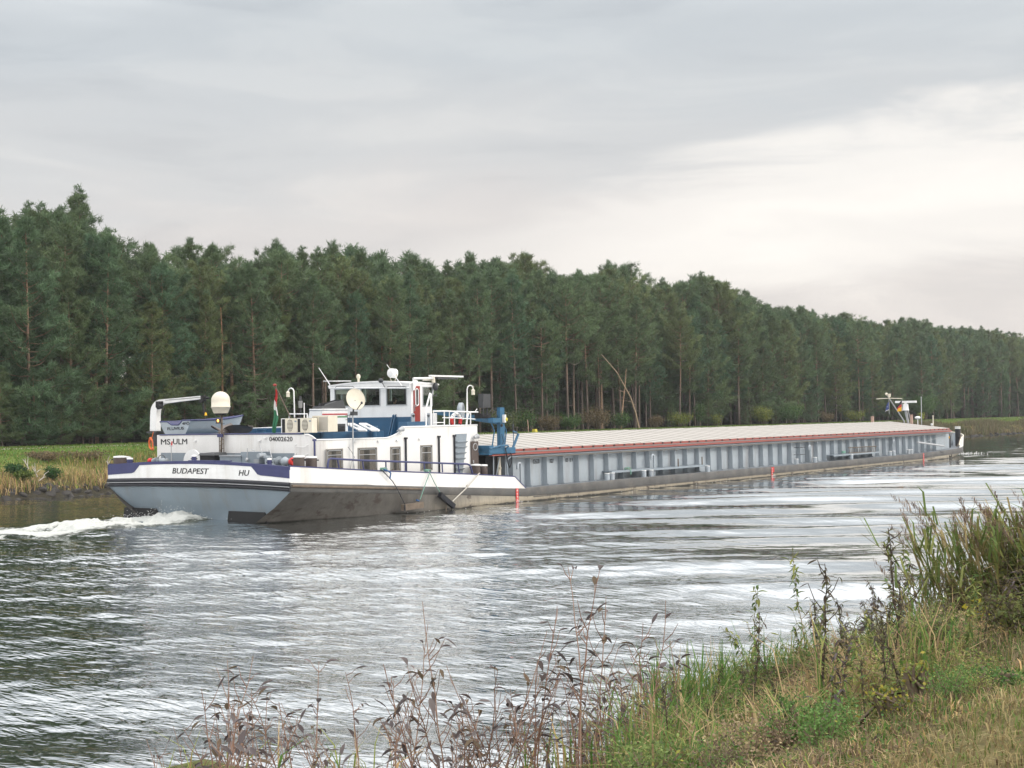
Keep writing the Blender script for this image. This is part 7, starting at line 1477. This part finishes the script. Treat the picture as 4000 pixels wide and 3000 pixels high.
# rank grass on the slope: patchy, tangled, taller toward the water
def slope_mass(name, label, n, hmul, wid, lean, cols_g, cols_d, gbias, seed, ylo=2.1):
    P_ = sample(n, (5, 46), (ylo, 8.4), .38); n = len(P_); tp = np.clip((P_[:, 1]-ylo)/(8.2-ylo), 0, 1); cl_ = veg_noise(P_[:, 0]*1.5, P_[:, 1]*1.5, seed); keep = g.uniform(0, 1, n) < (.35+.65*cl_)*np.clip(.5+tp*4, 0, 1); P_, tp, cl_ = P_[keep], tp[keep], cl_[keep]; n = len(P_); P_[:, 2] -= .03
    lowx = np.clip((P_[:, 0]-7.5)/6, .3, 1); h = (.05+.22*np.clip(tp*9, 0, 1)+.33*np.sqrt(tp)*(.25+.75*cl_))*g.uniform(.45, 1.35, n)*hmul*np.clip((P_[:, 0]-7.0)/9, .3, 1)
    pg = np.clip(gbias+.9*(veg_noise(P_[:, 0]*.8, P_[:, 1]*.8, seed+20)-.5)+.35*(tp-.5), .03, .95)
    c = np.where((g.uniform(0, 1, n) < pg)[:, None], pal(g, n, cols_g, [3, 2, 2, 2], .35), pal(g, n, cols_d, [3, 2, 2, 2, 2], .35))*(.85+.75*veg_noise(P_[:, 0]*2.2, P_[:, 1]*2.2, seed+40))[:, None]
    V, F, c = blades_np(P_, h, g.uniform(*wid, n), g.uniform(0, 6.28, n), np.abs(g.normal(lean, .4, n)), c, g); return tag(mesh_np(name, V, F, M['grass'], cols=c), label, kind='stuff')
slope_mass('rank_grass', 'rank green and tan grass on the slope of the near bank', 230000, 1.0, (.007, .016), .55, [GRN, YGR, OLV, (.08, .14, .04)], [TAN, STR, BRN, (.15, .12, .06), (.30, .21, .13)], .34, 2)
slope_mass('dry_tangle', 'tangle of dead brown and straw coloured stalks on the near bank', 100000, 1.1, (.003, .007), .85, [OLV, BRN, OLV, BRN], [(.17, .12, .085), (.30, .22, .13), (.10, .07, .05), (.20, .15, .11), (.40, .31, .19)], .15, 5)
# low weeds: small leaves between the blades
P_ = sample(70000, (5, 42), (2.3, 8.2), .40); n = len(P_); tp = np.clip((P_[:, 1]-2.4)/5.6, 0, 1)*np.clip((P_[:, 0]-8)/5, .25, 1); cl_ = veg_noise(P_[:, 0]*1.1, P_[:, 1]*1.1, 4); keep = g.uniform(0, 1, n) < cl_*(.55+.45*tp); P_, tp = P_[keep], tp[keep]; n = len(P_); P_[:, 2] += g.uniform(.03, .60, n)*(.35+.65*np.sqrt(tp))
d = g.normal(0, 1, (n, 3)); d[:, 2] = d[:, 2]*.6-.1; d /= np.linalg.norm(d, axis=1)[:, None]; s = np.cross(d, g.normal(0, 1, (n, 3))); s /= np.linalg.norm(s, axis=1)[:, None]; L_ = g.uniform(.022, .065, (n, 1))*np.clip(P_[:, :1]/14, .6, 1.3)
hue = veg_noise(P_[:, 0]*.7, P_[:, 1]*.7, 9)
V = np.stack([P_, P_+d*L_*.5+s*L_*.22, P_+d*L_, P_+d*L_*.5-s*L_*.22], 1).reshape(-1, 3); c = np.where((g.uniform(0, 1, n) < hue)[:, None], pal(g, n, [(.075, .15, .04), (.12, .18, .05), (.17, .20, .06), (.30, .30, .06)], [4, 3, 2, .5], .3), pal(g, n, [(.15, .11, .07), (.08, .06, .045), (.12, .11, .05), (.22, .165, .10)], [2, 3, 3, 1], .3)); c = np.repeat(c, 4, 0)
tag(mesh_np('weeds', V, np.arange(4*n).reshape(-1, 4), M['leafm'], cols=c), 'low leafy weeds among the grass of the near bank', kind='stuff')
# clumps of broad bright grass at the water's edge
def clump_grass(px, top_, y, label, n=230, spread=.36, cols=((.10, .19, .045), (.13, .23, .06), (.25, .27, .08), (.42, .32, .17)), wts=(4, 3, 1.5, .8), wid=(.014, .028), lean=.5, grp=None):
    p = at('P', px, top_, y=y); gz = max(float(near_z(np.array(p.x), np.array(y))), -.1); H = max(.3, p.z-gz)*1.25; P0 = np.stack([g.normal(0, spread*.8, n), g.normal(0, spread*.8, n), np.zeros(n)-.05], -1)
    V, F, c = blades_np(P0, H*g.uniform(.45, 1.1, n), g.uniform(*wid, n), g.uniform(0, 6.28, n), np.abs(g.normal(lean, .3, n)), pal(g, n, list(cols), list(wts)), g)
    return tag(mesh_np('grass_clump', V, F, M['grass'], cols=c, loc=(p.x, y, gz)), label, 'grass clump', grp)
for px, tp_, y, lab, k in ((2600, 2660, 7.6, 'bright green grass clump at the water edge, leftmost of the green clumps', {}), (2680, 2575, 7.8, 'bright green grass clump second from the left at the water edge', {}), (2800, 2560, 7.9, 'bright green grass clump third from the left at the water edge', {}), (2900, 2540, 7.7, 'bright green grass clump left of the twining leafy stem', {}), (3020, 2530, 7.7, 'green grass clump under the twining leafy stem', {}), (3130, 2470, 7.5, 'taller green grass clump left of the dark flower spike', {}), (3330, 2480, 7.2, 'green grass clump right of the dark flower spike', {}), (3480, 2430, 7.0, 'green grass clump in the middle of the weedy slope', {}), (2300, 2800, 8.2, 'small green grass clump among the dead willow stems', {'n': 60}), (2120, 2860, 8.4, 'small yellowish grass clump at the bottom edge of the photo', {'n': 50, 'cols': (YGR, TAN, GRN, STR)}), (1200, 2860, 10.6, 'small drooping grass clump near the bottom left', {'n': 26, 'cols': (YGR, TAN, GRN, STR)}), (1450, 2850, 10.2, 'thin green and tan grass clump left of the dead stems', {'n': 30, 'cols': (YGR, TAN, GRN, STR)}), (760, 2900, 11.5, 'low drooping grass clump at the bottom left corner', {'n': 26, 'cols': (YGR, TAN, BRN, STR)})): clump_grass(px, tp_, y, lab, **k)
for i in range(34):
    px = rnd.uniform(2450, 4050); y = rnd.uniform(3.6, 7.6); base = at('P', px, 2800, y=y); gz = float(near_z(np.array(base.x), np.array(y))); py0 = proj((base.x, y, gz))[1]; dz = proj((base.x, y, gz))[2]
    if base.x > 34 or base.x < 6: continue
    clump_grass(px, py0-FPX*rnd.uniform(.35, .75)/dz, y, 'ragged grass clump among others on the near slope', n=110, cols=((.10, .20, .045), (.15, .24, .06), (.27, .28, .09), (.46, .34, .18), (.30, .21, .12)), wts=rnd.choice([(4, 3, 1.5, .8, .5), (1, 1, 2, 4, 3), (2, 2, 2, 2, 1)]), wid=(.009, .018), lean=.6, spread=.22, grp='grass clumps on the near slope')
# dead stems with dark drooping leaves
def weed_geo(seed, cols, leafcols, nst=1, side=7, leaf=.11, nl=22, straight=.05, r0=.0055, drop=.4, lw=.15):
    """unit height plant"""
    g_ = np.random.default_rng(seed); paths = []; LV, LF, LC = [], [], []; o = 0
    def add_leaf(p, d, L, cc):
        nonlocal o
        up = np.array([0, 0, 1.]); s = np.cross(d, up); s /= np.linalg.norm(s)+1e-9; nn_ = np.cross(s, d); q = np.linspace(0, 1, 5); w = L*lw*np.array([.15, .85, 1.0, .65, .05]); cv = g_.uniform(-.5, .2)
        c = p[None]+d[None]*(q*L)[:, None]+nn_[None]*(cv*q*q*L)[:, None]; fold = g_.uniform(.2, .8)
        V = np.stack([c-s*w[:, None]*1+nn_*(w*fold)[:, None], c, c+s*w[:, None]+nn_*(w*fold)[:, None]], 1).reshape(-1, 3)
        for i in range(4):
            for j in range(2): LF.append([o+i*3+j, o+i*3+j+1, o+i*3+j+4, o+i*3+j+3])
        LV.append(V); LC.append(np.tile(cc, (15, 1))); o += 15
    for k in range(nst):
        a = g_.uniform(0, 6.28); ln = g_.uniform(.05, .34)*(1 if nst > 1 else .6); hh = 1.0 if k == 0 else g_.uniform(.55, .95); q = np.linspace(0, 1, 9); b = g_.normal(0, straight, 2)
        SP = np.stack([q*ln*math.cos(a)+b[0]*np.sin(q*3)*.35+g_.normal(0, .006, 9), q*ln*math.sin(a)+b[1]*np.sin(q*3.3)*.35+g_.normal(0, .006, 9), q*hh], -1); SP[:, :2] -= SP[0, :2]; SP[:, :2] += g_.normal(0, .03, 2)*(k > 0)
        paths.append((SP, r0*(1-.72*q), np.array(cols[g_.integers(len(cols))])))
        for i in range(side):
            f = g_.uniform(.32, .98); p = np.array([np.interp(f, q, SP[:, j]) for j in range(3)]); aa = g_.uniform(0, 6.28); L2 = g_.uniform(.10, .36)*(1.25-f); e = p+np.array([math.cos(aa)*L2*.6, math.sin(aa)*L2*.6, L2*g_.uniform(.5, 1.1)]); m_ = (p+e)/2+np.array([math.cos(aa), math.sin(aa), -.3])*L2*.08; paths.append((np.array([p, m_, e]), r0*np.array([.45, .36, .22]), np.array(cols[g_.integers(len(cols))])))
            if g_.uniform() < .75: d = np.array([math.cos(aa)*.7, math.sin(aa)*.7, g_.uniform(-drop, .8)]); d /= np.linalg.norm(d); add_leaf(e, d, leaf*g_.uniform(.5, 1.1), np.array(leafcols[g_.integers(len(leafcols))])*g_.uniform(.75, 1.25))
        for i in range(nl):
            f = g_.uniform(.22, 1.0); p = np.array([np.interp(f, q, SP[:, j]) for j in range(3)]); aa = g_.uniform(0, 6.28); d = np.array([math.cos(aa), math.sin(aa), g_.uniform(-drop*1.6, .9)]); d /= np.linalg.norm(d); add_leaf(p, d, leaf*g_.uniform(.45, 1.1), np.array(leafcols[g_.integers(len(leafcols))])*g_.uniform(.75, 1.25))
    return tubes_np(paths, 5), (np.concatenate(LV), np.array(LF), np.concatenate(LC))
STEM, DLEAF = [(.24, .14, .10), (.20, .125, .09), (.29, .19, .14)], [(.12, .10, .10), (.085, .065, .06), (.16, .135, .13), (.14, .105, .07)]
GSTEM, GLEAF = [(.16, .16, .06), (.22, .17, .09)], [(.10, .17, .05), (.16, .20, .055), (.23, .24, .07)]
weeds = []
def weed_proto(nm, cat, **k):
    (tv, tf, tc_), (V, F, c) = weed_geo(**k); r_ = thing(nm, (0, 0, 0), None, cat); mesh_np('stem', tv, tf, M['stemm'], cols=tc_, parent=r_, smooth=True); mesh_np('leaves', V, F, M['leafm'], cols=c, parent=r_); weeds.append([r_, False]); return len(weeds)-1
W1 = [weed_proto('willow_shoot', 'dead plant', seed=40+i, cols=STEM, leafcols=DLEAF, nst=(2, 3, 4)[i % 3], side=8, leaf=.088, nl=3, r0=.006, lw=.19, straight=.10) for i in range(6)]
W2 = [weed_proto('leafy_weed', 'weed', seed=60+i, cols=GSTEM, leafcols=GLEAF if i < 3 else DLEAF+[(.10, .10, .04)], nst=1+i % 2, side=9, leaf=.085, nl=70, drop=.8, r0=.006) for i in range(5)]
W3_ = [weed_proto('dark_weed', 'weed', seed=80+i, cols=[(.08, .06, .045)], leafcols=[(.08, .065, .05), (.11, .09, .06), (.13, .135, .06)], nst=1, side=6, leaf=.07, nl=90, drop=.9, r0=.008) for i in range(3)]
def put_weed(k, px, py, t, label, group=None, wide=1.0):
    p = at('P', px, py, t=t); gz = max(float(near_z(np.array(p.x), np.array(p.y))), -.25)-.03; h = max(.25, p.z-gz); rt, us = weeds[k]; w_ = min(h, 1.7)*wide
    if us: o = dup(rt, (p.x, p.y, gz), rnd.uniform(0, 6.28), h, label, group, sxy=w_)
    else: o = rt; o.location = (p.x, p.y, gz); o.rotation_euler = (0, 0, rnd.uniform(0, 6.28)); o.scale = (w_, w_, h); o['label'] = label; weeds[k][1] = True
    if group: o['group'] = group
    if k in W1: o.rotation_euler = (rnd.gauss(0, .13), rnd.gauss(0, .13), o.rotation_euler[2])
    return o
GW = 'dead willow shoots at the bottom of the photo'
for i, (u, v, t, k, lab) in enumerate(((2250, 2210, 12.6, 0, 'tallest dead shoot with dry brown leaves, its tip over the bright swells'), (1765, 2350, 13.0, 2, 'dead shoot with a curled brown leaf at its top, left of the tallest one'), (2075, 2390, 13.4, 1, 'dead shoot with few leaves just left of the tallest one'), (2340, 2335, 13.2, 3, 'thin dead shoot with dark curled leaves just right of the tallest one'), (2450, 2340, 13.4, 4, 'dead shoot with paired grey leaves, rightmost of the tall ones'), (1030, 2590, 14.5, 5, 'bushy dead shoot with many dark leaves near the bottom left'), (1190, 2610, 14.3, 0, 'forked dead shoot right of the bushy one'), (1530, 2440, 13.6, 3, 'dead shoot bent left with small leaves at its tip'), (1890, 2450, 13.1, 5, 'short dead shoot with drooping leaves amid the tall ones'))):
    put_weed(W1[k], u, v, t, lab)
GS = 'low dead shoots along the bottom edge'
for i in range(34):
    u = rnd.choice([rnd.uniform(640, 1500), rnd.uniform(1500, 2700), rnd.uniform(1700, 2600), rnd.uniform(1700, 2500)]); v = rnd.uniform(2500, 2820)+(60 if u < 1400 else 0); put_weed(rnd.choice(W1), u, v, rnd.uniform(12.2, 15), 'short dead reddish shoot among others along the bottom edge of the photo', GS)
put_weed(W2[0], 2945, 2290, 19.5, 'tall thin stem twined with small green leaves standing alone above the water'); put_weed(W2[1], 3165, 2180, 21, 'tall reed like shoot with pointed leaves left of the dark spike'); put_weed(W3_[0], 3170, 2340, 19, 'dark brown dead flower spike rising from the weeds'); put_weed(W3_[1], 3465, 2330, 22, 'dark dead mugwort stem leaning left in the middle of the slope'); put_weed(W3_[2], 3600, 2200, 24, 'dark seeded stem bending left below the reeds')
def slope_weed(x, y, h, k, label, group):
    rt, us = weeds[k]; gz = float(near_z(np.array(x), np.array(y)))-.03
    o = dup(rt, (x, y, gz), rnd.uniform(0, 6.28), h, label, group, sxy=h*rnd.uniform(.75, 1.3)); o.rotation_euler = (rnd.gauss(0, .22), rnd.gauss(0, .22), rnd.uniform(0, 6.28)); return o
for k in W2+W3_:
    if not weeds[k][1]: put_weed(k, 3250+40*k, 2450, 19, 'weedy stem with small leaves among many on the near slope', 'weedy stems on the near slope')
i_ = 0
while i_ < 110:
    x, y = 8+26*rnd.random()**1.3, rnd.uniform(2.9, 8.2)
    px, py, dz = proj((x, y, float(near_z(np.array(x), np.array(y)))))
    if not (2550 < px < 4150): continue
    hgt = rnd.uniform(.5, .95)*(1+.35*(px > 3000))*(1 if rnd.random() < .8 else 1.4)*(.6+.4*min(1, (y-2.5)/4)); slope_weed(x, y, hgt, rnd.choice(W2+W3_), 'weedy stem with small leaves among many on the near slope', 'weedy stems on the near slope'); i_ += 1
# tansy heads
M['tansy'] = mat('dead_tansy_head', (.055, .022, .014), .9, var=.3, vscale=30)
for (heads, foot, t, lab) in (([(3660, 2590), (3680, 2640), (3700, 2660)], (3690, 2720), 12.0, 'dark red brown dead flower heads topping a broken stem, upper group'), ([(3715, 2700), (3735, 2715), (3765, 2705), (3745, 2735), (3780, 2720)], (3770, 2830), 10.8, 'largest group of dark red brown dead flower heads on a forked stem'), ([(3605, 2755), (3630, 2765), (3650, 2785), (3615, 2775)], (3760, 2860), 10.6, 'dark red brown dead flower heads bent far to the left'), ([(3755, 2850), (3775, 2855), (3765, 2865)], (3775, 2960), 9.8, 'lowest small group of dark brown dead flower heads')):
    f = at('P', *foot, t=t); f.z = max(f.z-.1, float(near_z(np.array(f.x), np.array(f.y)))); th = thing('dead_flower', tuple(f), lab, 'dead plant'); mb = MB(); hd_ = MB()
    for (u, v) in heads:
        p = at('P', u, v, t=t); mb.tube([f, f.lerp(p, .6)+Vector((0, 0, .03)), p], [.006, .004, .003], 5)
        for j in range(9): q = p+Vector((rnd.gauss(0, .022), rnd.gauss(0, .022), rnd.gauss(0, .009))); hd_.ell(q, (.012, .012, .008), 6, 4)
    mb.build('stem', M['brown'], th); hd_.build('flower_heads', M['tansy'], th)
# bright green tuft and yellow leaved plants in the near corner
def low_plant(px, py, t, H, Rr, n, cols, label, leaf):
    p = at('P', px, py, t=t); gz = float(near_z(np.array(p.x), np.array(p.y))); (tv, tf, tc_), (V, F, c) = bush_geo(int(px), H, Rr, n, cols, leaf, .4); r_ = thing('low_plant', (p.x, p.y, gz-.02), label, 'plant'); mesh_np('stems', tv*np.array([1, 1, 1]), tf, M['stemm'], cols=tc_, parent=r_); mesh_np('foliage', V, F, M['leafm'], cols=c, parent=r_)
low_plant(3890, 2760, 9.3, .16, .26, 900, [(.085, .17, .045), (.11, .19, .05), (.07, .13, .04)], 'bright green leafy tuft in the mown grass', .028); low_plant(3470, 2900, 8.4, .24, .17, 260, [(.30, .26, .04), (.18, .21, .05), (.12, .16, .04)], 'yellow leaved low plant near the bottom edge', .03); low_plant(3590, 2800, 9.4, .34, .14, 170, [(.30, .26, .05), (.16, .21, .05)], 'yellow and green sprig beside the dead flower stems', .032); low_plant(3180, 2870, 9.4, .34, .3, 1100, [(.075, .15, .04), (.10, .17, .05), (.06, .10, .035)], 'bright green low plant at the left of the near slope', .028)
# tall reeds and tangled weeds at the right edge
def reed_geo(seed, n, spread, Hh):
    g_ = np.random.default_rng(seed); paths = []; BV, BF, BC, o = [], [], [], 0
    for i in range(n):
        b = np.array([g_.normal(0, spread[0]), g_.normal(0, spread[1]), -.1]); H_ = Hh*g_.uniform(.72, 1.05); a = g_.normal(math.pi*.80, .7); ln = g_.uniform(.10, .55); q = np.linspace(0, 1, 7); SP = b[None]+np.stack([math.cos(a)*ln*H_*q**2, math.sin(a)*ln*H_*q**2, H_*(q-.10*q**3)], -1); paths.append((SP, .007*(1-.7*q), np.array([.20, .17, .07])))
        k = 9; f = g_.uniform(.3, .97, k); P0 = np.stack([np.interp(f, q, SP[:, j]) for j in range(3)], -1); V, F, c = blades_np(P0, g_.uniform(.30, .55, k), g_.uniform(.018, .03, k), a+g_.normal(0, .9, k), g_.uniform(.6, 1.5, k), pal(g_, k, [(.15, .21, .065), (.24, .26, .085), (.36, .28, .14)], [3, 2.4, 1.6]), g_); BV.append(V); BF.append(F+o); BC.append(c); o += len(V)
        if g_.uniform() < .75:   # plume
            k = 46; tip = SP[-1]; dd = SP[-1]-SP[-2]; dd /= np.linalg.norm(dd); f = g_.uniform(0, 1, k); P0 = tip[None]+dd[None]*(f*.30-.06)[:, None]+g_.normal(0, .012, (k, 3)); V, F, c = blades_np(P0, g_.uniform(.05, .15, k)*(1.1-f*.6), g_.uniform(.004, .009, k), a+g_.normal(0, .9, k), g_.uniform(.5, 1.4, k), pal(g_, k, [(.25, .175, .13), (.18, .13, .10), (.33, .25, .18)], [3, 2, 1]), g_); BV.append(V); BF.append(F+o); BC.append(c); o += len(V)
    return tubes_np(paths, 5), (np.concatenate(BV), np.concatenate(BF), np.concatenate(BC))
for sd_, px, t, n_, spr, top_, lab in ((1, 3960, 16, 70, (.5, .5), 1990, 'tall green reed clump with brown plumes at the right edge'), (2, 4080, 15, 70, (.55, .5), 1915, 'tallest reed clump, partly cut off by the right edge'), (3, 3830, 16.5, 26, (.35, .3), 2200, 'small reed clump with brown bent blades left of the tall one')):
    p = at('P', px, top_, t=t); gz = float(near_z(np.array(p.x), np.array(p.y))); (tv, tf, tc_), (V, F, c) = reed_geo(sd_, n_, spr, p.z-gz); r_ = thing('reed_clump', (p.x, p.y, gz), lab, 'reeds'); mesh_np('stalks', tv, tf, M['stemm'], cols=tc_, parent=r_, smooth=True); mesh_np('blades', V, F, M['grass'], cols=c, parent=r_)
def tangle(px, top_, t, Rr, n, cols, lab, lf):
    p = at('P', px, top_, t=t); gz = float(near_z(np.array(p.x), np.array(p.y))); H = max(.25, p.z-gz); (tv, tf, tc_), (V, F, c) = bush_geo(int(px+top_), H, Rr, n, cols, lf, .5); r_ = thing('weed_tangle', (p.x, p.y, gz-.03), lab, 'weeds'); mesh_np('stems', tv, tf, M['stemm'], cols=tc_, parent=r_); mesh_np('foliage', V, F, M['leafm'], cols=c, parent=r_)
OT = [(.14, .155, .055), (.20, .21, .065), (.17, .125, .075), (.10, .085, .055)]
for a_ in ((3990, 2150, 15, .55, 4200, OT, 'tall tangle of olive and brown weeds under the reeds at the right edge', .05), (3900, 2260, 15.5, .5, 3200, OT, 'tangle of dull olive weeds second from the right edge', .05), (3800, 2350, 16, .45, 2200, [(.10, .11, .04), (.09, .06, .045), (.07, .10, .03)], 'tangle of dull weeds left of the yellow leaves', .05), (3700, 2430, 16.5, .45, 1700, [(.09, .12, .04), (.12, .09, .055)], 'brownish weed tangle in front of the bent seeded stem', .05), (3560, 2490, 17, .5, 1500, [(.10, .13, .04), (.16, .11, .08), (.07, .09, .03)], 'low tangle of green and tan weeds in the middle of the slope', .05),
           (4040, 2330, 12, .5, 3200, [(.10, .12, .04), (.14, .15, .045), (.08, .065, .04)], 'tangle of weeds cut off by the right edge below the reeds', .045), (3840, 2330, 14.5, .16, 170, [(.42, .36, .03), (.34, .34, .05)], 'spray of bright yellow leaves hanging in the weeds', .08), (3930, 2360, 13.6, .16, 190, [(.40, .34, .03), (.28, .30, .05)], 'smaller spray of yellow leaves near the right edge', .07), (3400, 2510, 18, .5, 1300, [(.12, .14, .045), (.17, .13, .085)], 'pale green and tan tangle around the dead mugwort stem', .05), (3230, 2540, 17.5, .45, 1200, [(.09, .13, .035), (.13, .13, .05)], 'green tangle at the foot of the dark flower spike', .05), (3020, 2600, 17, .4, 900, [(.09, .13, .035), (.12, .09, .06)], 'small weed tangle at the foot of the twined stem', .05)): tangle(*a_)
TP_ = []
for i in range(6):
    (tv, tf, tc_), (V, F, c) = bush_geo(3000+i, 1.0, .62, 1500, ([(.08, .11, .035), (.11, .14, .045), (.06, .08, .03)], [(.12, .09, .055), (.17, .12, .08), (.08, .06, .04)], [(.09, .12, .035), (.13, .10, .05), (.16, .17, .05)], [(.19, .14, .09), (.13, .10, .065), (.24, .19, .11)], [(.06, .11, .03), (.08, .14, .04)], [(.10, .08, .05), (.09, .11, .04), (.07, .05, .04)])[i], .055, .7); r_ = thing('weed_tuft', (0, 0, -50), None, 'weeds'); mesh_np('stems', tv*np.array([1, 1, 1.]), tf, M['stemm'], cols=tc_*1.6, parent=r_); mesh_np('foliage', V, F, M['leafm'], cols=c*1.9, parent=r_); TP_.append([r_, False])
i_ = 0
while i_ < 60:
    x, y = 6.5+25*rnd.random()**1.25, rnd.uniform(2.7, 8.0); gz = float(near_z(np.array(x), np.array(y))); px, py, dz = proj((x, y, gz))
    if not (2350 < px < 4200 and py < 3250): continue
    q = rnd.choice(TP_); hh = rnd.uniform(.30, .62)*(.6+.4*min(1, (y-2.7)/3)); lab = 'ragged tuft of autumn weeds among many on the near slope'
    if q[1]: o = dup(q[0], (x, y, gz-.04), rnd.uniform(0, 6.28), hh, lab, 'weed tufts on the near slope', sxy=hh*rnd.uniform(.8, 1.25))
    else: o = q[0]; o.location = (x, y, gz-.04); o.scale = (hh, hh, hh); o['label'] = lab; o['group'] = 'weed tufts on the near slope'; q[1] = True
    i_ += 1
# fallen wood floating: the half sunk mossy branch at the bottom left
a, b = at('P', 650, 2985, t=15.6), at('P', 1010, 3010, t=15.4); th = thing('mossy_log', tuple(a), 'mossy broken log end at the bottom left corner', 'log'); mb = MB(); mb.tube([a+Vector((0, 0, -.1)), a.lerp(b, .4), b+Vector((0, 0, -.1))], [.06, .09, .08], 10); mb.build('wood', mat('moss', (.09, .10, .035), .95, var=.4, vscale=12, bump=.8, bscale=30), th)

# ------------------------------------------------------------------ haze in the air
hz = MB(); hz.b2((-60, -40, -2.2), (420, 175, 30)); ho = hz.build('haze', [], None); tag(ho, 'thin pale autumn haze over the canal', kind='stuff')
hm = bpy.data.materials.new('thin_haze'); hm.use_nodes = True; n_ = hm.node_tree.nodes; l_ = hm.node_tree.links
for q in list(n_): n_.remove(q)
pv = n_.new('ShaderNodeVolumePrincipled'); pv.inputs['Density'].default_value = .00028; pv.inputs['Color'].default_value = (.84, .87, .89, 1); pv.inputs['Anisotropy'].default_value = .2; ou = n_.new('ShaderNodeOutputMaterial'); l_.new(pv.outputs[0], ou.inputs['Volume']); ho.data.materials.append(hm)
S.cycles.volume_bounces = 0; S.cycles.volume_step_rate = 20; S.cycles.volume_max_steps = 16
